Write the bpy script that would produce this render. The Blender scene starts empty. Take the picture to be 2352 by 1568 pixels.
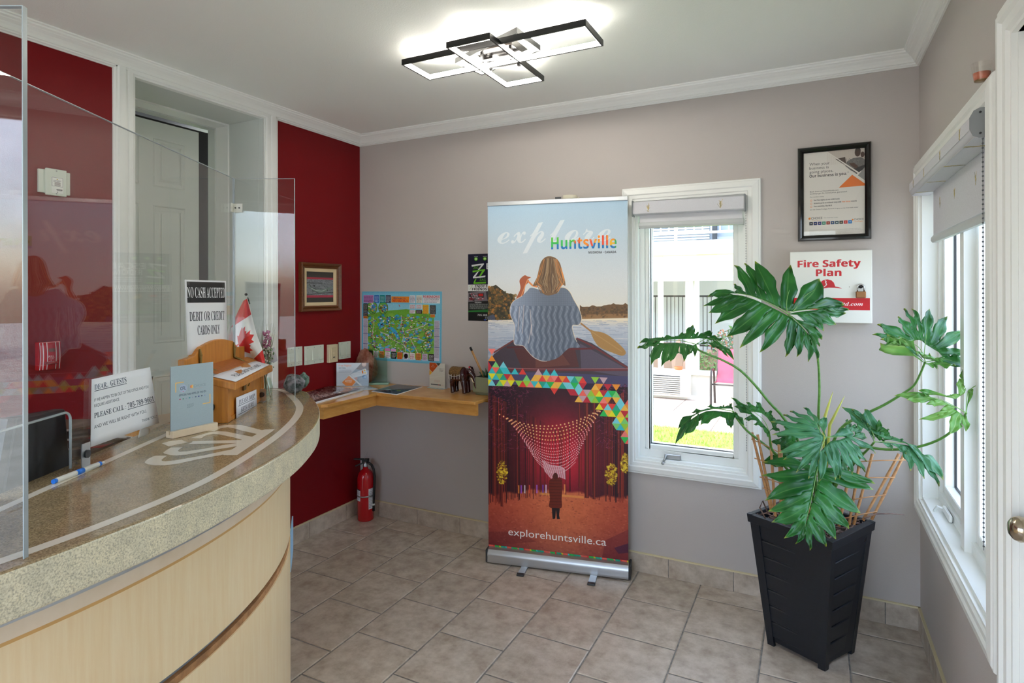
import bpy, bmesh, math, random
import numpy as np
from mathutils import Vector, Matrix
random.seed(7)
np.random.seed(7)
scene = bpy.context.scene
COL = scene.collection

# ------------------------------------------------------------------ camera
CAM = np.array([2.7799, -3.1488, 1.51096])
YAW, ROLL, FPX, CX, CY = -0.463148, -0.00225, 1352.867, 1187.115, 670.972
_c, _s = math.cos(YAW), math.sin(YAW)
FWD = np.array([_s, _c, 0.0]); RGT = np.array([_c, -_s, 0.0]); UPV = np.array([0, 0, 1.0])
RG2 = RGT * math.cos(ROLL) + UPV * math.sin(ROLL)
UP2 = -RGT * math.sin(ROLL) + UPV * math.cos(ROLL)
cam_data = bpy.data.cameras.new('camera')
cam_data.sensor_width = 36.0
cam_data.lens = FPX / 2352 * 36.0
cam_data.shift_x = (1176 - CX) / 2352
cam_data.shift_y = (CY - 784) / 2352
cam_data.clip_start = 0.02
cam = bpy.data.objects.new('camera', cam_data)
COL.objects.link(cam)
M = Matrix(((RG2[0], UP2[0], -FWD[0], CAM[0]), (RG2[1], UP2[1], -FWD[1], CAM[1]), (RG2[2], UP2[2], -FWD[2], CAM[2]), (0, 0, 0, 1)))
cam.matrix_world = M
scene.camera = cam

# ------------------------------------------------------------------ world, sun, exposure
SKY_STRENGTH = 0.60
SUN_ENERGY = 4.0
LAMP_STRENGTH = 32.0
EXPOSURE = 0.95
world = bpy.data.worlds.new('sky_world'); scene.world = world
world.use_nodes = True
nt = world.node_tree; nt.nodes.clear()
sky = nt.nodes.new('ShaderNodeTexSky')
sky.sky_type = 'NISHITA'; sky.sun_disc = False
sky.sun_elevation = math.radians(52); sky.sun_rotation = math.radians(250); sky.air_density = 1.0; sky.dust_density = 2.0; sky.ozone_density = 1.0
tcw = nt.nodes.new('ShaderNodeTexCoord')
nz = nt.nodes.new('ShaderNodeTexNoise'); nz.inputs['Scale'].default_value = 2.6; nz.inputs['Detail'].default_value = 6.0
mpw = nt.nodes.new('ShaderNodeMapping'); mpw.inputs['Scale'].default_value = (1, 1, 2.4)
rmp = nt.nodes.new('ShaderNodeValToRGB'); rmp.color_ramp.elements[0].position = 0.46; rmp.color_ramp.elements[1].position = 0.70
mxw = nt.nodes.new('ShaderNodeMix'); mxw.data_type = 'RGBA'
bgn = nt.nodes.new('ShaderNodeBackground'); outw = nt.nodes.new('ShaderNodeOutputWorld')
nt.links.new(tcw.outputs['Generated'], mpw.inputs['Vector']); nt.links.new(mpw.outputs[0], nz.inputs['Vector'])
nt.links.new(nz.outputs['Fac'], rmp.inputs['Fac']); nt.links.new(rmp.outputs['Color'], mxw.inputs['Factor'])
nt.links.new(sky.outputs['Color'], mxw.inputs['A']); mxw.inputs['B'].default_value = (6.8, 7.6, 9.0, 1)
nt.links.new(mxw.outputs['Result'], bgn.inputs['Color']); bgn.inputs['Strength'].default_value = SKY_STRENGTH
nt.links.new(bgn.outputs[0], outw.inputs['Surface'])
sun_l = bpy.data.lights.new('sun', 'SUN'); sun_l.energy = SUN_ENERGY; sun_l.angle = math.radians(1.0); sun_l.color = (1.0, 0.95, 0.87)
sun = bpy.data.objects.new('sun', sun_l); COL.objects.link(sun)
sun.rotation_euler = Vector((0.62, -0.15, -0.95)).to_track_quat('-Z', 'Y').to_euler()
sun.location = (-6, 4, 9)
vs = scene.view_settings
scene.display_settings.display_device = 'sRGB'
vs.view_transform = 'Standard'; vs.look = 'None'; vs.exposure = EXPOSURE; vs.gamma = 1.0; vs.use_curve_mapping = False
cyc = scene.cycles
cyc.use_denoising = True
cyc.max_bounces = 9; cyc.diffuse_bounces = 5; cyc.glossy_bounces = 4; cyc.transmission_bounces = 6; cyc.transparent_max_bounces = 24
cyc.caustics_reflective = False; cyc.caustics_refractive = False
cyc.sample_clamp_indirect = 6.0

# ------------------------------------------------------------------ geometry helpers
def ray(x, y): return FWD + RG2 * (x - CX) / FPX + UP2 * (CY - y) / FPX
def on_x(x, y, X): d = ray(x, y); return CAM + d * (X - CAM[0]) / d[0]
def on_y(x, y, Y): d = ray(x, y); return CAM + d * (Y - CAM[1]) / d[1]
def on_z(x, y, Z): d = ray(x, y); return CAM + d * (Z - CAM[2]) / d[2]
def at_depth(x, y, D): return CAM + ray(x, y) * D
def on_plane(x, y, P, N):
    d = ray(x, y); P = np.asarray(P, float); N = np.asarray(N, float)
    return CAM + d * (((P - CAM) @ N) / (d @ N))

def set_parent(o, parent):
    if parent is None: return
    o.parent = parent
    if parent.type == 'EMPTY' and parent.parent is None: o.matrix_parent_inverse = Matrix.Translation(-Vector(parent.location))
class MB:
    """collects vertices and faces, then links them as one mesh object"""
    def __init__(self): self.v = []; self.f = []; self.mi = []; self.uv = {}; self.cur = 0; self.sm = []
    def add(self, vs, fs, smooth=False):
        o = len(self.v); self.v += [tuple(map(float, p)) for p in vs]
        for f in fs: self.f.append(tuple(i + o for i in f)); self.mi.append(self.cur); self.sm.append(smooth)
        return o
    def box(self, x0, x1, y0, y1, z0, z1, bev=0.0):
        if bev > 0:
            bm = bmesh.new(); bmesh.ops.create_cube(bm, size=1)
            bmesh.ops.transform(bm, matrix=Matrix.Translation(((x0+x1)/2, (y0+y1)/2, (z0+z1)/2)) @ Matrix.Diagonal((abs(x1-x0), abs(y1-y0), abs(z1-z0), 1)), verts=bm.verts)
            bmesh.ops.bevel(bm, geom=bm.edges[:], offset=bev, segments=2, affect='EDGES', profile=0.6)
            bm.verts.ensure_lookup_table()
            for i, v in enumerate(bm.verts): v.index = i
            self.add([v.co for v in bm.verts], [[v.index for v in f.verts] for f in bm.faces]); bm.free(); return self
        self.hexa([(x0,y0,z0),(x1,y0,z0),(x1,y1,z0),(x0,y1,z0)], [(x0,y0,z1),(x1,y0,z1),(x1,y1,z1),(x0,y1,z1)]); return self
    def hexa(self, a, b):
        n = len(a)
        self.add(list(a) + list(b), [tuple(range(n))[::-1], tuple(range(n, 2*n))] + [(i, (i+1) % n, (i+1) % n + n, i + n) for i in range(n)]); return self
    def obox(self, o, ex, ey, ez):
        o, ex, ey, ez = map(np.asarray, (o, ex, ey, ez))
        self.hexa([o, o+ex, o+ex+ey, o+ey], [o+ez, o+ex+ez, o+ex+ey+ez, o+ey+ez]); return self
    def prism(self, poly, z0, z1): self.hexa([(p[0], p[1], z0) for p in poly], [(p[0], p[1], z1) for p in poly]); return self
    def tube(self, pts, r, n=8, caps=True, smooth=True):
        pts = [Vector(p) for p in pts]; k = len(pts)
        rr = r if hasattr(r, '__len__') else [r] * k
        rings = []; up = Vector((0, 0, 1))
        t0 = (pts[1] - pts[0]).normalized()
        if abs(t0.dot(up)) > 0.95: up = Vector((1, 0, 0))
        nrm = (up - t0 * up.dot(t0)).normalized()
        vs = []
        for i, p in enumerate(pts):
            t = (pts[min(i+1, k-1)] - pts[max(i-1, 0)]).normalized()
            nrm = (nrm - t * nrm.dot(t)).normalized(); b = t.cross(nrm)
            for j in range(n):
                a = 2 * math.pi * j / n; vs.append(p + (nrm * math.cos(a) + b * math.sin(a)) * rr[i])
        fs = [(i*n+j, i*n+(j+1) % n, (i+1)*n+(j+1) % n, (i+1)*n+j) for i in range(k-1) for j in range(n)]
        self.add(vs, fs, smooth)
        if caps: 
            self.add(vs[:n], [tuple(range(n))[::-1]]); self.add(vs[-n:], [tuple(range(n))])
        return self
    def lathe(self, prof, n=24, at=(0, 0, 0), axis='Z', smooth=True):
        vs = []
        for r, z in prof:
            for j in range(n):
                a = 2*math.pi*j/n; p = (r*math.cos(a), r*math.sin(a), z)
                if axis == 'Y': p = (p[0], z, p[1])
                if axis == 'X': p = (z, p[0], p[1])
                vs.append((p[0]+at[0], p[1]+at[1], p[2]+at[2]))
        k = len(prof)
        self.add(vs, [(i*n+j, i*n+(j+1) % n, (i+1)*n+(j+1) % n, (i+1)*n+j) for i in range(k-1) for j in range(n)], smooth)
        return self
    def quad(self, a, b, c, d): self.add([a, b, c, d], [(0, 1, 2, 3)]); return self
    def ball(self, c, r, seg=12, rings=8, sc=(1, 1, 1), jitter=0.0):
        bm = bmesh.new(); bmesh.ops.create_uvsphere(bm, u_segments=seg, v_segments=rings, radius=1)
        for i, v in enumerate(bm.verts): v.index = i
        vs = [(c[0]+v.co.x*r*sc[0]*(1+random.uniform(-jitter, jitter)), c[1]+v.co.y*r*sc[1]*(1+random.uniform(-jitter, jitter)), c[2]+v.co.z*r*sc[2]*(1+random.uniform(-jitter, jitter))) for v in bm.verts]
        self.add(vs, [[v.index for v in f.verts] for f in bm.faces], jitter == 0); bm.free(); return self
    def build(self, name, mat=None, parent=None, uvf=None, recalc=True, kind=None, label=None):
        me = bpy.data.meshes.new(name)
        org = Vector((0, 0, 0))
        me.from_pydata(self.v, [], self.f)
        mats = mat if isinstance(mat, (list, tuple)) else [mat]
        for m in mats:
            if m: me.materials.append(m)
        me.polygons.foreach_set('material_index', self.mi)
        me.polygons.foreach_set('use_smooth', self.sm)
        if recalc:
            bm = bmesh.new(); bm.from_mesh(me); bmesh.ops.remove_doubles(bm, verts=bm.verts, dist=1e-6); bmesh.ops.recalc_face_normals(bm, faces=bm.faces); bm.to_mesh(me); bm.free()
        if uvf:
            ul = me.uv_layers.new(name='UVMap')
            for l in me.loops: ul.data[l.index].uv = uvf(me.vertices[l.vertex_index].co)
        o = bpy.data.objects.new(name, me); COL.objects.link(o)
        set_parent(o, parent)
        if kind: o['kind'] = kind
        if label: o['label'] = label
        return o

def empty(name, loc=(0, 0, 0)):
    o = bpy.data.objects.new(name, None); o.empty_display_size = 0.05; COL.objects.link(o); o.location = loc; return o
def tag(o, label=None, cat=None, group=None, kind=None):
    if label: o['label'] = label
    if cat: o['category'] = cat
    if group: o['group'] = group
    if kind: o['kind'] = kind
    return o
def thing(name, label, cat, loc=(0, 0, 0), group=None): return tag(empty(name, loc), label, cat, group)
def struct(o): o['kind'] = 'structure'; return o
def smooth_by_angle(o, ang=40):
    me = o.data
    bm = bmesh.new(); bm.from_mesh(me)
    for f in bm.faces: f.smooth = True
    for e in bm.edges:
        if len(e.link_faces) == 2 and e.calc_face_angle(0) > math.radians(ang): e.smooth = False
    bm.to_mesh(me); bm.free(); return o
def bevel(o, w=0.003, seg=2):
    m = o.modifiers.new('bevel', 'BEVEL'); m.width = w; m.segments = seg; m.limit_method = 'ANGLE'; m.angle_limit = math.radians(35); return o

# ------------------------------------------------------------------ materials
def lin(c):
    if isinstance(c, str): c = tuple(int(c[i:i+2], 16) for i in (0, 2, 4))
    return tuple(((x/255)/12.92 if x/255 <= 0.04045 else ((x/255+0.055)/1.055)**2.4) for x in c[:3]) + (1.0,)
def mat(name, col, rough=0.5, metal=0.0, spec=0.5, col2=None, scale=20.0, bump=0.0, bscale=200.0, stretch=(1, 1, 1), detail=4.0, contrast=(0.35, 0.65), trans=0.0, coat=0.0, rand=0.0, obj_space=True, sub=0.0):
    m = bpy.data.materials.new(name); m.use_nodes = True
    n = m.node_tree.nodes; L = m.node_tree.links; b = n['Principled BSDF']
    b.inputs['Base Color'].default_value = lin(col); b.inputs['Roughness'].default_value = rough; b.inputs['Metallic'].default_value = metal
    b.inputs['Specular IOR Level'].default_value = spec; b.inputs['Coat Weight'].default_value = coat
    tc = mp = None
    def coords():
        tc = n.new('ShaderNodeTexCoord'); mp = n.new('ShaderNodeMapping'); mp.inputs['Scale'].default_value = stretch
        L.new(tc.outputs['Object'], mp.inputs['Vector'])
        if rand > 0:
            oi = n.new('ShaderNodeObjectInfo'); vm = n.new('ShaderNodeVectorMath'); vm.operation = 'SCALE'; vm.inputs[0].default_value = (37.0, 91.0, 53.0)
            L.new(oi.outputs['Random'], vm.inputs['Scale']); L.new(vm.outputs[0], mp.inputs['Location'])
        return mp
    if col2 is not None:
        mp = coords(); t = n.new('ShaderNodeTexNoise'); t.inputs['Scale'].default_value = scale; t.inputs['Detail'].default_value = detail; t.inputs['Roughness'].default_value = 0.65
        L.new(mp.outputs[0], t.inputs['Vector'])
        r = n.new('ShaderNodeValToRGB'); r.color_ramp.elements[0].position = contrast[0]; r.color_ramp.elements[1].position = contrast[1]
        r.color_ramp.elements[0].color = lin(col); r.color_ramp.elements[1].color = lin(col2)
        L.new(t.outputs['Fac'], r.inputs['Fac'])
        out = r.outputs['Color']
        if rand > 0:
            oi = n.new('ShaderNodeObjectInfo'); hs = n.new('ShaderNodeHueSaturation'); mr = n.new('ShaderNodeMapRange')
            mr.inputs['To Min'].default_value = 1 - rand; mr.inputs['To Max'].default_value = 1 + rand
            L.new(oi.outputs['Random'], mr.inputs['Value']); L.new(mr.outputs[0], hs.inputs['Value']); L.new(out, hs.inputs['Color']); out = hs.outputs['Color']
        L.new(out, b.inputs['Base Color'])
    if bump > 0:
        mp2 = mp or coords(); t2 = n.new('ShaderNodeTexNoise'); t2.inputs['Scale'].default_value = bscale; t2.inputs['Detail'].default_value = 3.0
        L.new(mp2.outputs[0], t2.inputs['Vector']); bp = n.new('ShaderNodeBump'); bp.inputs['Strength'].default_value = bump; bp.inputs['Distance'].default_value = 0.002
        L.new(t2.outputs['Fac'], bp.inputs['Height']); L.new(bp.outputs[0], b.inputs['Normal'])
    return m
def emit(name, col, s):
    m = bpy.data.materials.new(name); m.use_nodes = True; n = m.node_tree.nodes; b = n['Principled BSDF']
    b.inputs['Base Color'].default_value = lin(col); b.inputs['Emission Color'].default_value = lin(col); b.inputs['Emission Strength'].default_value = s; return m
def clear_sheet(name, tint=(1, 1, 1), ior=1.5, rough=0.0, absorb=1.0):
    """thin clear sheet: straight-through light mixed with a mirror by Fresnel"""
    m = bpy.data.materials.new(name); m.use_nodes = True; n = m.node_tree.nodes; L = m.node_tree.links; n.clear()
    o = n.new('ShaderNodeOutputMaterial'); mx = n.new('ShaderNodeMixShader'); tr = n.new('ShaderNodeBsdfTransparent'); gl = n.new('ShaderNodeBsdfGlossy'); fr = n.new('ShaderNodeFresnel')
    geo = n.new('ShaderNodeNewGeometry')
    tr.inputs['Color'].default_value = (*tint, 1); gl.inputs['Roughness'].default_value = rough; gl.inputs['Color'].default_value = (1, 1, 1, 1); fr.inputs['IOR'].default_value = ior
    # keep the index the same from both sides of the sheet
    mth = n.new('ShaderNodeMapRange'); mth.inputs['To Min'].default_value = ior; mth.inputs['To Max'].default_value = 1.0 / ior
    L.new(geo.outputs['Backfacing'], mth.inputs['Value'])
    L.new(mth.outputs[0], fr.inputs['IOR'])
    L.new(fr.outputs[0], mx.inputs['Fac']); L.new(tr.outputs[0], mx.inputs[1]); L.new(gl.outputs[0], mx.inputs[2]); L.new(mx.outputs[0], o.inputs['Surface']); return m
def wood(name, c1, c2, rough=0.35, axis=0, scale=6.0, coat=0.0):
    st = [18.0, 18.0, 18.0]; st[axis] = 1.0
    return mat(name, c1, rough=rough, col2=c2, scale=scale, stretch=tuple(st), detail=5.0, contrast=(0.3, 0.7), coat=coat)
# ------------------------------------------------------------------ printed matter: a small painter on numpy arrays
_GL = {}
_ALPH = {'serif': (0x1D400, 0x1D41A, 0x1D7CE), 'serifi': (0x1D468, 0x1D482, 0x1D7CE), 'script': (0x1D4D0, 0x1D4EA, 0x1D7CE), 'sansb': (0x1D5D4, 0x1D5EE, 0x1D7EC), 'sansbi': (0x1D63C, 0x1D656, 0x1D7EC)}
def _style(s, st):
    if st not in _ALPH: return s
    U, l, d = _ALPH[st]; o = ''
    for ch in s:
        if 'A' <= ch <= 'Z': o += chr(U + ord(ch) - 65)
        elif 'a' <= ch <= 'z': o += chr(l + ord(ch) - 97)
        elif '0' <= ch <= '9': o += chr(d + ord(ch) - 48)
        else: o += ch
    return o
def _edges(s, st):
    key = (s, st)
    if key in _GL: return _GL[key]
    cu = bpy.data.curves.new('lettering', 'FONT'); cu.body = _style(s, st); cu.size = 1.0; cu.resolution_u = 4
    ob = bpy.data.objects.new('lettering', cu); COL.objects.link(ob)
    dg = bpy.context.evaluated_depsgraph_get(); me = ob.evaluated_get(dg).to_mesh()
    co = np.array([v.co[:2] for v in me.vertices]) if len(me.vertices) else np.zeros((0, 2))
    cnt = {}
    for p in me.polygons:
        vv = list(p.vertices)
        for i in range(len(vv)):
            e = (vv[i], vv[(i+1) % len(vv)]); k = (min(e), max(e)); cnt[k] = cnt.get(k, 0) + 1
    E = np.array([k for k, c in cnt.items() if c == 1], int).reshape(-1, 2)
    seg = np.concatenate([co[E[:, 0]], co[E[:, 1]]], 1) if len(E) else np.zeros((0, 4))
    ob.evaluated_get(dg).to_mesh_clear(); bpy.data.objects.remove(ob); bpy.data.curves.remove(cu)
    _GL[key] = seg; return seg
class Paint:
    def __init__(self, w, h, col=(255, 255, 255)):
        self.w, self.h = int(w), int(h); self.a = np.empty((self.h, self.w, 3), np.float32); self.a[:] = np.array(col, np.float32) / 255
    def mask(self, seg, ss=3):
        seg = np.asarray(seg, float)
        x0 = max(0, int(math.floor(min(seg[:, 0].min(), seg[:, 2].min())))); x1 = min(self.w, int(math.ceil(max(seg[:, 0].max(), seg[:, 2].max()))) + 1)
        y0 = max(0, int(math.floor(min(seg[:, 1].min(), seg[:, 3].min())))); y1 = min(self.h, int(math.ceil(max(seg[:, 1].max(), seg[:, 3].max()))) + 1)
        if x1 <= x0 or y1 <= y0: return None
        W, H = (x1 - x0) * ss, (y1 - y0) * ss
        s = (seg - np.array([x0, y0, x0, y0])) * ss
        g = np.zeros((H, W + 1), np.int32)
        ya, yb = np.minimum(s[:, 1], s[:, 3]), np.maximum(s[:, 1], s[:, 3])
        r0 = np.maximum(np.ceil(ya - 0.5).astype(int), 0); r1 = np.minimum(np.ceil(yb - 0.5).astype(int), H)
        n = np.maximum(r1 - r0, 0); idx = np.repeat(np.arange(len(s)), n)
        if len(idx) == 0: return None
        off = np.arange(len(idx)) - np.repeat(np.cumsum(n) - n, n); rows = r0[idx] + off
        t = (rows + 0.5 - s[idx, 1]) / (s[idx, 3] - s[idx, 1]); xs = s[idx, 0] + t * (s[idx, 2] - s[idx, 0])
        xi = np.clip(np.ceil(xs - 0.5).astype(int), 0, W)
        np.add.at(g, (rows, xi), 1)
        m = (np.cumsum(g, 1)[:, :W] & 1).astype(np.float32).reshape(y1 - y0, ss, x1 - x0, ss).mean((1, 3))
        return m, x0, y0, x1, y1
    def fill(self, seg, col, alpha=1.0):
        r = self.mask(seg)
        if r is None: return
        m, x0, y0, x1, y1 = r; m = (m * alpha)[..., None]; v = self.a[y0:y1, x0:x1]
        c = col if isinstance(col, np.ndarray) else np.array(col, np.float32) / 255
        if isinstance(col, np.ndarray) and col.ndim == 3: c = col[y0:y1, x0:x1]
        self.a[y0:y1, x0:x1] = v * (1 - m) + c * m
    def poly(self, pts, col, alpha=1.0):
        p = np.asarray(pts, float); self.fill(np.concatenate([p, np.roll(p, -1, 0)], 1), col, alpha); return self
    def rect(self, x0, y0, x1, y1, col, alpha=1.0): return self.poly([(x0, y0), (x1, y0), (x1, y1), (x0, y1)], col, alpha)
    def disc(self, x, y, r, col, alpha=1.0, n=20, ry=None):
        ry = ry or r; return self.poly([(x + r*math.cos(2*math.pi*i/n), y + ry*math.sin(2*math.pi*i/n)) for i in range(n)], col, alpha)
    def line(self, pts, w, col, alpha=1.0):
        for (x0, y0), (x1, y1) in zip(pts[:-1], pts[1:]):
            d = math.hypot(x1-x0, y1-y0) or 1; nx, ny = -(y1-y0)/d*w/2, (x1-x0)/d*w/2; ex, ey = (x1-x0)/d*w*.2, (y1-y0)/d*w*.2
            self.poly([(x0+nx-ex, y0+ny-ey), (x1+nx+ex, y1+ny+ey), (x1-nx+ex, y1-ny+ey), (x0-nx-ex, y0-ny-ey)], col, alpha)
        return self
    def text(self, s, x, y, h, col, st='sans', width=None, align='l', alpha=1.0, shear=0.0, rot=0.0):
        """h = cap height in pixels, (x, y) = left (or centre) of the baseline"""
        seg = _edges(s, st)
        if not len(seg): return self
        k = h / 0.70; P = seg.reshape(-1, 2).copy(); P[:, 0] -= P[:, 0].min()
        wd = P[:, 0].max() or 1; kx = width / wd if width else k
        P[:, 0] *= kx; P[:, 1] *= -k; P[:, 0] -= P[:, 1] * shear
        if align == 'c': P[:, 0] -= wd * kx / 2
        if align == 'r': P[:, 0] -= wd * kx
        if rot: c, sn = math.cos(rot), math.sin(rot); P = np.stack([P[:, 0]*c - P[:, 1]*sn, P[:, 0]*sn + P[:, 1]*c], 1)
        P += np.array([x, y]); self.fill(P.reshape(-1, 4), col, alpha); return self
    def noise(self, amp, sx=1, sy=1, x0=0, y0=0, x1=None, y1=None):
        x1 = x1 or self.w; y1 = y1 or self.h; H, W = y1 - y0, x1 - x0
        n = np.random.rand(H // sy + 2, W // sx + 2).astype(np.float32) - .5; n = np.repeat(np.repeat(n, sy, 0), sx, 1)[:H, :W]
        self.a[y0:y1, x0:x1] = np.clip(self.a[y0:y1, x0:x1] + n[..., None] * amp * 2, 0, 1); return self
    def vgrad(self, stops, x0=0, x1=None):
        ys = np.arange(self.h); x1 = x1 or self.w
        c = np.stack([np.interp(ys, [s[0] for s in stops], [s[1][k] / 255 for s in stops]) for k in range(3)], 1)
        self.a[:, x0:x1] = c[:, None, :]; return self
    def lines(self, x0, y0, x1, n, dy, h, col, alpha=.7):
        """rows of fine print, too small to read"""
        for i in range(n):
            x = x0; xe = x1 - (random.random() * .3 * (x1 - x0) if i == n - 1 else random.random() * .06 * (x1 - x0))
            while x < xe:
                w = h * random.uniform(1.2, 4); self.rect(x, y0 + i*dy, min(x + w, xe), y0 + i*dy + h, col, alpha); x += w + h * .7
        return self
    def image(self, name):
        im = bpy.data.images.new(name, self.w, self.h)
        px = np.ones((self.h, self.w, 4), np.float32); px[..., :3] = np.clip(self.a[::-1], 0, 1); im.pixels.foreach_set(px.ravel()); im.update(); im.pack(); return im
    def material(self, name, rough=0.45, spec=0.4, coat=0.0):
        m = bpy.data.materials.new(name); m.use_nodes = True; n = m.node_tree.nodes; b = n['Principled BSDF']
        t = n.new('ShaderNodeTexImage'); t.image = self.image(name); t.extension = 'EXTEND'
        m.node_tree.links.new(t.outputs['Color'], b.inputs['Base Color']); b.inputs['Roughness'].default_value = rough; b.inputs['Specular IOR Level'].default_value = spec; b.inputs['Coat Weight'].default_value = coat
        return m
def homography(src, dst):
    A = []; b = []
    for (x, y), (u, v) in zip(src, dst):
        A.append([x, y, 1, 0, 0, 0, -u*x, -u*y]); b.append(u); A.append([0, 0, 0, x, y, 1, -v*x, -v*y]); b.append(v)
    h = np.append(np.linalg.solve(np.array(A, float), np.array(b, float)), 1).reshape(3, 3)
    return lambda pts: [tuple((q := h @ np.array([p[0], p[1], 1.0]))[:2] / q[2]) for p in pts]
def sheet(name, o, eu, ev, m, parent=None, thick=0.0006, curve=None, nu=1, nv=1, back=None):
    """a sheet of paper or board: origin top-left o, eu along the top, ev down the side; printed side faces eu x -ev"""
    o, eu, ev = (np.asarray(a, float) for a in (o, eu, ev)); nrm = np.cross(eu, -ev); nrm /= np.linalg.norm(nrm)
    mb = MB(); g = {}
    def P(i, j, s):
        u, v = i / nu, j / nv; p = o + eu*u + ev*v
        if curve: p = p + nrm * curve(u, v)
        return p + nrm * (0 if s == 0 else -thick)
    vs = [P(i, j, s) for s in (0, 1) for j in range(nv+1) for i in range(nu+1)]
    N = (nu+1)*(nv+1); fs = []; idx = lambda i, j, s: s*N + j*(nu+1) + i
    for j in range(nv):
        for i in range(nu): fs.append((idx(i, j+1, 0), idx(i+1, j+1, 0), idx(i+1, j, 0), idx(i, j, 0)))
    nf = len(fs)
    for j in range(nv):
        for i in range(nu): fs.append((idx(i, j, 1), idx(i+1, j, 1), idx(i+1, j+1, 1), idx(i, j+1, 1)))
    for i in range(nu): fs += [(idx(i, 0, 0), idx(i+1, 0, 0), idx(i+1, 0, 1), idx(i, 0, 1)), (idx(i+1, nv, 0), idx(i, nv, 0), idx(i, nv, 1), idx(i+1, nv, 1))]
    for j in range(nv): fs += [(idx(0, j+1, 0), idx(0, j, 0), idx(0, j, 1), idx(0, j+1, 1)), (idx(nu, j, 0), idx(nu, j+1, 0), idx(nu, j+1, 1), idx(nu, j, 1))]
    me = bpy.data.meshes.new(name); me.from_pydata([tuple(map(float, v)) for v in vs], [], fs)
    me.materials.append(m); me.materials.append(back or MAT['paper'])
    ul = me.uv_layers.new(name='UVMap')
    for p in me.polygons:
        p.material_index = 0 if p.index < nf else 1; p.use_smooth = p.index < 2*nf and curve is not None
        for l in p.loop_indices:
            k = me.loops[l].vertex_index % N; ul.data[l].uv = ((k % (nu+1)) / nu, 1 - (k // (nu+1)) / nv)
    ob = bpy.data.objects.new(name, me); COL.objects.link(ob)
    set_parent(ob, parent)
    return ob

MAT = {}
def loop_smooth(p, k=5):
    p = [np.array(q, float) for q in p]; n = len(p); o = []
    for i in range(n):
        a, b, c, d = p[i-1], p[i], p[(i+1) % n], p[(i+2) % n]
        for j in range(k): t = j/k; o.append(tuple(0.5*((2*b) + (c-a)*t + (2*a-5*b+4*c-d)*t*t + (3*b-a-3*c+d)*t**3)))
    return o
def fog(h, w, cell, seed=0):
    r = np.random.RandomState(seed); g = r.rand(h//cell + 3, w//cell + 3)
    a = np.stack([np.interp(np.arange(w)/cell, np.arange(g.shape[1]), row) for row in g]); return np.stack([np.interp(np.arange(h)/cell, np.arange(g.shape[0]), a[:, i]) for i in range(w)], 1)
MAT['paper'] = mat('white_paper', (240, 240, 238), 0.6)
MAT['white_trim'] = mat('white_trim_paint', (244, 245, 242), 0.35, spec=0.4, bump=0.05, bscale=60)
MAT['white_plastic'] = mat('white_plastic', (232, 232, 224), 0.35)
MAT['vinyl'] = mat('white_vinyl', (238, 240, 238), 0.3)
MAT['ceiling'] = mat('ceiling_paint', (246, 248, 244), 0.85, spec=0.2, bump=0.35, bscale=160)
MAT['greige'] = mat('greige_wall_paint', (192, 184, 180), 0.6, spec=0.3, bump=0.25, bscale=220)
MAT['red_wall'] = mat('deep_red_wall_paint', (122, 6, 16), 0.5, spec=0.25, bump=0.2, bscale=220)
MAT['tile'] = mat('mottled_beige_tile', (170, 154, 138), 0.27, spec=0.5, col2=(210, 197, 182), scale=15, detail=9, contrast=(0.3, 0.66), bump=0.15, bscale=90, rand=0.06)
MAT['grout'] = mat('grey_grout', (150, 145, 140), 0.85, col2=(112, 108, 104), scale=30)
MAT['bead'] = mat('cream_edge_bead', (214, 200, 160), 0.5)
MAT['black_plastic'] = mat('black_plastic', (18, 18, 20), 0.4)
MAT['dark_grey'] = mat('dark_grey_plastic', (50, 52, 56), 0.45)
MAT['grey_plastic'] = mat('grey_plastic', (140, 143, 146), 0.45)
MAT['chrome'] = mat('brushed_chrome', (190, 190, 190), 0.22, metal=1.0)
MAT['steel'] = mat('satin_steel', (175, 178, 180), 0.35, metal=1.0)
MAT['alu'] = mat('satin_aluminium', (196, 200, 204), 0.35, metal=0.9)
MAT['brass'] = mat('aged_brass', (120, 96, 50), 0.4, metal=0.8)
MAT['black_metal'] = mat('black_metal', (16, 15, 15), 0.3, metal=0.2, spec=0.6)
MAT['bronze'] = mat('bronze_plate', (176, 152, 120), 0.25, metal=0.9)
MAT['acrylic'] = clear_sheet('clear_acrylic', (0.965, 0.975, 0.97), 1.49)
MAT['acrylic_edge'] = mat('frosted_acrylic_edge', (170, 182, 188), 0.25, spec=0.6)
MAT['glass'] = clear_sheet('window_glass', (0.97, 0.98, 0.975), 1.5)
MAT['green_glass'] = clear_sheet('greenish_glass', (0.74, 0.86, 0.82), 1.6)
MAT['maple'] = mat('pale_maple_laminate', (250, 228, 186), 0.3, col2=(242, 212, 162), scale=5, stretch=(14, 14, 0.9), detail=6, contrast=(0.3, 0.75))
MAT['maple_light'] = mat('maple_edging', (240, 222, 196), 0.35, col2=(230, 208, 176), scale=8)
MAT['shelf_wood'] = mat('honey_maple_shelf', (214, 160, 88), 0.22, col2=(194, 136, 68), scale=4, stretch=(3, 3, 14), detail=5, contrast=(0.3, 0.7), spec=0.5)
MAT['desk_wood'] = mat('brown_desk_wood', (150, 104, 60), 0.35, col2=(120, 80, 44), scale=4, stretch=(3, 3, 14), detail=5)
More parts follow.
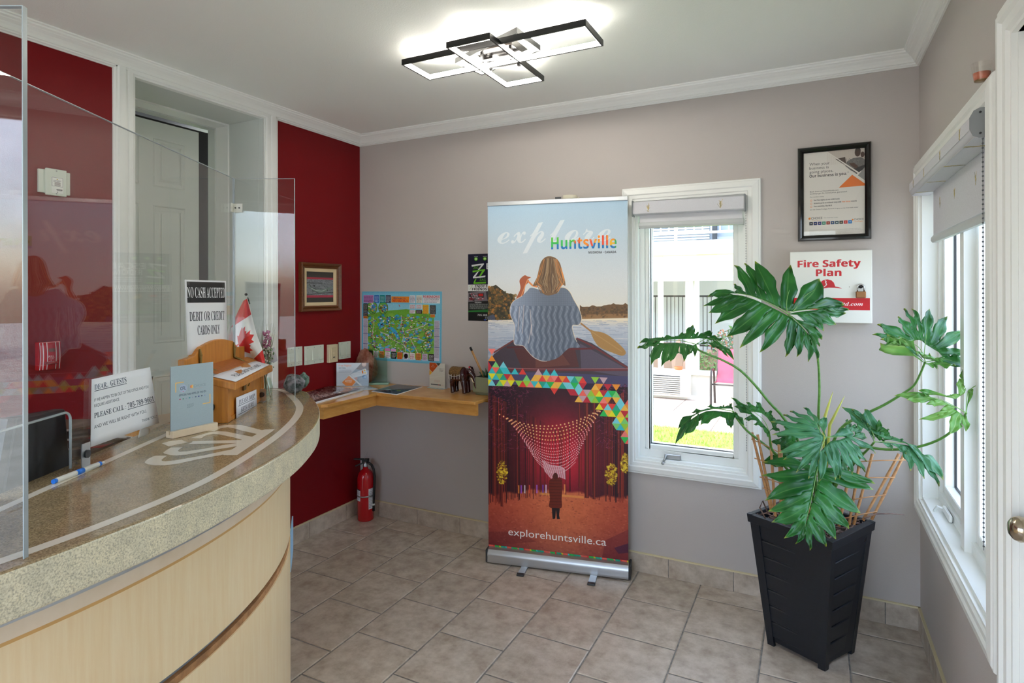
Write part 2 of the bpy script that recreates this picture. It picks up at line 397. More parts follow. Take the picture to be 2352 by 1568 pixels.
# ------------------------------------------------------------------ the room
W, CEIL, YF, XB = 3.213, 2.582, -4.3, -0.0
def casing(mb, u0, u1, v0, v1, prof, f, open_bottom=False):
    """mitred moulding round an opening; prof = (offset outwards, height off the wall); f maps (u, v, h) to a point"""
    rings = []
    for d, h in prof:
        b = v0 if open_bottom else v0 - d
        rings.append([f(u0-d, b, h), f(u1+d, b, h), f(u1+d, v1+d, h), f(u0-d, v1+d, h)])
    vs = [p for r in rings for p in r]; fs = []
    for i in range(len(prof)-1):
        for k in range(4):
            if open_bottom and k == 0: continue
            fs.append((i*4+k, i*4+(k+1) % 4, (i+1)*4+(k+1) % 4, (i+1)*4+k))
    mb.add(vs, fs); return mb
fy0 = lambda u, v, h: (u, -h, v)            # back wall
fx0 = lambda u, v, h: (h, u, v)             # left wall, u = y
fxW = lambda u, v, h: (W - h, u, v)         # right wall, u = y
TRIM = [(0.0, -0.012), (0.0, 0.014), (0.010, 0.014), (0.014, 0.020), (0.030, 0.020), (0.036, 0.026), (0.060, 0.022), (0.064, 0.018), (0.070, 0.018), (0.073, 0.012), (0.073, -0.001)]
# floor: grout bed and one object per tile, running bond along the depth of the room
TP, X0, Y0 = 0.325, 0.31681, -0.14037
fl = struct(MB().box(-0.6, W + 0.05, YF, 0.02, -0.05, -0.003).build('floor', MAT['grout']))
def tile_mesh(x0, x1, y0, y1):
    b = 0.004; mb = MB()
    mb.hexa([(x0, y0, -0.008), (x1, y0, -0.008), (x1, y1, -0.008), (x0, y1, -0.008)], [(x0, y0, -0.002), (x1, y0, -0.002), (x1, y1, -0.002), (x0, y1, -0.002)])
    mb.hexa([(x0, y0, -0.002), (x1, y0, -0.002), (x1, y1, -0.002), (x0, y1, -0.002)], [(x0+b, y0+b, 0), (x1-b, y0+b, 0), (x1-b, y1-b, 0), (x0+b, y1-b, 0)])
    return mb
G = 0.0032; full = None
for k in range(-1, 10):
    xa, xb = X0 + (k-1)*TP + G, X0 + k*TP - G
    xa, xb = max(xa, 0.0), min(xb, W)
    if xb - xa < 0.02: continue
    off = 0.0 if k % 2 == 1 else 0.5
    for n in range(-1, 14):
        ya = Y0 - (n + off)*TP - TP + G; yb = Y0 - (n + off)*TP - G
        if k == 1: pass
        ya, yb = max(ya, YF), min(yb, 0.0)
        if yb - ya < 0.02: continue
        whole = abs(xb-xa-(TP-2*G)) < 1e-6 and abs(yb-ya-(TP-2*G)) < 1e-6
        if whole:
            if full is None:
                h = TP/2 - G; o = tile_mesh(-h, h, -h, h).build('tile', MAT['tile'], fl); full = o
            else:
                o = full.copy(); COL.objects.link(o); o.parent = fl
            o.location = ((xa+xb)/2, (ya+yb)/2, 0)
        else:
            cx_, cy_ = (xa+xb)/2, (ya+yb)/2
            o = tile_mesh(xa-cx_, xb-cx_, ya-cy_, yb-cy_).build('tile', MAT['tile'], fl); o.location = (cx_, cy_, 0)
# walls
T = 0.16
wx0, wx1, wz0, wz1 = 1.93, 2.487, 0.607, 2.0
def wall(name, m, boxes):
    mb = MB()
    for b in boxes: mb.box(*b)
    return struct(mb.build(name, m))
wb = wall('wall_back', MAT['greige'], [(0, wx0, 0, T, 0, CEIL), (wx1, W+T, 0, T, 0, CEIL), (wx0, wx1, 0, T, 0, wz0), (wx0, wx1, 0, T, wz1, CEIL)])
dy0, dy1, dz1 = -1.515, -0.798, 2.504
wl = wall('wall_left', MAT['red_wall'], [(-T, 0, dy1, T, 0, CEIL), (-T, 0, YF, dy0, 0, CEIL), (-T, 0, dy0, dy1, dz1, CEIL)])
ry0, ry1 = -1.19, -0.06
gy0, gy1, gz1 = -2.31, -1.395, 2.115           # the entrance door
wr = wall('wall_right', MAT['greige'], [(W, W+T, ry1, 0, 0, CEIL), (W, W+T, ry0, ry1, 0, wz0), (W, W+T, ry0, ry1, wz1, CEIL), (W, W+T, gy1, ry0, 0, CEIL), (W, W+T, gy0, gy1, gz1, CEIL), (W, W+T, YF, gy0, 0, CEIL)])
fa, fb, fc, fd = 0.12, 1.56, 1.66, 3.10        # two tall front windows behind the camera
wf = wall('wall_front', MAT['greige'], [(-T, fa, YF-T, YF, 0, CEIL), (fb, fc, YF-T, YF, 0, CEIL), (fd, W+T, YF-T, YF, 0, CEIL), (fa, fb, YF-T, YF, 0, 0.25), (fc, fd, YF-T, YF, 0, 0.25), (fa, fb, YF-T, YF, 2.27, CEIL), (fc, fd, YF-T, YF, 2.27, CEIL)])
ce = struct(MB().box(-T, W+T, YF-T, T, CEIL, CEIL+0.12).build('ceiling', MAT['ceiling']))
rf = struct(MB().box(-2.6, W+0.45, YF-0.45, 0.40, CEIL+0.14, CEIL+0.34).build('roof', MAT['dark_grey']))
# crown moulding, one mitred length per wall
CR = [(0.064, 0.0), (0.064, 0.006), (0.058, 0.009), (0.056, 0.015), (0.048, 0.020), (0.046, 0.023), (0.034, 0.032), (0.026, 0.042), (0.021, 0.053), (0.015, 0.055), (0.015, 0.061), (0.009, 0.064), (0.007, 0.068), (0.0, 0.068)]
def crown(name, ends):
    vs = [p for a, d in CR for p in ends(a, CEIL - d)]; n = len(CR); mb = MB()
    mb.add(vs, [(2*i, 2*i+1, 2*i+3, 2*i+2) for i in range(n-1)]); return struct(mb.build(name, MAT['white_trim']))
crown('trim_1', lambda a, z: [(a, -a, z), (W-a, -a, z)])
crown('trim_2', lambda a, z: [(a, YF+a, z), (a, -a, z)])
crown('trim_3', lambda a, z: [(W-a, -a, z), (W-a, YF+a, z)])
crown('trim_4', lambda a, z: [(W-a, YF+a, z), (a, YF+a, z)])
# tiled baseboards
BH, BT = 0.100, 0.009
def base(name, a, b, joints, p):
    """p(u, t, z): u along the wall, t off the wall"""
    mb = MB(); mb.hexa([p(a, 0, BH), p(b, 0, BH), p(b, BT+0.002, BH), p(a, BT+0.002, BH)], [p(a, 0, BH+0.006), p(b, 0, BH+0.006), p(b, BT+0.001, BH+0.006), p(a, BT+0.001, BH+0.006)])
    o = struct(mb.build(name, MAT['bead']))
    g = MB(); g.hexa([p(a, 0, 0), p(b, 0, 0), p(b, BT-0.003, 0), p(a, BT-0.003, 0)], [p(a, 0, BH), p(b, 0, BH), p(b, BT-0.003, BH), p(a, BT-0.003, BH)]); g.build('grout_backing', MAT['grout'], o)
    js = [a] + joints + [b]
    for u0, u1 in zip(js[:-1], js[1:]):
        t = MB(); c = 0.0018 if u1 > u0 else -0.0018
        t.hexa([p(u0+c, 0, 0.001), p(u1-c, 0, 0.001), p(u1-c, BT, 0.001), p(u0+c, BT, 0.001)], [p(u0+c, 0, BH-0.001), p(u1-c, 0, BH-0.001), p(u1-c, BT, BH-0.001), p(u0+c, BT, BH-0.001)])
        t.build('tile', MAT['tile'], o)
    return o
base('baseboard_back', 0.0, W, [0.166, 0.483, 0.809, 1.134, 1.459, 1.784, 2.103, 2.428, 2.753, 3.079], lambda u, t, z: (u, -t, z))
base('baseboard_left', 0.0, dy1+0.093, [-0.149, -0.472], lambda u, t, z: (t, u, z))
base('baseboard_left.001', dy0-0.075, YF, [-1.92, -2.245, -2.57, -2.895, -3.22, -3.545, -3.87], lambda u, t, z: (t, u, z))
base('baseboard_right', 0.0, gy1+0.09, [-0.303, -0.628, -0.953], lambda u, t, z: (W-t, u, z))
# ---- recessed office door on the red wall
d1 = struct(casing(MB(), dy0, dy1, 0.0, dz1-0.004, [(0.0, -0.02), (0.0, 0.012), (0.008, 0.012), (0.012, 0.018), (0.030, 0.018), (0.034, 0.013), (0.040, 0.013), (0.044, 0.020), (0.072, 0.020), (0.078, 0.015), (0.084, 0.015), (0.090, 0.008), (0.093, 0.008), (0.093, -0.001)], fx0, True).build('trim_5', MAT['white_trim']))
jm = MB()
RX1, RX2, RX3 = -0.285, -0.39, -0.45
mat_rec = mat('recess_grey_white_paint', (212, 216, 212), 0.45, bump=0.05, bscale=60)
jm.box(RX1, -0.001, dy1-0.002, dy1+0.03, 0, dz1-.002); jm.box(RX1, -0.001, dy0-0.03, dy0+.002, 0, dz1-.002); jm.box(RX1, -0.001, dy0-.03, dy1+.03, dz1-.002, dz1+0.03)
jm.box(-0.045, -0.038, dy1-0.003, dy1+0.001, 0, dz1); 
struct(jm.build('trim_6', mat_rec))
jf = MB()
def uframe(mb, x0, x1, i0, o): mb.box(x0, x1, dy1-i0, dy1-o, 0, dz1-o); mb.box(x0, x1, dy0+o, dy0+i0, 0, dz1-o); mb.box(x0, x1, dy0+i0, dy1-i0, dz1-i0, dz1-o)
uframe(jf, RX2, RX1, 0.012, -0.03); struct(jf.build('trim_7', MAT['white_trim']))
jf = MB(); uframe(jf, RX3, RX2, 0.020, -0.03); struct(jf.build('trim_8', mat_rec))
door = struct(MB().box(-0.51, -0.472, -1.62, -0.862, 0.01, 2.463).build('door_1', mat('white_door_paint', (224, 228, 222), 0.4, bump=0.04, bscale=40)))
def door_panel(ya, yb, za, zb, parent, X, mt, sgn=1):
    casing(MB(), ya+0.03, yb-0.03, za+0.03, zb-0.03, [(0.0, 0.004), (0.012, 0.0), (0.018, -0.002), (0.024, 0.005), (0.030, 0.0)], lambda u, v, h: (X + sgn*h, u, v)).build('panel_moulding', mt, parent)
    MB().box(X-0.002 if sgn > 0 else X-0.003, X+0.003 if sgn > 0 else X+0.002, ya+0.045, yb-0.045, za+0.045, zb-0.045).build('panel', mt, parent)
pa = on_x(351, 311, -0.472); pb = on_x(425, 413, -0.472); pc = on_x(320, 311, -0.472)
yl, yr = pa[1], pb[1]
yl2 = pc[1]; yw = yr - yl
for (y_a, y_b) in ((yl, yr), (yl2 - yw, yl2)):
    door_panel(y_a, y_b, 2.10, 2.37, door, -0.4719, door.data.materials[0])
    door_panel(y_a, y_b, 1.23, 2.00, door, -0.4719, door.data.materials[0])
    door_panel(y_a, y_b, 0.22, 1.05, door, -0.4719, door.data.materials[0])
MB().lathe([(0.0, 0.07), (0.02, 0.068), (0.03, 0.05), (0.026, 0.035), (0.012, 0.025), (0.012, 0.008), (0.03, 0.004), (0.03, 0.0)], at=(-0.472, -0.93, 0.98), axis='X').build('door_knob', MAT['brass'], door)
struct(MB().box(-1.9, -0.9, -2.2, -0.2, 0, 2.6).build('wall_office', mat('unlit_office_dark', (26, 26, 28), 0.8)))  # near-black block, its colour stands in for the darkness behind the ajar door
# ---- windows
def window(name, o, eu, en, w, h, sash, glass_d, jamb_d, frame_w=0.032):
    """o = lower corner of the opening in the wall plane, eu along the sill, en outwards; sash = list of (u0, u1)"""
    o, eu, en = np.array(o, float), np.array(eu, float), np.array(en, float); ez = np.array([0, 0, 1.0])
    P = lambda u, n, z: tuple(o + eu*u + en*n + ez*z)
    def bx(mb, u0, u1, n0, n1, z0, z1): mb.hexa([P(u0, n0, z0), P(u1, n0, z0), P(u1, n1, z0), P(u0, n1, z0)], [P(u0, n0, z1), P(u1, n0, z1), P(u1, n1, z1), P(u0, n1, z1)])
    fr = MB(); e = 0.012; D = 0.15
    bx(fr, 0, e, -0.001, D, 0, h); bx(fr, w-e, w, -0.001, D, 0, h); bx(fr, e, w-e, -0.001, D, h-e, h); bx(fr, e, w-e, -0.001, D, 0, e)
    us = [e] + [x for s in sash for x in s][1:-1] + [w-e]
    jd = jamb_d
    f2 = 0.026
    bx(fr, e, e+f2, jd, D, e, h-e); bx(fr, w-e-f2, w-e, jd, D, e, h-e); bx(fr, e+f2, w-e-f2, jd, D, h-e-f2, h-e); bx(fr, e+f2, w-e-f2, jd, D, e, e+f2+0.012)
    win = struct(fr.build(name, MAT['vinyl']))
    for k in range(len(sash)-1):
        m = MB(); bx(m, sash[k][1], sash[k+1][0], jd-0.02, D, e, h-e); m.build('mullion', MAT['vinyl'], win)
    for u0, u1 in sash:
        s = MB(); a = frame_w
        z0, z1 = e+f2+0.012, h-e-f2
        bx(s, u0, u0+a, jd+0.012, D-0.02, z0, z1); bx(s, u1-a, u1, jd+0.012, D-0.02, z0, z1); bx(s, u0+a, u1-a, jd+0.012, D-0.02, z1-a, z1); bx(s, u0+a, u1-a, jd+0.012, D-0.02, z0, z0+a)
        so = s.build('sash', MAT['vinyl'], win); bevel(so, 0.003, 1)
        gk = MB(); g = 0.004
        for q in ((u0+a, u0+a+g, z0+a, z1-a), (u1-a-g, u1-a, z0+a, z1-a), (u0+a+g, u1-a-g, z1-a-g, z1-a), (u0+a+g, u1-a-g, z0+a, z0+a+g)): bx(gk, q[0], q[1], glass_d-0.004, glass_d+0.004, q[2], q[3])
        gk.build('gasket', MAT['dark_grey'], so)
        gl = MB(); gl.quad(P(u0+a+.0005, glass_d, z0+a+.0005), P(u1-a-.0005, glass_d, z0+a+.0005), P(u1-a-.0005, glass_d, z1-a-.0005), P(u0+a+.0005, glass_d, z1-a-.0005)); gl.build('pane', MAT['glass'], so, recalc=False)
    return win
w1 = window('window_1', (wx0, 0, wz0), (1, 0, 0), (0, 1, 0), wx1-wx0, wz1-wz0, [(0.038, wx1-wx0-0.002-0.036)], 0.075, 0.035, 0.024)
w2 = window('window_2', (W, ry1, wz0), (0, -1, 0), (1, 0, 0), ry1-ry0, wz1-wz0, [(0.038, 0.545), (0.600, ry1-ry0-0.038)], 0.105, 0.055, 0.036)
struct(casing(MB(), wx0, wx1, wz0, wz1, TRIM, fy0).build('trim_9', MAT['white_trim']))
struct(casing(MB(), ry0, ry1, wz0, wz1, TRIM, fxW).build('trim_10', MAT['white_trim']))
w3 = window('window_3', (fb, YF, 0.25), (-1, 0, 0), (0, -1, 0), fb-fa, 2.02, [(0.038, fb-fa-0.038)], 0.09, 0.05)
w4 = window('window_4', (fd, YF, 0.25), (-1, 0, 0), (0, -1, 0), fd-fc, 2.02, [(0.038, fd-fc-0.038)], 0.09, 0.05)
# crank handles
def crank(P0, eu, en, m, par, long=0.12):
    P0, eu, en = (np.asarray(a, float) for a in (P0, eu, en)); ez = np.array([0, 0, 1.0])
    c = MB(); c.obox(P0, eu*long, -en*0.012, ez*0.026); ho = c.build('crank_housing', m, par); bevel(ho, 0.004)
    h = MB(); a = P0 + eu*0.012 - en*0.012 + ez*0.016
    h.tube([a, a - en*0.018 + ez*0.006, a - en*0.026 - ez*0.012 - eu*0.006, a - en*0.03 - ez*0.030 - eu*0.012], 0.0055, 8)
    h.ball(a - en*0.032 - ez*0.032 - eu*0.012, 0.009, 10, 6); h.build('crank_handle', m, ho)
crank(on_y(1527, 1052, 0.034) , (1, 0, 0), (0, 1, 0), MAT['steel'], w1, 0.085)
crank((W+0.052, -0.25, wz0+0.014), (0, -1, 0), (1, 0, 0), MAT['vinyl'], w2, 0.13)
# ---- entrance door by the right window
struct(casing(MB(), gy0, gy1, 0.0, gz1, [(0.0, -0.02), (0.0, 0.012), (0.010, 0.012), (0.016, 0.020), (0.040, 0.020), (0.046, 0.028), (0.060, 0.028), (0.066, 0.022), (0.080, 0.020), (0.086, 0.012), (0.088, -0.001)], fxW, True).build('trim_11', MAT['white_trim']))
d2 = struct(MB().box(W+0.03, W+0.07, gy0+0.004, gy1-0.006, 0.01, gz1-0.006).build('door_2', MAT['white_trim']))
MB().box(W+0.0, W+0.14, gy1-0.004, gy1, 0, gz1).build('door_jamb', MAT['white_trim'], d2)
door_panel(gy0+0.12, gy1-0.12, 0.15, 0.75, d2, W+0.0299, MAT['white_trim'], -1)
door_panel(gy0+0.12, gy1-0.12, 0.95, 1.95, d2, W+0.0299, MAT['white_trim'], -1)
kn = MB(); kn.lathe([(0.0, -0.062), (0.014, -0.061), (0.024, -0.054), (0.029, -0.042), (0.027, -0.030), (0.016, -0.020), (0.013, -0.008), (0.031, -0.005), (0.031, 0.0)], 28, at=(W+0.030, gy1-0.052, 0.972), axis='X'); kn.build('door_knob', mat('satin_nickel', (186, 172, 152), 0.2, metal=1.0), d2)
# ------------------------------------------------------------------ ceiling lamp
lamp = thing('ceiling_light', 'black rectangular frame LED ceiling light glowing white', 'light', (1.6, -0.95, CEIL))
LED = emit('white_led_strip', (255, 250, 240), LAMP_STRENGTH)
def led_rect(corners, z0, z1, t, led_w, led_face):
    c = [np.array(p, float) for p in corners]; cen = sum(c) / 4
    def inset(d):
        out = []
        for i in range(4):
            a = (c[i-1] - c[i]); b = (c[(i+1) % 4] - c[i]); a /= np.linalg.norm(a); b /= np.linalg.norm(b); s = abs(a[0]*b[1]-a[1]*b[0])
            out.append(c[i] + (a + b) * d / s)
        return out
    i1 = inset(t); V = lambda ps, z: [(p[0], p[1], z) for p in ps]
    mb = MB(); vs = V(c, z0) + V(c, z1) + V(i1, z0) + V(i1, z1); fs = []
    for k in range(4):
        n = (k+1) % 4; fs += [(k, n, 4+n, 4+k), (8+n, 8+k, 12+k, 12+n), (k, 8+k, 8+n, n), (4+k, 4+n, 12+n, 12+k)]
    mb.add(vs, fs); fo = mb.build('light_frame', MAT['black_metal'], lamp)
    i2 = inset(t + 0.002)
    l = MB(); a = V(i2, z0 + 0.002) + V(i2, z1 - 0.002); l.add(a, [(k, 4+k, 4+(k+1) % 4, (k+1) % 4) for k in range(4)])
    a = V(i1, z0 + 0.002) + V(i1, z1 - 0.002); l.add(a, [(k, (k+1) % 4, 4+(k+1) % 4, 4+k) for k in range(4)])
    l.build('led_strip', LED, fo)
led_rect([(1.189, -1.080), (2.035, -1.080), (2.035, -0.872), (1.189, -0.872)], 2.500, 2.524, 0.007, 0.017, 0)
led_rect([(1.476, -1.166), (1.676, -1.166), (1.676, -0.650), (1.476, -0.650)], 2.488, 2.512, 0.007, 0.017, 0)
led_rect([(1.368, -0.93), (1.752, -1.085), (1.762, -0.885), (1.402, -0.752)], 2.527, 2.550, 0.007, 0.017, 0)
cn = MB().box(1.475, 1.665, -0.96, -0.80, 2.545, CEIL-0.001, 0.002).build('canopy', mat('black_chrome', (30, 26, 24), 0.12, metal=0.9), lamp)
ar = MB()
for x, y in ((1.50, -0.92), (1.64, -0.92), (1.50, -0.84), (1.64, -0.84)): ar.box(x-.006, x+.006, y-.006, y+.006, 2.5, 2.56)
ar.box(1.478, 1.674, -0.925, -0.915, 2.512, 2.52); ar.box(1.478, 1.674, -0.845, -0.835, 2.512, 2.52)
ar.build('bracket_arm', MAT['black_metal'], lamp)
# a second fitting of the same kind behind the camera
root2 = lamp.copy(); COL.objects.link(root2); root2.location = (1.6, -3.55, CEIL)
root2['label'] = 'second rectangular frame LED ceiling light, behind the camera near the front windows'
for ch in list(lamp.children):
    c = ch.copy(); COL.objects.link(c); c.parent = root2
    for g in ch.children: d = g.copy(); COL.objects.link(d); d.parent = c

# ------------------------------------------------------------------ reception counter (own frame: e along the desk, n towards the visitor)
CO, CE, CN = np.array([1.075, -2.16]), np.array([0.498, -0.867]), np.array([0.867, 0.498])
def L2(u, n, z=None):
    p = CO + CE*u + CN*n
    return (p[0], p[1]) if z is None else (p[0], p[1], z)
HC = 1.08
def catmull(p, k=6):
    p = [np.array(q, float) for q in p]; o = []
    for i in range(len(p)-1):
        a, b, c, d = p[max(i-1, 0)], p[i], p[i+1], p[min(i+2, len(p)-1)]
        for j in range(k):
            t = j/k; o.append(0.5*((2*b) + (c-a)*t + (2*a-5*b+4*c-d)*t*t + (3*b-a-3*c+d)*t**3))
    o.append(p[-1]); return o
front = catmull([(-1.035, 0.02), (-1.004, 0.10), (-0.93, 0.205), (-0.80, 0.270), (-0.62, 0.345), (-0.459, 0.398), (-0.28, 0.436), (-0.095, 0.453), (0.04, 0.453), (0.176, 0.439), (0.32, 0.411), (0.467, 0.373), (0.60, 0.318), (0.72, 0.262), (0.84, 0.195), (0.95, 0.10), (0.99, 0.0)], 4)
outline = [L2(u, n) for u, n in front] + [L2(0.98, -0.06), L2(-1.03, -0.07)]
counter = thing('reception_counter', 'curved reception counter with speckled tan top and pale maple front', 'counter', (*L2(0, 0.1), 0))
sp = bpy.data.materials.new('speckled_tan_laminate'); sp.use_nodes = True
n_ = sp.node_tree.nodes; l_ = sp.node_tree.links; b_ = n_['Principled BSDF']
tc_ = n_.new('ShaderNodeTexCoord'); v1 = n_.new('ShaderNodeTexNoise'); v1.inputs['Scale'].default_value = 330; v1.inputs['Detail'].default_value = 4; v2 = n_.new('ShaderNodeTexNoise'); v2.inputs['Scale'].default_value = 22; v2.inputs['Detail'].default_value = 5
r1 = n_.new('ShaderNodeValToRGB'); cr = r1.color_ramp; cr.elements[0].position = 0.33; cr.elements[0].color = lin((124, 108, 82)); cr.elements[1].position = 0.66; cr.elements[1].color = lin((186, 166, 130)); e_ = cr.elements.new(0.48); e_.color = lin((158, 136, 102))
r2 = n_.new('ShaderNodeValToRGB'); r2.color_ramp.elements[0].color = (0.86, 0.85, 0.84, 1); r2.color_ramp.elements[1].color = (1.05, 1.02, 0.98, 1); r2.color_ramp.elements[0].position = .35; r2.color_ramp.elements[1].position = .65
mx_ = n_.new('ShaderNodeMix'); mx_.data_type = 'RGBA'; mx_.blend_type = 'MULTIPLY'; mx_.inputs['Factor'].default_value = 1.0
for v in (v1, v2): l_.new(tc_.outputs['Object'], v.inputs['Vector'])
l_.new(v1.outputs['Fac'], r1.inputs['Fac']); l_.new(v2.outputs['Fac'], r2.inputs['Fac']); l_.new(r1.outputs['Color'], mx_.inputs['A']); l_.new(r2.outputs['Color'], mx_.inputs['B']); l_.new(mx_.outputs['Result'], b_.inputs['Base Color'])
b_.inputs['Roughness'].default_value = 0.12; b_.inputs['Specular IOR Level'].default_value = 0.55
MAT['speckle'] = sp
sp2 = sp.copy(); sp2.name = 'speckled_cream_edge'; n2 = sp2.node_tree.nodes
for nd in n2:
    if nd.type == 'VALTORGB' and len(nd.color_ramp.elements) == 3:
        nd.color_ramp.elements[0].color = lin((184, 180, 158)); nd.color_ramp.elements[1].color = lin((224, 218, 188)); nd.color_ramp.elements[2].color = lin((242, 238, 214))
n2['Principled BSDF'].inputs['Roughness'].default_value = 0.3
mb = MB(); k = len(outline); TH = 0.082
mb.add([(*p, HC) for p in outline], [tuple(range(k))]); mb.add([(*p, HC-TH) for p in outline], [tuple(range(k))[::-1]])
mb.cur = 1
cen2 = np.array(L2(0, 0.1))
mb.add([(*p, HC) for p in outline] + [(*p, HC-TH) for p in outline], [(i, (i+1) % k, k+(i+1) % k, k+i) for i in range(k)])
top = mb.build('countertop', [sp, sp2], counter); bevel(top, 0.006, 3)
# inlays: a band that follows the edge and the emblem, let into the top
inl_m = mat('cream_inlay', (232, 222, 204), 0.18, spec=0.5)
def inlay_strip(pts, w, name):
    m = MB(); P = [np.array(q) for q in pts]; vs = []
    for i, q in enumerate(P):
        t = P[min(i+1, len(P)-1)] - P[max(i-1, 0)]; t = t/np.linalg.norm(t); nn = np.array([-t[1], t[0]])*w/2
        for s in (1, -1): vs.append(L2(*(q + nn*s), HC+0.0004))
    m.add(vs, [(2*i, 2*i+1, 2*i+3, 2*i+2) for i in range(len(P)-1)]); o = m.build(name, inl_m, counter)
    if o.data.polygons[0].normal.z < 0: o.data.flip_normals()
    return o
inlay_strip(catmull([(-0.984, 0.012), (-0.975, 0.075), (-0.90, 0.135), (-0.816, 0.180), (-0.673, 0.250), (-0.529, 0.306), (-0.345, 0.345), (-0.122, 0.366), (0.082, 0.367), (0.271, 0.356), (0.392, 0.334), (0.523, 0.294), (0.633, 0.25), (0.75, 0.19), (0.86, 0.12), (0.92, 0.03)], 5), 0.026, 'edge_inlay')
inlay_strip([(-0.984, 0.024), (0.92, 0.024)], 0.022, 'rear_inlay')
def px_inlay(name, polys):
    m = MB()
    for poly in polys:
        pts = [on_z(x, y, HC+0.0005) for x, y in poly]; m.add(pts, [tuple(range(len(pts)))])
    o = m.build(name, inl_m, counter); bm = bmesh.new(); bm.from_mesh(o.data)
    for f in bm.faces:
        if f.normal.z < 0: f.normal_flip()
    bmesh.ops.triangulate(bm, faces=bm.faces[:]); bm.to_mesh(o.data); bm.free(); return o
Z2 = lambda L: [(300 + x*0.17007, 900 + y*0.17007) for x, y in L]
px_inlay('emblem_inlay', [
    Z2([(190, 945), (235, 905), (300, 870), (345, 858), (495, 858), (455, 885), (415, 915), (425, 930), (470, 935), (600, 922), (1000, 853), (1235, 800), (1365, 776), (1440, 730), (1290, 755), (1000, 800), (760, 845), (620, 857), (530, 850), (455, 830), (440, 818), (475, 790), (545, 748), (705, 746), (660, 770), (636, 795), (660, 805), (760, 800), (1000, 765), (1250, 715), (1438, 690), (1260, 692), (765, 704), (830, 680), (835, 665), (1250, 652), (1495, 648), (1500, 642), (1390, 612), (1200, 572), (1110, 566), (1040, 577), (985, 600), (960, 624), (805, 624), (900, 590), (1060, 545), (1180, 528), (1290, 534), (1400, 556), (1640, 604), (1705, 566), (1500, 520), (1400, 490), (1310, 476), (1210, 490), (1130, 530), (1030, 530), (1120, 480), (1250, 447), (1400, 440), (1490, 444), (1640, 480), (1775, 515), (1820, 505), (1950, 500), (1900, 540), (1440, 850), (1260, 852), (1250, 845), (900, 910), (640, 968), (450, 990), (330, 990), (230, 975), (195, 958)]),
    Z2([(420, 692), (520, 665), (690, 643), (775, 682), (640, 705), (515, 735)])])
# body: curved maple front with a reveal, bullnose and metal strip
def arc(R, apex, u0, u1, n=40):
    o = []
    for i in range(n+1):
        u = u0 + (u1-u0)*i/n; o.append((u, apex - R + math.sqrt(max(R*R - u*u, 0))))
    return o
def band(name, m, R, apex, u0, u1, z0, z1, t=0.02, par=counter):
    a = arc(R, apex, u0, u1); mb = MB()
    vo = [L2(u, n) for u, n in a]; vi = [L2(u*(1-t/R), n - t) for u, n in a]; k = len(vo)
    vs = [(*p, z0) for p in vo] + [(*p, z1) for p in vo] + [(*p, z0) for p in vi] + [(*p, z1) for p in vi]; fs = []
    for i in range(k-1): fs += [(i, i+1, k+i+1, k+i), (2*k+i+1, 2*k+i, 3*k+i, 3*k+i+1), (k+i, k+i+1, 3*k+i+1, 3*k+i), (i+1, i, 2*k+i, 2*k+i+1)]
    fs += [(0, k, 3*k, 2*k), (k-1, 3*k-1, 4*k-1, 2*k-1)]
    mb.add(vs, fs); o = mb.build(name, m, par); smooth_by_angle(o); return o
UL, UR = -0.72, 1.02
RB, AB = 1.30, 0.375
band('metal_strip', MAT['alu'], 1.42, 0.414, -0.80, 0.98, HC-TH-0.020, HC-TH, 0.02)
band('recess_strip', mat('taupe_recess', (150, 126, 100), 0.5), RB-0.01, AB-0.014, UL, UR, 0.955, HC-TH, 0.02)
band('front_bullnose', MAT['maple_light'], RB+0.004, AB+0.004, UL, UR, 0.930, 0.962, 0.03)
band('amber_line', mat('amber_wood_line', (216, 170, 104), 0.4), RB+0.001, AB+0.001, UL, UR, 0.922, 0.930, 0.02)
band('front_panel', MAT['maple'], RB, AB, UL, UR, 0.690, 0.922, 0.02)
band('reveal_strip', MAT['grey_plastic'], RB-0.014, AB-0.016, UL, UR, 0.660, 0.690, 0.02)
band('reveal_edge', mat('raw_wood_edge', (190, 140, 92), 0.6, col2=(150, 106, 66), scale=30), RB-0.004, AB-0.004, UL, UR, 0.655, 0.672, 0.02)
band('front_panel', MAT['maple'], RB, AB, UL, UR, 0.09, 0.655, 0.02)
band('toe_kick', MAT['dark_grey'], RB-0.06, AB-0.06, UL, UR, 0.0, 0.09, 0.02)
for u in (UL, UR):
    n0 = AB - RB + math.sqrt(RB*RB-u*u)
    m = MB(); s = -1 if u > 0 else 1
    m.hexa([L2(u, -0.03, 0), L2(u+s*0.02, -0.03, 0), L2(u+s*0.02, n0-0.004, 0), L2(u, n0-0.004, 0)], [L2(u, -0.03, HC-TH), L2(u+s*0.02, -0.03, HC-TH), L2(u+s*0.02, n0-0.004, HC-TH), L2(u, n0-0.004, HC-TH)]); m.build('end_panel', MAT['maple'], counter)
m = MB(); m.hexa([L2(UL, -0.05, 0), L2(UR, -0.05, 0), L2(UR, -0.03, 0), L2(UL, -0.03, 0)], [L2(UL, -0.05, HC-TH), L2(UR, -0.05, HC-TH), L2(UR, -0.03, HC-TH), L2(UL, -0.03, HC-TH)]); m.build('rear_panel', MAT['maple'], counter)
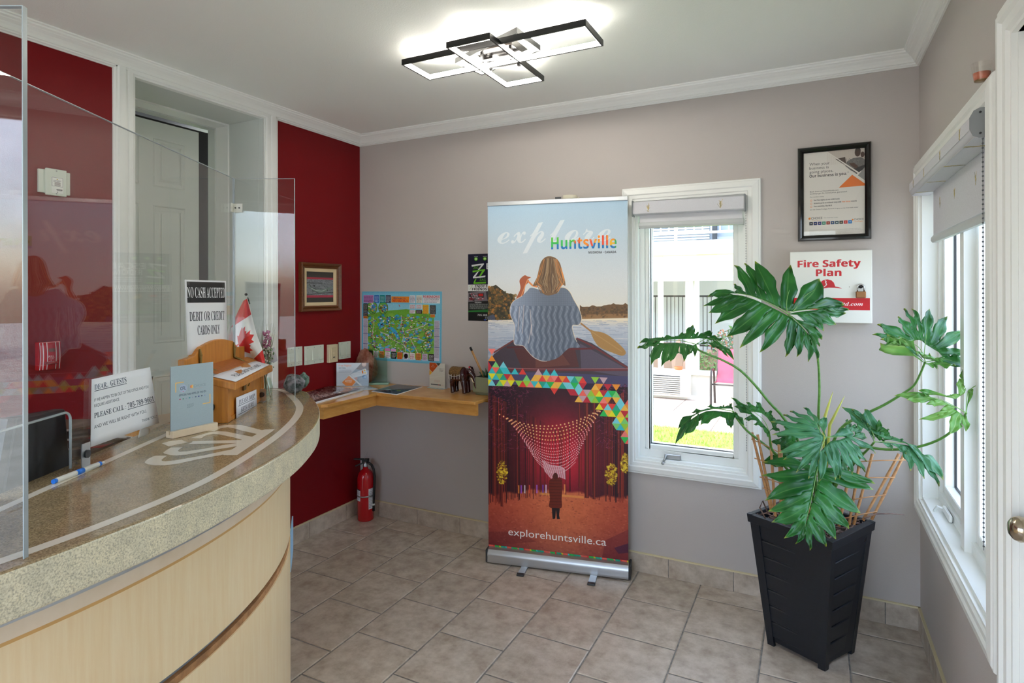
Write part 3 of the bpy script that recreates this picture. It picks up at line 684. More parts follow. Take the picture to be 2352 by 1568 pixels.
# pale blue tab on the far end of the counter, seen past its curved front
un_ = UL - 0.004; nn_ = AB - RB + math.sqrt(RB*RB-UL*UL)
tA = at_depth(668.5, 1290, 2.12); tB = at_depth(673.5, 1290, 2.30); zt = at_depth(671, 1208, 2.2)[2]; zb = at_depth(671, 1290, 2.2)[2]
bl = MB(); dt = np.array([tB[0]-tA[0], tB[1]-tA[1], 0]); pt = np.array([-dt[1], dt[0], 0])/np.linalg.norm(dt)*.004
bl.obox((tA[0], tA[1], zb), dt, pt, (0, 0, zt-zb)); bl.build('end_tab', mat('pale_blue_plastic', (150, 196, 232), 0.5), counter)
# desk behind the counter
desk = thing('desk', 'low brown wooden desk behind the reception counter', 'desk', (*L2(0, -0.3), 0))
m = MB(); m.hexa([L2(-0.50, -0.62, 0.72), L2(1.2, -0.62, 0.72), L2(1.2, -0.06, 0.72), L2(-0.50, -0.06, 0.72)], [L2(-0.50, -0.62, 0.75), L2(1.2, -0.62, 0.75), L2(1.2, -0.06, 0.75), L2(-0.50, -0.06, 0.75)]); m.build('desktop', MAT['desk_wood'], desk)
for u in (-0.45, 1.15): 
    m = MB(); m.hexa([L2(u-.012, -0.60, 0), L2(u+.012, -0.60, 0), L2(u+.012, -0.08, 0), L2(u-.012, -0.08, 0)], [L2(u-.012, -0.60, 0.72), L2(u+.012, -0.60, 0.72), L2(u+.012, -0.08, 0.72), L2(u-.012, -0.08, 0.72)]); m.build('side_panel', MAT['desk_wood'], desk)
# wooden ledge along the red wall, seen under the counter edge
lz = 0.93
led = MB(); q0 = on_z(330, 948, lz); led.box(0.002, 0.30, -1.60, -0.80, lz-0.045, lz-0.012)
ledge = thing('wall_ledge', 'honey brown wooden ledge crossing the recessed office doorway', 'ledge', (0.15, -1.2, lz))
led.build('fascia', MAT['shelf_wood'], ledge); MB().box(0.0, 0.32, -1.60, -0.80, lz-0.012, lz, 0.002).build('ledge_top', mat('taupe_ledge_top', (178, 156, 136), 0.3), ledge)
# ---- clear screens on the counter
ZT = 1.966
guard = thing('sneeze_guard', 'clear acrylic screen of three panels bolted to the counter', 'screen', (0.73, -1.56, HC))
c1 = np.array([0.73, -1.56]); c2 = np.array([1.42, -2.76]); RG = np.array([0.8946, 0.447])
b_end = c1 + RG*0.244; n_end = c2 + RG*0.246
def pane(p, q, z0, z1, t, name, holes=None):
    p, q = np.array(p), np.array(q); d = (q-p)/np.linalg.norm(q-p); nn = np.array([-d[1], d[0]])*t/2; Ln = np.linalg.norm(q-p)
    V = lambda s, z, k: (*(p + d*s + nn*k), z)
    m = MB()
    if holes is None:
        for k in (1, -1): m.quad(V(0, z0, k), V(Ln, z0, k), V(Ln, z1, k), V(0, z1, k))
        o = m.build(name, MAT['acrylic'], guard, recalc=False)
        ed = MB()
        for s0, s1, za, zb in ((0, 0.0015, z0, z1), (Ln-0.0015, Ln, z0, z1), (0.0015, Ln-0.0015, z1-0.0015, z1)):
            ed.hexa([V(s0, za, 1.01), V(s1, za, 1.01), V(s1, za, -1.01), V(s0, za, -1.01)], [V(s0, zb, 1.01), V(s1, zb, 1.01), V(s1, zb, -1.01), V(s0, zb, -1.01)])
        ed.build('panel_edge', MAT['acrylic_edge'], o)
    else:
        h0, h1, hz, r = holes
        arcp = [(h0 + r - r*math.cos(a), hz - r + r*math.sin(a)) for a in [i*math.pi/12 for i in range(7)]]
        arcq = [(h1 - r + r*math.sin(a), hz - r + r*math.cos(a)) for a in [i*math.pi/12 for i in range(7)]]
        prof = [(h0, z0)] + arcp + arcq + [(h1, z0)]
        poly = [(0, z0)] + prof + [(Ln, z0), (Ln, z1), (0, z1)]
        for k in (1, -1): m.add([V(s, z, k) for s, z in poly], [tuple(range(len(poly)))])
        o = m.build(name, MAT['acrylic'], guard, recalc=False)
        bm = bmesh.new(); bm.from_mesh(o.data); bmesh.ops.triangulate(bm, faces=bm.faces[:]); bm.to_mesh(o.data); bm.free()
        ed = MB()
        ed.tube([(*(p + d*s), z) for s, z in prof], 0.003, 6)
        for s0, s1, za, zb in ((0, 0.0015, z0, z1), (Ln-0.0015, Ln, z0, z1), (0.0015, Ln-0.0015, z1-0.0015, z1)):
            ed.hexa([V(s0, za, 1.01), V(s1, za, 1.01), V(s1, za, -1.01), V(s0, za, -1.01)], [V(s0, zb, 1.01), V(s1, zb, 1.01), V(s1, zb, -1.01), V(s0, zb, -1.01)])
        ed.build('panel_edge', MAT['acrylic_edge'], o)
    return o
dA = (c2-c1)/np.linalg.norm(c2-c1); NA = np.array([-dA[1], dA[0]]); NA = NA if NA @ (CAM[:2]-c1) > 0 else -NA
def sA(x, y=None):      # where the sight of pixel column x meets the long panel
    d = ray(x, 700); A = np.array([[dA[0], -d[0]], [dA[1], -d[1]]]); s, t = np.linalg.solve(A, CAM[:2]-c1); return s
h_b = sA(161); h_t = on_plane(155, 946, (*c1, 1.5), (*NA, 0))[2]
pA_ = pane(c1, c2, HC+0.012, ZT, 0.006, 'clear_panel', (h_b, min(h_b+0.42, 1.34), h_t, 0.02))
pane(c1 + RG*0.004, b_end, HC+0.002, ZT-0.002, 0.005, 'clear_panel'); pane(c2 + RG*0.004, n_end, HC+0.002, ZT+0.01, 0.009, 'clear_panel')
def bracket(P, d, nn, z, w=0.03, h=0.045):
    d3 = np.array([*d, 0.0]); n3 = np.array([*nn, 0.0]); P3 = np.array([*P, z])
    m = MB(); m.obox(P3 + n3*0.004, d3*w, n3*0.003, (0, 0, h)); m.obox(P3 + n3*0.004, d3*w, n3*0.03, (0, 0, 0.003)); o = m.build('bracket', MAT['alu'], guard)
    s = MB(); c = P3 + d3*w/2 + n3*0.007 + np.array([0, 0, h*0.55]); s.tube([c, c + n3*0.005], 0.010, 14, smooth=False); s.build('bolt', MAT['dark_grey'], o)
sb = sA(200); bracket(c1 + dA*(sb+0.0), dA, NA, HC+0.001, 0.03, 0.06)
bracket(c1 + RG*0.10, RG, np.array([0.447, -0.8946]), HC+0.001, 0.03, 0.05)
hz_ = on_plane(527, 485, (*c1, 1.5), (*NA, 0))[2]
hg = MB(); hg.obox((*(c1 + dA*0.028), hz_), (*( -dA*0.026), 0), (*(NA*0.004), 0), (0, 0, 0.034)); hg.obox((*(c1 + RG*0.002 + np.array([.447,-.8946])*.004), hz_), (*(RG*0.036), 0), (*(np.array([0.447, -0.8946])*0.003), 0), (0, 0, 0.034)); hb = hg.build('corner_clip', MAT['white_plastic'], guard)
for f in (0.012, 0.027):
    q = np.array([*(c1 + RG*f + np.array([.447,-.8946])*.0075), hz_+0.017]); MB().tube([q, q+np.array([.447,-.8946,0])*0.002], 0.003, 8).build('screw', MAT['dark_grey'], hb)
# ---- shelf on the walls in the corner
SZ = 0.904
shelf = thing('corner_shelf', 'honey maple shelf running round the room corner, with deep fascia', 'shelf', (0.2, -0.2, SZ))
A_ = on_z(866, 902, SZ); B_ = on_z(1120, 912, SZ); E_ = on_z(743, 930, SZ)
sx, sy = A_[0], A_[1]
ye = E_[1]
xe = B_[0] + 0.012
m = MB(); m.prism([(0.002, -0.002), (0.002, ye), (sx-0.025, ye), (sx, ye+0.025), (sx, sy), (xe, sy), (xe, -0.002)], SZ-0.018, SZ); st_ = m.build('shelf_top', MAT['shelf_wood'], shelf); bevel(st_, 0.003)
FZ = 0.062
m = MB(); m.box(sx-0.035, sx-0.015, ye+0.01, sy+0.015, SZ-0.018-FZ, SZ-0.018); m.build('fascia', MAT['shelf_wood'], shelf)
m = MB(); m.box(sx-0.035, xe, sy+0.015, sy+0.035, SZ-0.018-FZ, SZ-0.018); m.build('fascia', MAT['shelf_wood'], shelf)
m = MB(); m.box(0.002, sx-0.035, ye+0.01, ye+0.03, SZ-0.018-FZ, SZ-0.018); m.build('end_fascia', MAT['shelf_wood'], shelf)
m = MB(); m.box(0.002, 0.03, ye+0.03, -0.002, SZ-0.06, SZ-0.018); m.box(0.03, xe, -0.03, -0.002, SZ-0.06, SZ-0.018); m.build('wall_cleat', MAT['shelf_wood'], shelf)
# ------------------------------------------------------------------ roll-up banner
def banner():
    bw, bh = 800, 2000
    P = Paint(bw, bh)
    H = homography([(1122.5, 471), (1441.8, 461), (1443.2, 1307.5), (1119.9, 1262.5)], [(0, 0), (bw, 0), (bw, bh), (0, bh)])
    yy = lambda x, y: H([(x, y)])[0][1]
    P.vgrad([(0, (176, 205, 228)), (250, (205, 219, 230)), (420, (226, 230, 233)), (560, (238, 234, 226)), (660, (246, 230, 205)), (700, (205, 208, 216)), (820, (168, 178, 196)), (1000, (120, 125, 150)), (1400, (60, 30, 40)), (2000, (150, 70, 60))])
    # warm glow of the low sun, lake ripples
    lake0 = int(yy(1300, 733)); g = np.random.rand(60, 40)
    for i in range(900):
        x = random.random()*bw; y = lake0 + 6 + random.random()**1.3*330; w = random.uniform(10, 60)*(0.4 + (y-lake0)/250)
        P.rect(x-w, y, x+w, y+random.uniform(1.5, 4), random.choice([(232, 226, 224), (140, 152, 180), (120, 134, 168), (215, 205, 205)]), 0.5)
    P.rect(0, lake0-4, bw, lake0+4, (255, 240, 215), .8)
    top = [(1332, 711)] + [(1332 + i*5.5, 706 - random.uniform(0, 5) - (3 if i > 12 else 0)) for i in range(20)] + [(1442, 702)]
    P.poly(H(top + [(1442, 732), (1332, 733)]), (116, 84, 52)); P.poly(H([(1332, 724), (1442, 722), (1442, 733), (1332, 734)]), (170, 124, 78), .7)
    for i in range(150):
        x = 1332 + random.random()*108; P.disc(*H([(x, random.uniform(706, 730))])[0], random.uniform(3, 8), random.choice([(90, 70, 40), (140, 98, 56), (74, 56, 36)]), .5, 7)
    P.poly(H([(1122, 660), (1140, 652), (1152, 662), (1165, 672), (1178, 674), (1186, 700), (1184, 733), (1122, 733)]), (58, 48, 24))
    for i in range(420):
        x = 1122 + random.random()**1.3*66; y = random.uniform(655 + (x-1122)*.35, 732); P.disc(*H([(x, y)])[0], random.uniform(3, 11), random.choice([(44, 40, 18), (70, 60, 26), (96, 78, 30), (196, 120, 40), (52, 44, 20), (130, 90, 36)]), .7, 7)
    P.poly(H([(1122, 724), (1134, 720), (1138, 726), (1138, 733), (1122, 733)]), (70, 74, 92))
    # canoe
    P.poly(H([(1135, 812), (1180, 779), (1200, 785), (1330, 778), (1360, 790), (1442, 845), (1442, 895), (1122, 895), (1122, 830)]), (70, 56, 66))
    P.poly(H([(1332, 790), (1442, 852), (1442, 870), (1335, 850)]), (92, 80, 96)); P.poly(H([(1180, 800), (1320, 800), (1330, 845), (1200, 850)]), (88, 44, 44)); P.poly(H([(1230, 815), (1290, 812), (1310, 840), (1230, 845)]), (110, 60, 52))
    P.poly(H([(1122, 852), (1300, 858), (1442, 868), (1442, 895), (1122, 890)]), (74, 68, 104))
    P.line(H([(1135, 808), (1180, 781)]), 9, (120, 60, 58)); P.line(H([(1325, 778), (1360, 796), (1441, 848)]), 9, (118, 46, 46)); P.line(H([(1165, 797), (1210, 796)]), 10, (92, 36, 38)); P.line(H([(1305, 803), (1365, 802)]), 10, (104, 40, 42))
    P.line(H([(1125, 846), (1250, 851), (1442, 853)]), 13, (110, 50, 56)); P.line(H([(1125, 843), (1250, 848), (1442, 850)]), 3, (190, 120, 120))
    # paddle
    P.line(H([(1331, 741), (1357, 762)]), 9, (172, 122, 74)); P.poly(loop_smooth(H([(1356, 760), (1366, 762), (1385, 766), (1405, 778), (1436, 808), (1430, 820), (1405, 812), (1378, 800), (1364, 782)])), (178, 134, 76)); P.line(H([(1360, 764), (1428, 810)]), 5, (206, 164, 104), .5)
    # arm and hand, hair strand
    P.poly(loop_smooth(H([(1186, 686), (1196, 662), (1194, 645), (1197, 638), (1206, 631), (1213, 634), (1220, 636), (1214, 640), (1216, 646), (1208, 655), (1204, 672), (1198, 684)])), (176, 92, 58)); P.line(H([(1197, 682), (1207, 655), (1213, 640)]), 5, (240, 160, 100)); P.line(H([(1214, 645), (1224, 655), (1234, 658)]), 9, (232, 140, 80))
    # knitted sweater
    body = [(1222, 660), (1212, 667), (1199, 679), (1183, 688), (1174, 700), (1172, 718), (1178, 735), (1182, 748), (1181, 787), (1192, 792), (1202, 794), (1212, 806), (1225, 820), (1240, 828), (1253, 830), (1270, 827), (1285, 820), (1307, 801), (1332, 799), (1325, 786), (1319, 772), (1315, 749), (1330, 747), (1336, 733), (1331, 712), (1319, 690), (1307, 668), (1290, 660), (1256, 668)]
    bs = np.array(loop_smooth(H(body))); m, x0, y0, x1, y1 = P.mask(np.concatenate([bs, np.roll(bs, -1, 0)], 1))
    X, Y = np.meshgrid(np.arange(x0, x1), np.arange(y0, y1)); ca = 0.5 + 0.5*np.cos((X + 5*np.sin(Y/14.0))*2*math.pi/33.0); tw = np.abs(np.sin(Y*math.pi/30.0 + (X//33)*1.3 + 1.2*np.cos(X*2*math.pi/33.0))); sh = np.where(Y < y0+105, 0.5+0.5*np.cos((X-Y)*2*math.pi/11)*np.cos((X+Y)*2*math.pi/11), ca*(0.45+0.55*tw))
    light = 1.0 - 0.28*(X-x0)/(x1-x0) + 0.08*np.cos((X-x0)/(x1-x0)*6); sw = np.stack([(112+58*sh)*light*1.02, (122+56*sh)*light*1.03, (142+54*sh)*light*1.04], -1)/255
    P.a[y0:y1, x0:x1] = P.a[y0:y1, x0:x1]*(1-m[..., None]) + sw*m[..., None]
    for a, b in (((1194, 703), (1190, 760)), ((1204, 700), (1200, 765)), ((1218, 710), (1222, 770)), ((1222, 745), (1214, 788))): P.line(H([a, b]), 5, (236, 216, 208), .6)
    P.line([tuple(q) for q in bs[10:72]], 3.5, (245, 228, 210), .8); P.line([tuple(q) for q in bs[-50:-8]], 3.5, (250, 228, 196), .8)
    # hair
    hair = [(1262, 588), (1252, 591), (1243, 602), (1238, 620), (1234, 636), (1228, 648), (1225, 656), (1236, 655), (1243, 660), (1246, 672), (1258, 678), (1272, 676), (1281, 672), (1285, 660), (1293, 654), (1299, 656), (1297, 640), (1291, 620), (1287, 605), (1280, 595), (1272, 590)]
    P.poly(loop_smooth(H(hair)), (128, 98, 70))
    for i in range(70):
        t = random.random(); xa = 1250 + 28*t + random.uniform(-3, 3); xb = 1232 + 62*t; pts = [(xa, 592 + 6*abs(t-.5)), (xa*.5 + xb*.5 + random.uniform(-4, 4), 625), (xb + random.uniform(-3, 3), 648), (xb*.6 + 1264*.4 + random.uniform(-4, 4), random.uniform(655, 674))]
        c = random.choice([(96, 72, 52), (160, 128, 92), (196, 170, 136), (120, 90, 60), (84, 64, 50)]); c = (226, 140, 72) if (t < .10 or t > .90) and random.random() < .5 else c
        P.line(H(pts), random.uniform(2, 5), c, .6)
    for a in (((1238, 632), (1230, 650)), ((1292, 625), (1297, 645)), ((1284, 640), (1292, 655)), ((1290, 615), (1294, 640))): P.line(H(list(a)), 6, (250, 160, 80), .55)
    # lower picture: the lit forest walk
    LB = [(1122, 881), (1300, 888), (1442, 893), (1444, 1308), (1119, 1263)]
    gx, gy = np.meshgrid(np.arange(bw), np.arange(bh)); c0 = H([(1283, 1050)])[0]
    glow = np.exp(-(((gx-c0[0])/230.0)**2 + ((gy-c0[1])/260.0)**2)); nz_ = .45*fog(bh, bw, 9, 1) + .35*fog(bh, bw, 28, 2) + .3*np.random.rand(bh, bw)
    gl = np.clip((gy - yy(1280, 1140)) / 420.0, 0, 1); forest = np.stack([26 + 190*glow + 16*nz_, 9 + 26*glow + 6*nz_, 22 + 34*glow + 10*nz_], -1)
    path = np.exp(-((gx - c0[0] - 20)/260.0)**2); ground = np.stack([196 + 44*path - 80*gl**2 - 30*nz_, 88 + 44*path - 44*gl**2 - 24*nz_, 66 + 22*path - 6*gl**2 - 18*nz_], -1)
    edge = yy(1280, 1140) + 28*np.cos(gx/800*6.0) - np.where(gx > 600, (gx-600)*0.28, 0) + 8*np.sin(gx/23.0) - 6
    k = np.clip((gy - edge)/14.0, 0, 1)[..., None]; P.fill(np.concatenate([np.array(H(LB)), np.roll(np.array(H(LB)), -1, 0)], 1), ((forest*(1-k) + ground*k)/255).astype(np.float32))
    for i in range(130):
        x = 1120 + random.random()*324; d = abs(x-1280)/160; yb = 1135 + d*22 + random.uniform(-8, 8); w = random.uniform(1.5, 6)*(0.5+d); c = random.choice([(70, 20, 24), (120, 34, 28), (40, 12, 20), (150, 50, 36), (90, 24, 26)])
        P.line(H([(x, 900 + 90*(1-d)), (x + random.uniform(-2, 2), yb)]), w, c, .75)
    for x, w, yb in ((1133, 13, 1140), (1151, 15, 1165), (1187, 10, 1120), (1364, 16, 1152), (1347, 24, 1148), (1405, 13, 1145), (1420, 16, 1140), (1330, 10, 1125)): P.line(H([(x, 915), (x, yb)]), w, (84, 24, 24), .9); P.line(H([(x+1, 930), (x+1, yb)]), w*.35, (168, 60, 44), .7)
    for i in range(900):
        x = random.choice([random.uniform(1123, 1215), random.uniform(1370, 1440)]); y = 885 + 150*random.random()**1.5; P.line(H([(x, y), (x + random.uniform(-9, 9), y + random.uniform(-2, 7))]), 3.5, random.choice([(120, 40, 80), (170, 70, 110), (90, 26, 50), (60, 16, 40)]), .5)
    for cx_, cy_, rx, ry in ((1152, 1087, 12, 28), (1404, 1097, 14, 26), (1436, 1072, 10, 24)):
        for i in range(170): a = random.random()*6.28; r = math.sqrt(random.random()); P.disc(*H([(cx_ + rx*r*math.cos(a), cy_ + ry*r*math.sin(a))])[0], random.uniform(3, 7), random.choice([(226, 190, 40), (250, 222, 70), (170, 120, 30), (120, 84, 24)]), .8, 6)
    for x, c in ((1190, (255, 150, 60)), (1196, (170, 90, 240)), (1204, (250, 230, 230)), (1232, (180, 110, 230)), (1246, (120, 70, 200)), (1253, (240, 220, 255)), (1215, (230, 90, 60)), (1296, (255, 170, 90))): P.line(H([(x, 1118), (x, 1136)]), 8, c, .8)
    P.rect(*H([(1238, 1140)])[0], *H([(1340, 1146)])[0], (255, 190, 90), .5)
    for i in range(500):
        x = random.uniform(1121, 1442); y = random.uniform(1150, 1300); P.disc(*H([(x, y)])[0], random.uniform(2, 9), random.choice([(130, 44, 40), (226, 130, 96), (110, 36, 44), (240, 150, 110)]), .3, 6, random.uniform(1.5, 4))
    P.poly(H([(1390, 1250), (1444, 1225), (1444, 1308), (1380, 1300)]), (110, 36, 48), .5); P.poly(H([(1410, 1268), (1444, 1258), (1444, 1280), (1420, 1282)]), (64, 26, 62), .7); P.poly(H([(1120, 1225), (1180, 1226), (1230, 1250), (1120, 1258)]), (110, 40, 44), .4)
    # strings of lights
    for r in range(15):
        t = r/14; xl_, yl_ = 1147 + 75*t**.8, 952 + 95*t**1.15; xr_, yr_ = 1390 - 70*t**.9 , 936 + 130*t**1.2; sag = 22 + 26*(1-abs(t-.45)) ; n = 26 + r
        col = (255, 226, 150) if t < .35 else (255, 190, 190) if t < .6 else (255, 226, 232)
        for i in range(n+1):
            s = i/n; x = xl_ + (xr_-xl_)*s; y = yl_ + (yr_-yl_)*s + sag*4*s*(1-s); q = H([(x, y)])[0]; P.disc(*q, 7.5-3*t, (230, 60, 60), .35, 8); P.disc(*q, 4.2-1.6*t, col, .95, 8)
    P.poly(H([(1244, 1060), (1262, 1070), (1290, 1076), (1297, 1082), (1298, 1106), (1284, 1100), (1268, 1108), (1250, 1086)]), (240, 200, 208), .85)
    for i in range(9): P.line(H([(1246 + i*5.5, 1064 + i*2), (1262 + i*4, 1106)]), 3, (200, 40, 60), .6)
    # walker seen from behind
    P.poly(H([(1266, 1171), (1285, 1171), (1283, 1190), (1285, 1198), (1278, 1198), (1276, 1176), (1274, 1197), (1268, 1198)]), (34, 18, 22))
    P.poly(loop_smooth(H([(1275, 1091), (1269, 1096), (1268, 1102), (1261, 1108), (1259, 1122), (1262, 1150), (1260, 1169), (1275, 1172), (1289, 1171), (1289, 1150), (1291, 1124), (1289, 1108), (1281, 1102), (1280, 1096)])), (112, 36, 24))
    for y in range(1108, 1170, 7): P.line(H([(1261, y), (1289, y+1)]), 3.5, (74, 22, 18), .7)
    P.disc(*H([(1275, 1098)])[0], 14, (90, 30, 22), 1, 14, 20)
    # triangle mosaic
    pal = [(250, 106, 92), (238, 64, 54), (246, 150, 44), (252, 190, 74), (244, 232, 40), (36, 186, 84), (130, 214, 120), (60, 200, 208), (126, 216, 226), (206, 168, 176), (30, 170, 140), (44, 36, 60), (200, 40, 56), (250, 130, 120), (160, 210, 60)]
    tw_, th_ = 46.0, 36.0
    pl_ = H([(1123, 845), (1180, 872), (1240, 875), (1300, 884), (1360, 905), (1400, 930), (1441, 975)])
    for r in range(-2, 30):
        y = 985 + r*th_ - 150
        for q in range(-2, 38):
            x = q*tw_/2; upw = (q + r) % 2 == 0
            cxm, cym = x, y + th_/2; yc = np.interp(cxm, [p[0] for p in pl_], [p[1] for p in pl_]); hw = np.interp(cxm, [0, 60, 140, 450, 640, 800], [115, 70, 44, 62, 84, 150])
            d = abs(cym - yc)/hw
            if d > 1.25 or random.random() < max(0, d - .55)*1.5 or random.random() < .06: continue
            tri = [(x - tw_/2, y + th_), (x + tw_/2, y + th_), (x, y)] if upw else [(x - tw_/2, y), (x + tw_/2, y), (x, y + th_)]
            P.poly(tri, random.choice(pal))
    for i in range(22):
        x = i*bw/22; P.poly([(x, bh-20), (x+bw/22*.75, bh-20), (x+bw/22, bh), (x+bw/22*.25, bh)], pal[(i*5) % len(pal)]); P.poly([(x+bw/22*.75, bh-20), (x+bw/22*1.25, bh-20), (x+bw/22, bh)], pal[(i*3+1) % len(pal)])
    # lettering
    e0 = H([(1145, 560)])[0]; P.text('explore', 58, 222, 150, (240, 244, 248), 'script', width=650, alpha=.70)
    lt = 'Huntsville'; x = 375.0; seg = _edges(lt, 'sansb'); q = seg.reshape(-1, 2).copy(); q[:, 0] -= q[:, 0].min(); k = 365/q[:, 0].max(); q[:, 0] = q[:, 0]*k + 375; q[:, 1] = -q[:, 1]*k*1.28 + 262
    ci = np.zeros((bh, bw, 3), np.float32); ci[:] = (60/255, 160/255, 90/255); cp = [(36, 160, 84), (60, 190, 90), (90, 200, 70), (240, 120, 50), (248, 190, 50), (238, 80, 50), (250, 150, 40), (30, 120, 190), (40, 150, 200), (20, 90, 160)]
    for i in range(60):
        cx_ = 375 + (i*37 % 370); cy_ = 190 + (i*53 % 80); f = (cx_-375)/365; c = cp[(i*7) % 3] if f < .33 and cy_ < 240 else cp[7 + i % 3] if cy_ > 240 else cp[3 + i % 4]
        ci[max(cy_-20, 0):cy_+20, cx_-22:cx_+22] = np.array(c, np.float32)/255
    P.fill(q.reshape(-1, 4), ci); P.text('MUSKOKA • CANADA', 738, 290, 12.5, (54, 58, 66), 'sansb', width=152, align='r')
    P.text('explorehuntsville.ca', 400, 1912, 42, (250, 250, 248), 'sans', width=560, align='c')
    P.noise(.02)
    return P
bl_, br_ = np.array([1.152, -0.288]), np.array([1.935, -0.133])
bd = (br_-bl_)/np.linalg.norm(br_-bl_); bn = np.array([bd[1], -bd[0]])     # bn points at the visitor
bL = np.linalg.norm(br_-bl_)
ban = thing('rollup_banner', 'tall roll-up banner with a woman in a canoe above a lit forest walk', 'banner', (*((bl_+br_)/2 - bn*0.045), 0))
def B3(s, n, z): p = bl_ + bd*s + bn*n; return (p[0], p[1], z)
prof = [(-0.088, 0.008), (-0.088, 0.060), (-0.060, 0.078), (-0.035, 0.082), (-0.012, 0.076), (0.0, 0.060), (0.003, 0.048), (0.0, 0.034), (0.002, 0.022), (0.0, 0.008)]
m = MB(); k = len(prof); m.add([B3(0.012, n, z) for n, z in prof] + [B3(bL-0.012, n, z) for n, z in prof], [(i, (i+1) % k, k+(i+1) % k, k+i) for i in range(k)]); smooth_by_angle(m.build('cassette', MAT['alu'], ban), 30)
for s0 in (0.0, bL-0.012):
    m = MB(); m.hexa([B3(s0, -0.09, 0.006), B3(s0+0.012, -0.09, 0.006), B3(s0+0.012, 0.004, 0.006), B3(s0, 0.004, 0.006)], [B3(s0, -0.09, 0.080), B3(s0+0.012, -0.09, 0.080), B3(s0+0.012, 0.004, 0.080), B3(s0, 0.004, 0.080)]); bevel(m.build('end_cap', MAT['dark_grey'], ban), 0.006)
for px_ in (1204, 1352):
    s = (on_y(px_, 1320, -0.25)[0]-bl_[0])/bd[0]; m = MB(); m.hexa([B3(s-.018, -0.06, 0.0), B3(s+.018, -0.06, 0.0), B3(s+.018, 0.085, 0.0), B3(s-.018, 0.085, 0.0)], [B3(s-.018, -0.06, 0.008), B3(s+.018, -0.06, 0.008), B3(s+.018, 0.085, 0.008), B3(s-.018, 0.085, 0.008)]); f = m.build('foot', MAT['alu'], ban)
    m = MB(); m.hexa([B3(s-.020, 0.083, 0.0), B3(s+.020, 0.083, 0.0), B3(s+.020, 0.100, 0.0), B3(s-.020, 0.100, 0.0)], [B3(s-.020, 0.083, 0.014), B3(s+.020, 0.083, 0.014), B3(s+.020, 0.100, 0.010), B3(s-.020, 0.100, 0.010)]); bevel(m.build('foot_cap', MAT['dark_grey'], f), 0.003)
nb = -0.040
tl = on_plane(1122.5, 471, B3(0, nb, 1), (*bn, 0)); tr = on_plane(1441.8, 461, B3(0, nb, 1), (*bn, 0)); br3 = on_plane(1443.2, 1307.5, B3(0, nb, 1), (*bn, 0)); bl3 = on_plane(1119.9, 1262.5, B3(0, nb, 1), (*bn, 0))
zt_, zb_ = (tl[2]+tr[2])/2, 0.070
s0_, s1_ = (np.array(tl[:2])+np.array(bl3[:2])-2*(bl_+bn*nb)) @ bd/2, (np.array(tr[:2])+np.array(br3[:2])-2*(bl_+bn*nb)) @ bd/2
BAN = banner()
sheet('printed_panel', B3(s0_, nb, zt_), np.array([*bd, 0])*(s1_-s0_), (0, 0, zb_-zt_), BAN.material('banner_print', 0.42, 0.35), ban, 0.0008)
m = MB(); m.hexa([B3(s0_-.003, nb-.008, zt_-.002), B3(s1_+.003, nb-.008, zt_-.002), B3(s1_+.003, nb+.006, zt_-.002), B3(s0_-.003, nb+.006, zt_-.002)], [B3(s0_-.003, nb-.006, zt_+.022), B3(s1_+.003, nb-.006, zt_+.022), B3(s1_+.003, nb+.004, zt_+.022), B3(s0_-.003, nb+.004, zt_+.022)]); bevel(m.build('top_rail', MAT['alu'], ban), 0.003)
m = MB(); m.tube([B3(bL/2, -0.07, 0.06), B3(bL/2, -0.07, zt_-0.2), B3(bL/2, nb-0.012, zt_+0.01)], 0.007, 8); m.build('support_pole', MAT['alu'], ban)
m = MB(); q = at_depth(1276, 457, 3.16); s = (q[:2]-bl_) @ bd; m.hexa([B3(s-.016, nb-.014, zt_+.005), B3(s+.016, nb-.014, zt_+.005), B3(s+.016, nb-.007, zt_+.005), B3(s-.016, nb-.007, zt_+.005)], [B3(s-.016, nb-.014, zt_+.034), B3(s+.016, nb-.014, zt_+.034), B3(s+.016, nb-.007, zt_+.034), B3(s-.016, nb-.007, zt_+.034)]); m.build('pole_hook', MAT['dark_grey'], ban)

# ------------------------------------------------------------------ things on the back wall
def wall_box(name, x0, x1, z0, z1, d, m, par, y=0.0, bv=0.0): return MB().box(x0, x1, y-d, y, z0, z1, bv).build(name, m, par)
# alarm device above the banner
al = thing('alarm_siren', 'small round cream wall siren peeking over the banner top', 'alarm', (1.558, -0.001, 2.03))
m = MB(); m.lathe([(0.042, 2.030), (0.043, 2.036), (0.043, 2.050), (0.040, 2.054), (0.0, 2.055)], 24, at=(1.566, -0.046, 0)); m.box(1.524, 1.608, -0.012, -0.001, 1.99, 2.05); m.build('cap', mat('cream_plastic', (226, 220, 200), 0.45), al)
m = MB(); m.lathe([(0.034, 1.985), (0.034, 2.030)], 20, at=(1.566, -0.046, 0)); m.build('grille', mat('metal_grille', (120, 116, 106), 0.5, metal=.4, bump=.6, bscale=400), al)
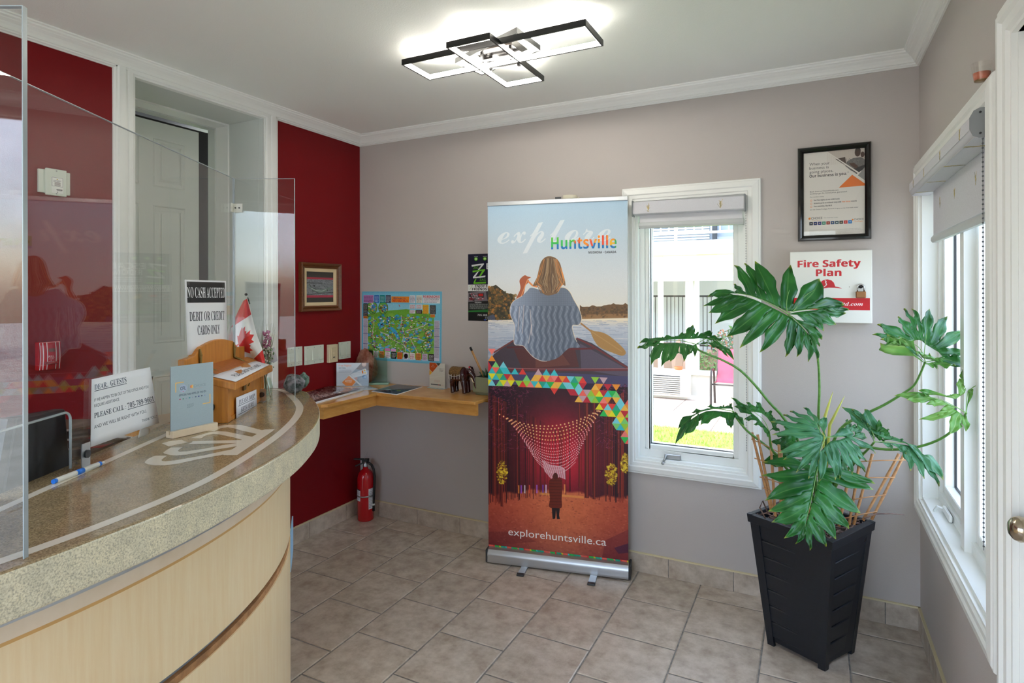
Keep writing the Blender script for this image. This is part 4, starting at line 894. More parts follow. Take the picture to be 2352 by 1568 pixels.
# wall map
def wall_map():
    w, h = 980, 680; P = Paint(w, h, (108, 184, 214)); P.rect(16, 18, w-16, h-14, (120, 196, 222)); P.rect(70, 150, w-90, h-40, (110, 170, 60))
    P.poly([(70, 230), (300, 190), (560, 170), (800, 190), (w-90, 235), (w-90, 120), (70, 120)], (140, 205, 226))
    for i in range(420):
        x, y = random.uniform(70, w-90), random.uniform(225, h-60); P.disc(x, y, random.uniform(8, 46), random.choice([(96, 160, 50), (128, 188, 70), (84, 150, 60), (110, 176, 60), (140, 196, 80)]), .45, 9, random.uniform(6, 24))
    for i in range(95):
        x, y = random.uniform(80, w-100), random.uniform(235, h-70); P.poly([(x + random.uniform(4, 26)*math.cos(a)*1.5, y + random.uniform(4, 22)*math.sin(a)) for a in np.linspace(0, 6.28, 9)[:-1]], random.choice([(44, 150, 206), (60, 170, 214), (40, 128, 190), (96, 186, 214)]), .9)
    P.poly([(360, 340), (400, 350), (440, 380), (470, 420), (474, 462), (450, 466), (430, 430), (400, 400), (370, 372)], (60, 168, 214))
    for pts in ([(150, 250), (160, 330), (140, 400), (160, 500), (170, 560), (250, 600)], [(500, 230), (505, 320), (540, 420), (520, 470), (560, 560), (530, 640)], [(240, 400), (330, 420), (400, 470), (540, 520), (640, 600)], [(520, 440), (700, 450), (800, 470)], [(560, 380), (700, 350), (820, 300)], [(620, 460), (700, 580), (690, 620)]): P.line(pts, 7, (232, 226, 222)); P.line(pts, 2, (130, 110, 110))
    for i in range(650):
        x, y = random.uniform(76, w-130), random.uniform(235, h-90); ww = random.uniform(5, 22); P.rect(x, y, x+ww, y+random.uniform(3, 9), random.choice([(230, 220, 226), (40, 40, 50), (190, 40, 50), (236, 150, 40), (120, 70, 150), (250, 250, 250), (214, 110, 130), (60, 60, 90)]), .9)
    for x, y, r in ((135, 160, 66), (275, 162, 62), (w-150, 405, 48), (w-170, 510, 52)):
        P.disc(x, y, r, (70, 34, 30), 1, 40); P.disc(x, y, r-4, (100, 176, 80), 1, 40); P.disc(x+r*.25, y, r*.55, (60, 150, 206), 1, 20)
        for i in range(40): a, q = random.random()*6.28, random.random()**.5*(r-12); P.rect(x+q*math.cos(a)-7, y+q*math.sin(a)-3, x+q*math.cos(a)+9, y+q*math.sin(a)+4, random.choice([(240, 236, 230), (46, 44, 60), (220, 90, 40), (240, 180, 40), (90, 150, 70)]), .9)
    for x0, x1, c in ((20, 150, (190, 130, 190)), (160, 222, (50, 110, 190)), (232, 296, (20, 130, 130)), (306, 370, (60, 70, 90)), (w-378, w-310, (225, 225, 232)), (w-300, w-226, (232, 230, 214)), (w-218, w-22, (236, 232, 236))):
        P.rect(x0, 36, x1, 112, c); P.lines(x0+6, 50, x1-6, 5, 12, 5, (40, 36, 60) if sum(c) > 420 else (226, 230, 236), .7)
    P.text("ROBINSON'S", w-216, 58, 20, (190, 30, 50), 'sansb', width=190)
    P.rect(376, 48, 596, 106, (226, 134, 40)); P.text('Welcome to', 400, 72, 18, (40, 40, 120), 'script', width=150); P.text('MUSKOKA', 486, 102, 26, (200, 24, 36), 'serif', width=190, align='c'); P.line([(470, 128), (484, 148)], 5, (200, 30, 40))
    for x, y, ww, hh, c in ((18, 120, 58, 84, (20, 20, 22)), (18, 208, 58, 40, (30, 14, 14)), (20, 246, 54, 24, (210, 120, 40)), (w-378, 124, 68, 40, (230, 226, 230)), (w-378, 176, 68, 34, (226, 226, 232)), (w-300, 124, 70, 40, (232, 232, 236)), (w-300, 176, 70, 34, (40, 24, 24)), (w-222, 126, 70, 84, (236, 190, 40)), (w-140, 130, 70, 84, (18, 18, 20)), (w-132, 216, 52, 26, (220, 130, 40))): P.rect(x, y, x+ww, y+hh, c); P.lines(x+5, y+8, x+ww-5, int(hh/9), 9, 4, (235, 235, 235) if sum(c) < 300 else (150, 40, 50), .7)
    for x0 in (20, w-86): P.rect(x0, 272, x0+62, h-30, (214, 208, 222)); P.lines(x0+4, 278, x0+58, 58, 6, 3, (90, 84, 110), .8); [P.rect(x0, yv, x0+62, yv+3, (50, 60, 130)) for yv in (345, 420, 520)]
    for i, c in enumerate([(24, 22, 26), (226, 222, 226), (230, 140, 50), (238, 236, 240), (20, 20, 22), (220, 120, 40), (236, 226, 236), (240, 236, 236), (226, 140, 60), (200, 196, 220), (40, 30, 34)]):
        x = 80 + i*75; P.rect(x, h-92, x+64, h-26, c); P.lines(x+6, h-82, x+58, 5, 11, 5, (235, 235, 235) if sum(c) < 300 else (150, 40, 50) if i % 2 else (40, 40, 50), .8)
    P.disc(80+6*75+32, h-59, 24, (24, 20, 26), 1, 24); P.rect(300, h-124, 366, h-98, (226, 130, 190)); P.rect(376, h-120, 440, h-96, (226, 160, 206))
    P.noise(.05, 2, 2); return P
mp_ = tag(sheet('map_poster', (0.019, -0.0015, 1.519), (0.656, 0, -0.002), (-0.006, 0, -0.466), wall_map().material('map_print', 0.25, 0.4, 0.2), None, 0.0008), 'colourful illustrated tourist map poster with a blue border in the room corner', 'poster')
# escape-room poster half hidden by the banner
def zigzag():
    w, h = 640, 830; P = Paint(w, h, (16, 18, 44)); P.rect(0, 380, w, 462, (226, 226, 224)); P.rect(0, 462, w, h, (12, 16, 14))
    for x, t in ((90, 'x'), (190, 'y'), (290, 'z')): P.disc(x, 62, 20, (100, 180, 40), 1, 20, 22); P.disc(x, 62, 12, (190, 220, 150), 1, 12); P.rect(x-22, 30, x+22, 36, (190, 190, 190), .8)
    wt, gn = (226, 226, 228), (104, 184, 36)
    P.poly([(40, 134), (180, 118), (178, 134), (128, 198), (110, 198), (150, 140), (42, 156)], wt); P.poly([(50, 206), (192, 190), (190, 206), (134, 292), (116, 294), (158, 212), (52, 228)], gn); P.poly([(122, 216), (82, 284), (196, 268), (194, 290), (58, 302), (54, 286), (104, 222)], wt); P.poly([(96, 306), (80, 352), (204, 344), (202, 366), (62, 372), (62, 352), (82, 310)], gn)
    P.text('ZIG', 60, 186, 32, gn, 'sans', width=56); P.text('ZAG', 130, 336, 30, gn, 'sans', width=68)
    P.text('ESCAPE', 206, 192, 72, wt, 'sansb', width=330); P.text('ROOMS', 236, 262, 64, wt, 'sansb', width=280); P.lines(236, 286, 600, 3, 22, 14, wt, .8)
    P.text('ENJOY FUN ACTIVITIES WITH', 80, 414, 30, (24, 24, 24), 'sansb', width=500); P.text('FRIENDS AND FAMILY', 46, 452, 28, (24, 24, 24), 'sansb', width=430); P.line([(10, 400), (50, 390), (20, 440)], 6, (150, 190, 80), .6)
    P.poly([(0, 480), (180, 462), (220, 470), (230, 580), (0, 596)], (120, 112, 118)); P.poly([(10, 560), (14, 480), (80, 590)], (40, 36, 40))
    for i in range(90): P.rect(x := random.uniform(10, 170), y := random.uniform(486, 570), x + random.uniform(6, 20), y + random.uniform(4, 10), random.choice([(180, 30, 50), (210, 210, 210), (60, 58, 60), (160, 40, 50)]), .9)
    P.rect(110, 486, 180, 536, (60, 56, 58)); P.rect(118, 494, 170, 524, (196, 40, 40)); P.poly([(200, 470), (240, 462), (230, 580), (214, 560)], (60, 60, 66)); P.disc(262, 510, 30, (230, 150, 50), .7); P.disc(280, 530, 22, (250, 220, 120), .7)
    P.text('DILEMMA', 76, 610, 16, wt, 'sansb', width=76); P.lines(16, 618, 230, 6, 12, 7, (170, 176, 172), .8); P.poly([(0, 706), (300, 680), (w, 676), (w, 714), (0, 722)], (40, 120, 50))
    P.text('705.380.5051  |  2025', 104, 768, 22, wt, 'sansb', width=300); P.lines(190, 778, 420, 3, 14, 8, (180, 186, 190), .8); P.disc(190, 815, 14, (50, 90, 200), 1, 12, 8)
    P.noise(.02); return P
tag(sheet('escape_room_poster', (0.869, -0.0015, 1.748), (0.405, 0, 0), (0, 0, -0.413), zigzag().material('escape_poster_print', 0.3), None, 0.0006), 'dark navy and black escape game poster half hidden behind the roll-up banner', 'poster')
# framed notice
def frame_prof(w, d): return [(-w, -0.0), (-w, d*.55), (-w*.8, d*.8), (-w*.45, d), (-w*.15, d*.7), (0, d*.45), (0, 0.0)]
def notice():
    w, h = 640, 900; P = Paint(w, h, (234, 226, 218)); P.poly([(235, 0), (w, 0), (w, 210), (548, 270), (240, 0)], (200, 186, 176))
    for i in range(40): P.rect(250 + i*10, 0, 254 + i*10, 150, (214, 200, 190), .6)
    P.poly([(340, 95), (440, 80), (452, 170), (400, 140)], (90, 74, 66)); P.poly([(440, 175), (460, 130), (520, 100), (600, 96), (w, 130), (w, 200), (560, 262), (500, 230)], (112, 106, 104))
    for i in range(300): P.disc(random.uniform(450, w), random.uniform(100, 200), 2.2, random.choice([(60, 56, 56), (160, 154, 150)]), .8, 6)
    P.poly([(500, 215), (w, 180), (w, 215), (556, 268)], (40, 34, 34)); P.disc(566, 44, 30, (70, 44, 34), 1, 20, 44); P.poly([(536, 20), (552, 0), (590, 0), (598, 30), (570, 8)], (30, 22, 20)); P.disc(615, 70, 20, (76, 48, 36), 1, 14, 30); P.poly([(480, 150), (530, 150), (570, 190), (550, 215), (500, 180)], (84, 54, 40))
    P.poly([(235, 0), (248, 0), (w, 300), (w, 318), (600, 290)], (234, 226, 218)); P.poly([(w, 200), (w, 345), (568, 285)], (150, 146, 142)); P.poly([(374, 400), (510, 274), (w, 378), (w, 396)], (238, 120, 34))
    c = (96, 88, 84)
    for i, s in enumerate(('When your', 'business is', 'going places,')): P.text(s, 66, 142 + i*42, 29, c, 'sans', width=(212, 204, 250)[i])
    P.text('Our business is you.', 66, 270, 29, (60, 54, 52), 'sansb', width=390); P.text('TM', 460, 248, 9, c)
    P.text('Book direct at ChoiceHotels.com', 70, 430, 15, c, width=300); P.text('to always get the lowest price, guaranteed.', 70, 452, 15, c, width=390); P.text('Plus members enjoy:', 70, 486, 11, c, width=150)
    for i, (s, ww) in enumerate((('Fast free nights at over 6,500 hotels', 270), ('Exclusive perks on midweek stays with', 286), ('Free amenities, like Wi-Fi', 190))): P.text(s, 112, 524 + i*33, 14, (70, 64, 62), 'sansb', width=ww); P.disc(84, 519 + i*33, 11, (244, 150, 90), .8); P.disc(84, 519 + i*33, 7, (234, 226, 218))
    P.text('Your Extras', 404, 557, 14, (238, 110, 34), 'sansb', width=86); P.text('rewards', 496, 557, 14, (70, 64, 62), 'sansb', width=60); P.text('Join the Choice Privileges Rewards Program at the front desk today!', 70, 622, 11, c, width=500)
    P.text('CHOICE', 84, 722, 24, (70, 66, 64), 'sans', width=118); P.disc(66, 712, 12, (240, 130, 30)); P.rect(66, 700, 80, 706, (250, 190, 40)); P.text('HOTELS & RESORTS', 90, 738, 7, (200, 150, 110), width=100); P.text('Our business is you.', 216, 716, 12, (150, 144, 140), 'sans', width=150); P.text('CHOICE', 528, 752, 18, (70, 66, 64), width=96); P.disc(514, 746, 9, (240, 130, 30)); P.text('privileges', 536, 770, 13, (240, 150, 80), width=80)
    for i, cc in enumerate([(44, 50, 60), (30, 50, 110), (50, 60, 130), (50, 140, 110), (150, 40, 40), (30, 70, 120), (50, 80, 90), (60, 60, 62), (200, 50, 60), (40, 120, 190)]): P.rect(64 + i*45, 750, 102 + i*45, 784, cc); P.disc(83 + i*45, 767, 9, (226, 200, 150) if i % 3 else (240, 240, 240), .9, 10, 5)
    P.lines(64, 836, w-20, 8, 8, 3.5, (150, 142, 138), .5); return P
fx0_, fx1_, fz0_, fz1_ = 2.724, 3.028, 1.752, 2.198
fn = thing('framed_notice', 'black framed hotel rewards notice hung above the white lock box', 'picture frame', (2.876, 0, 1.975))
smooth_by_angle(casing(MB(), fx0_+.026, fx1_-.026, fz0_+.026, fz1_-.026, [(0.0, 0.001), (0.0, 0.010), (0.006, 0.018), (0.014, 0.024), (0.022, 0.022), (0.026, 0.014), (0.026, 0.0)], fy0).build('frame', mat('glossy_black_frame', (12, 11, 11), 0.12, spec=.6), fn), 30)
NOT = notice().material('notice_print', 0.5)
sheet('printed_sheet', (fx0_+.024, -0.006, fz1_-.024), (fx1_-fx0_-.048, 0, 0), (0, 0, -(fz1_-fz0_-.048)), NOT, fn)
m = MB(); m.quad((fx0_+.0255, -0.009, fz0_+.0255), (fx1_-.0255, -0.009, fz0_+.0255), (fx1_-.0255, -0.009, fz1_-.0255), (fx0_+.0255, -0.009, fz1_-.0255)); m.build('glazing', MAT['glass'], fn, recalc=False)
# fire safety plan box
def firebox():
    w = 680; P = Paint(w, w, (240, 240, 234)); r = (204, 22, 36)
    [P.text(t_, 328 + dx, y_, 64, r, 'sansb', width=w_, align='c') for t_, y_, w_ in (('Fire Safety', 148, 528), ('Plan', 236, 212)) for dx in (-2, 0, 2)]
    P.poly([(238, 352), (262, 346), (262, 300), (270, 284), (290, 272), (320, 268), (352, 278), (372, 300), (384, 338), (410, 342), (440, 358), (380, 350), (330, 348), (280, 356)], r); P.poly([(300, 276), (312, 288), (308, 300), (316, 316), (308, 330), (290, 344), (284, 342), (302, 326), (306, 314), (298, 298), (302, 288), (292, 274)], (240, 240, 234)); P.poly([(240, 352), (300, 344), (300, 348), (245, 358)], r)
    P.rect(16, 448, w-14, 562, r); P.text('firesafetyplanltd.com', w-70, 520, 34, (250, 250, 250), 'serifi', width=520, align='r'); P.disc(500, 342, 3, (90, 84, 80)); return P
fs0, fs1, fsz0, fsz1 = 2.690, 3.028, 1.366, 1.700
fb_ = thing('lock_box', 'white metal lock box lettered Fire Safety Plan in red with a padlock', 'box', (2.86, 0, 1.53))
bevel(MB().box(fs0, fs1, -0.050, -0.001, fsz0, fsz1).build('body', mat('white_enamel', (238, 238, 232), 0.3), fb_), 0.003)
sheet('printed_door', (fs0+.003, -0.0535, fsz1-.003), (fs1-fs0-.006, 0, 0), (0, 0, -(fsz1-fsz0-.006)), firebox().material('lock_box_print', 0.3), fb_, 0.003)
pk = on_y(1977, 672, -0.06)
pl2 = thing('padlock', 'brown padlock with a steel shackle hanging on the white lock box', 'padlock', tuple(pk))
bevel(MB().box(pk[0]-.020, pk[0]+.020, -0.074, -0.058, pk[2]-.024, pk[2]+.006).build('body', mat('brown_padlock', (150, 104, 66), 0.4, metal=.5), pl2), 0.003)
m = MB(); m.tube([(pk[0]-.013, -0.066, pk[2]+.005), (pk[0]-.013, -0.066, pk[2]+.024)] + [(pk[0]-.013*math.cos(a), -0.066, pk[2]+.024+.013*math.sin(a)) for a in [i*math.pi/8 for i in range(9)]] + [(pk[0]+.013, -0.066, pk[2]+.005)], 0.0032, 8); m.build('shackle', MAT['chrome'], pl2)
hp = MB(); hp.lathe([(0.0, -0.064), (0.009, -0.062), (0.011, -0.056), (0.011, -0.054)], 16, at=(pk[0], 0, pk[2]+.030), axis='Y'); hp.build('lock_cam', MAT['black_plastic'], fb_)
# ------------------------------------------------------------------ things on the red wall
def fx_sheet(name, ya, yb, z1, z0, m, x=0.002, par=None, th=.0006): return sheet(name, (x, ya, z1), (0, yb-ya, 0), (0, 0, z0-z1), m, par, th)
def red_pic():
    w, h = 420, 520; P = Paint(w, h, (66, 62, 58)); P.rect(0, 95, w, 128, (176, 62, 78)); P.rect(0, 400, w, 440, (186, 64, 84)); P.rect(0, 128, w, 400, (128, 132, 138)); P.noise(.16, 6, 3, 0, 128, w, 400)
    for i in range(200): P.line([(x := random.uniform(0, w), y := random.uniform(130, 398)), (x + random.uniform(20, 90), y + random.uniform(-6, 6))], random.uniform(1, 4), random.choice([(70, 72, 76), (180, 182, 186), (96, 98, 100), (50, 50, 52)]), .6)
    P.line([(0, 190), (240, 192)], 8, (40, 38, 38)); P.line([(0, 392), (180, 372), (420, 352)], 6, (50, 48, 48))
    P.poly([(40, 200), (58, 250), (80, 280), (150, 300), (240, 300), (320, 280), (420, 225), (415, 250), (330, 330), (280, 360), (200, 366), (130, 340), (80, 300), (30, 230)], (120, 134, 128)); P.line([(70, 275), (150, 320), (240, 330), (310, 300)], 12, (176, 190, 186)); P.line([(45, 210), (80, 272), (150, 300)], 6, (48, 50, 48)); P.line([(90, 320), (200, 368), (290, 358)], 6, (44, 42, 40)); P.disc(120, 240, 14, (50, 50, 50)); P.line([(315, 290), (330, 330)], 8, (60, 60, 60)); P.noise(.05); return P
py0, py1, pz0, pz1 = -0.545, -0.206, 1.396, 1.697
pf = thing('framed_picture', 'brown wooden framed picture of a fish shape on weathered wood', 'picture frame', (0, -0.375, 1.55))
o = casing(MB(), py0+.034, py1-.034, pz0+.034, pz1-.034, [(0.0, 0.004), (0.0, 0.016), (0.008, 0.022), (0.014, 0.016), (0.020, 0.024), (0.030, 0.030), (0.034, 0.026), (0.034, 0.0)], fx0).build('frame', wood('walnut_frame', (120, 74, 40), (92, 52, 26), 0.3, 1), pf)
casing(MB(), py0+.055, py1-.055, pz0+.055, pz1-.055, [(0.0, 0.004), (0.0, 0.010), (0.004, 0.012), (0.021, 0.014), (0.021, 0.0)], fx0).build('liner', mat('cream_linen_liner', (226, 204, 164), 0.7, bump=.3, bscale=500), pf)
fx_sheet('print', py0+.055, py1-.055, pz1-.055, pz0+.055, red_pic().material('fish_print', 0.5), 0.006, pf)
swp = mat('pale_green_white_plate', (218, 224, 212), 0.35); crm = mat('almond_plate', (222, 204, 172), 0.4)
def plate(y0, y1, z0, z1, n, name, label, m, group):
    t = thing(name, label, 'switch', (0, (y0+y1)/2, (z0+z1)/2), group)
    MB().box(0.0005, 0.006, y0, y1, z0, z1, 0.002).build('cover_plate', m, t)
    w = (y1-y0)/n
    for i in range(n):
        c = y0 + w*(i+.5); zc = (z0+z1)/2
        r = MB(); r.hexa([(0.0055, c-.0165, zc-.034), (0.0055, c+.0165, zc-.034), (0.0055, c+.0165, zc+.034), (0.0055, c-.0165, zc+.034)], [(0.0105, c-.0155, zc-.032), (0.0105, c+.0155, zc-.032), (0.0065, c+.0155, zc+.032), (0.0065, c-.0155, zc+.032)]); r.build('rocker', m, t)
        for zz in (z0+.012, z1-.012): MB().lathe([(0.0, 0.0072), (0.003, 0.0068), (0.0032, 0.0055)], 8, at=(0, c, zz), axis='X').build('screw', MAT['steel'], t)
    return t
plate(-0.634, -0.521, 1.070, 1.185, 2, 'switch_plate', 'double light switch plate behind the edge of the clear screen', swp, 'switch plates on the red wall')
plate(-0.504, -0.345, 1.067, 1.182, 3, 'switch_plate', 'wide triple light switch plate on the red wall', swp, 'switch plates on the red wall')
plate(-0.210, -0.100, 1.072, 1.185, 2, 'switch_plate', 'double light switch plate nearest the room corner', swp, 'switch plates on the red wall')
t = thing('fan_control', 'almond coloured single wall control among the white switch plates', 'switch', (0, -0.275, 1.12), 'switch plates on the red wall')
bevel(MB().box(0.0005, 0.022, -0.315, -0.236, 1.062, 1.177).build('housing', crm, t), 0.002)
MB().box(0.021, 0.025, -0.297, -0.254, 1.083, 1.157, 0.001).build('control_face', mat('almond_face', (214, 196, 162), 0.45), t); MB().box(0.0245, 0.0262, -0.284, -0.267, 1.092, 1.098).build('indicator', MAT['dark_grey'], t); MB().box(0.0245, 0.0265, -0.284, -0.267, 1.115, 1.127).build('button', crm, t)
# white access panel with a sticker, red manual alarm
def sticker():
    P = Paint(120, 200, (238, 238, 234)); P.rect(4, 4, 116, 116, (60, 60, 80)); P.rect(7, 7, 113, 113, (240, 240, 236)); P.disc(58, 26, 6, (200, 170, 40)); P.lines(20, 38, 100, 3, 9, 4, (60, 60, 80)); 
    for i in range(5): P.rect(30, 66 + i*9, 92, 70 + i*9, (70, 40, 50))
    P.rect(50, 150, 110, 160, (40, 40, 44)); P.rect(56, 164, 108, 168, (90, 90, 94)); P.disc(60, 186, 6, (110, 110, 110)); return P
a1 = thing('keypad_cover', 'white wall cover plate with a small barcode sticker on the red wall', 'cover plate', (0, -1.836, 1.965))
ya_, yb_ = -1.893, -1.780
m = MB(); m.box(0.0005, 0.012, ya_, yb_, 1.918, 2.012, 0.002); m.build('side_plate', swp, a1); bevel(MB().box(0.010, 0.022, ya_+.022, yb_-.018, 1.910, 2.018).build('cover', swp, a1), 0.002)
fx_sheet('sticker', ya_+.040, ya_+.082, 1.985, 1.920, sticker().material('sticker_print'), 0.0226, a1, .0004)
for z in (1.918, 2.010): MB().lathe([(0.0, .0235), (.003, .023), (.003, .0215)], 8, at=(0, ya_+.058, z), axis='X').build('screw', MAT['steel'], a1)
def pull():
    P = Paint(300, 400, (176, 22, 32)); 
    for x in (34, 92, 220, 274): P.rect(x, 0, x+13, 400, (214, 200, 200))
    P.rect(118, 90, 206, 140, (120, 70, 60)); P.text('PULL', 156, 226, 32, (226, 190, 186), 'sansb', width=86, align='c'); P.text('IN CASE', 156, 250, 14, (226, 190, 186), 'sansb', width=60, align='c'); P.text('OF', 156, 272, 14, (226, 190, 186), 'sansb', width=22, align='c'); P.text('FIRE', 156, 312, 32, (226, 190, 186), 'sansb', width=80, align='c'); P.rect(60, 322, 250, 328, (60, 30, 30)); return P
a2 = thing('fire_alarm_pull', 'red manual fire alarm pull box with white stripes on the red wall', 'fire alarm', (0, -1.863, 1.258))
fa0, fa1 = -1.903, -1.825
bevel(MB().box(0.0005, 0.030, fa0, fa1, 1.202, 1.316).build('housing', mat('alarm_red', (176, 22, 32), 0.25), a2), 0.004)
sheet('front_cover', (0.034, fa0+.003, 1.313), (0, fa1-fa0-.006, 0), (0, 0, -.108), pull().material('alarm_print', 0.25), a2, 0.004, lambda u, v: 0.006*math.sin(math.pi*v), 1, 8)
MB().box(0.036, 0.050, fa0+.018, fa1-.018, 1.228, 1.236, 0.002).build('pull_bar', mat('alarm_bar', (150, 18, 28), 0.3), a2)
# ------------------------------------------------------------------ things on the counter
def quad_sheet(name, tl, tr, br, bl, m, parent=None, curve=None, nu=8, nv=8, back=None):
    tl, tr, br, bl = (np.asarray(a, float) for a in (tl, tr, br, bl)); nrm = np.cross(tr-tl, tl-bl); nrm /= np.linalg.norm(nrm)
    if nrm @ (CAM-tl) < 0: nrm = -nrm
    o = sheet(name, tl, tr-tl, bl-tl, m, parent, 0.0005, (curve or (lambda u, v: 0.0)), nu, nv, back)
    me = o.data; N = (nu+1)*(nv+1); co = []
    for k in range(2*N):
        q = k % N; u, v = (q % (nu+1))/nu, (q // (nu+1))/nv
        p = (tl*(1-u)+tr*u)*(1-v) + (bl*(1-u)+br*u)*v + nrm*((curve(u, v) if curve else 0) - (0.0005 if k >= N else 0)); co += list(p)
    me.vertices.foreach_set('co', co); me.update(); return o
offA = (*(c1 + NA*0.0055), 1.4); NA3 = (*NA, 0)
offB = (*(c1 - NA*0.006), 1.4)
def nocash():
    P = Paint(420, 760, (238, 240, 246)); P.rect(16, 18, 404, 232, (22, 22, 26)); P.text('NO CASH ACCEPTED', 210, 180, 108, (242, 244, 248), 'serif', width=384, align='c')
    P.text('DEBIT OR CREDIT', 210, 418, 96, (28, 34, 52), 'serif', width=360, align='c'); P.text('CARDS ONLY', 214, 562, 96, (28, 34, 52), 'serif', width=232, align='c'); P.rect(330, 660, 400, 664, (30, 34, 52)); return P
q = [on_plane(x, y, offA, NA3) for x, y in ((424, 642), (519, 645), (523, 806), (431, 815))]
tag(quad_sheet('cash_notice', *q, nocash().material('cash_notice_print', 0.5), None, lambda u, v: 0.002*math.sin(math.pi*u)), 'tall white NO CASH ACCEPTED notice with a black heading on the clear screen', 'sign')
def guests():
    P = Paint(640, 520, (238, 242, 248)); g = (44, 62, 80)
    P.text('DEAR..', 28, 86, 40, (70, 90, 110), 'serif', width=140); P.text('GUESTS', 190, 86, 46, (50, 70, 90), 'serif', width=170); P.rect(28, 94, 360, 99, g)
    P.text('IF WE HAPPEN TO BE OUT OF THE OFFICE AND YOU', 28, 178, 24, g, 'sans', width=560); P.text('REQUIRE ASSISTANCE', 28, 222, 24, g, 'sans', width=240)
    P.text('PLEASE CALL :', 28, 306, 40, g, 'serif', width=300); P.text('705-789-9661', 344, 306, 44, g, 'serif', width=280); P.rect(344, 314, 630, 319, g)
    P.text('AND WE WILL BE RIGHT WITH YOU.', 28, 388, 28, (60, 74, 90), 'sans', width=500); P.text('THANK YOU..!!', 470, 462, 24, (60, 74, 90), 'sans', width=160); return P
q = [on_plane(x, y, offA, NA3) for x, y in ((210, 871), (334, 843), (361, 971), (207, 1027))]
tag(quad_sheet('guest_notice', *q, guests().material('guest_notice_print', 0.45), None, lambda u, v: 0.001 + 0.012*u*u*(1-v*.6)), 'white Dear Guests notice hung on the clear screen above its bolted bracket', 'sign')
# white card and grey plates seen behind the notice
q = [on_plane(x, y, offB, NA3) for x, y in ((322, 984), (344, 982), (344, 996), (317, 1006))]
tag(quad_sheet('label_card', *q, MAT['paper']), 'small blank white card behind the clear screen below the guest notice', 'card')
q = [on_plane(x, y, offB, NA3) for x, y in ((338, 866), (352, 864), (346, 890), (338, 890))]
tag(quad_sheet('dark_card', *q, MAT['dark_grey']), 'small dark card corner behind the top right of the guest notice', 'card')
# card in a wooden stand
def cfl():
    P = Paint(400, 560, (168, 186, 196)); P.noise(.012, 6, 2); o = (246, 196, 106); n = (70, 84, 104)
    for p in ((42, 138, 118, 146), (42, 138, 50, 220), (296, 352, 372, 360), (364, 280, 372, 360)): P.rect(*p, o)
    P.disc(112, 196, 34, (176, 190, 214), 1, 24); P.text('CFL', 112, 208, 28, n, 'sansb', width=50, align='c'); P.disc(112, 222, 4, (220, 80, 90)); P.rect(163, 168, 165, 222, n, .6)
    P.disc(190, 190, 14, (238, 130, 70)); P.rect(190, 176, 206, 204, (240, 200, 120)); P.text('CHOICE', 210, 200, 22, (140, 156, 170), 'sans', width=116); P.rect(220, 212, 296, 214, (210, 150, 140), .6)
    P.text('OFFICIAL FAN HOTEL OF THE CFL', 74, 258, 16, n, 'sansb', width=256)
    for i, c in enumerate([(200, 50, 100), (60, 140, 110), (150, 160, 190), (40, 140, 150), (150, 160, 190), (70, 80, 110), (50, 60, 140), (50, 60, 90), (130, 150, 200)]): P.disc(84 + i*29, 284, 8, c, .9, 8, 5)
    P.lines(148, 336, 212, 4, 9, 4, (110, 128, 144), .6); return P
P1, P2 = on_z(392, 1000, HC+0.008), on_z(490, 978, HC+0.008)
dv = (P2-P1)/np.linalg.norm(P2-P1); nv_ = np.array([dv[1], -dv[0], 0]); nv_ = nv_ if nv_ @ (CAM-P1) > 0 else -nv_
hTL = on_plane(386, 843, P1, nv_); hTR = on_plane(487, 831, P1, nv_); zc_ = (hTL[2]+hTR[2])/2
cs = thing('counter_card', 'grey blue upright card in a pale wood block before the key box', 'sign', tuple((P1+P2)/2 - np.array([0, 0, .008])))
wv = np.linalg.norm((P2-P1)); sheet('printed_card', (P1[0], P1[1], zc_), dv*wv, (0, 0, HC+0.012-zc_), cfl().material('counter_card_print', 0.35), cs, 0.003, back=MAT['grey_plastic'])
bk = MB(); ww = 0.010
for s in (0.002, -0.0165 ): bk.obox(P1 + nv_*s - dv*0.004 + np.array([0, 0, -0.0075]), dv*(wv+0.008), nv_*0.0145, (0, 0, 0.020))
bk.obox(P1 - nv_*0.004 - dv*0.004 + np.array([0, 0, -0.0075]), dv*(wv+0.008), nv_*0.008, (0, 0, 0.010)); bevel(bk.build('wooden_base', MAT['maple_light'], cs), 0.0012)
# marker pen
pA, pB = on_z(122, 1106, HC+0.006), on_z(239, 1061, HC+0.006); pd = (pB-pA); pl = np.linalg.norm(pd); pd /= pl
pen = thing('marker_pen', 'white whiteboard marker with blue ends lying on the counter', 'pen', tuple((pA+pB)/2 - np.array([0, 0, .006])))
MB().tube([pA+pd*.008, pA+pd*.012, pA+pd*(pl*.87)], [.0056, .006, .006], 14).build('barrel', MAT['white_plastic'], pen); bl_m = mat('blue_plastic', (20, 120, 226), 0.35)
MB().tube([pA, pA+pd*.009], .0052, 14).build('end_plug', bl_m, pen); MB().tube([pA+pd*(pl*.87), pA+pd*(pl*.92), pA+pd*(pl*.93)], [.0062, .0055, .004], 14).build('collar', bl_m, pen); MB().tube([pA+pd*(pl*.93), pA+pd*pl], [.004, .0025], 10).build('nib', MAT['white_plastic'], pen)
MB().tube([pA+pd*(pl*.42), pA+pd*(pl*.56)], .0063, 14).build('logo_band', bl_m, pen)
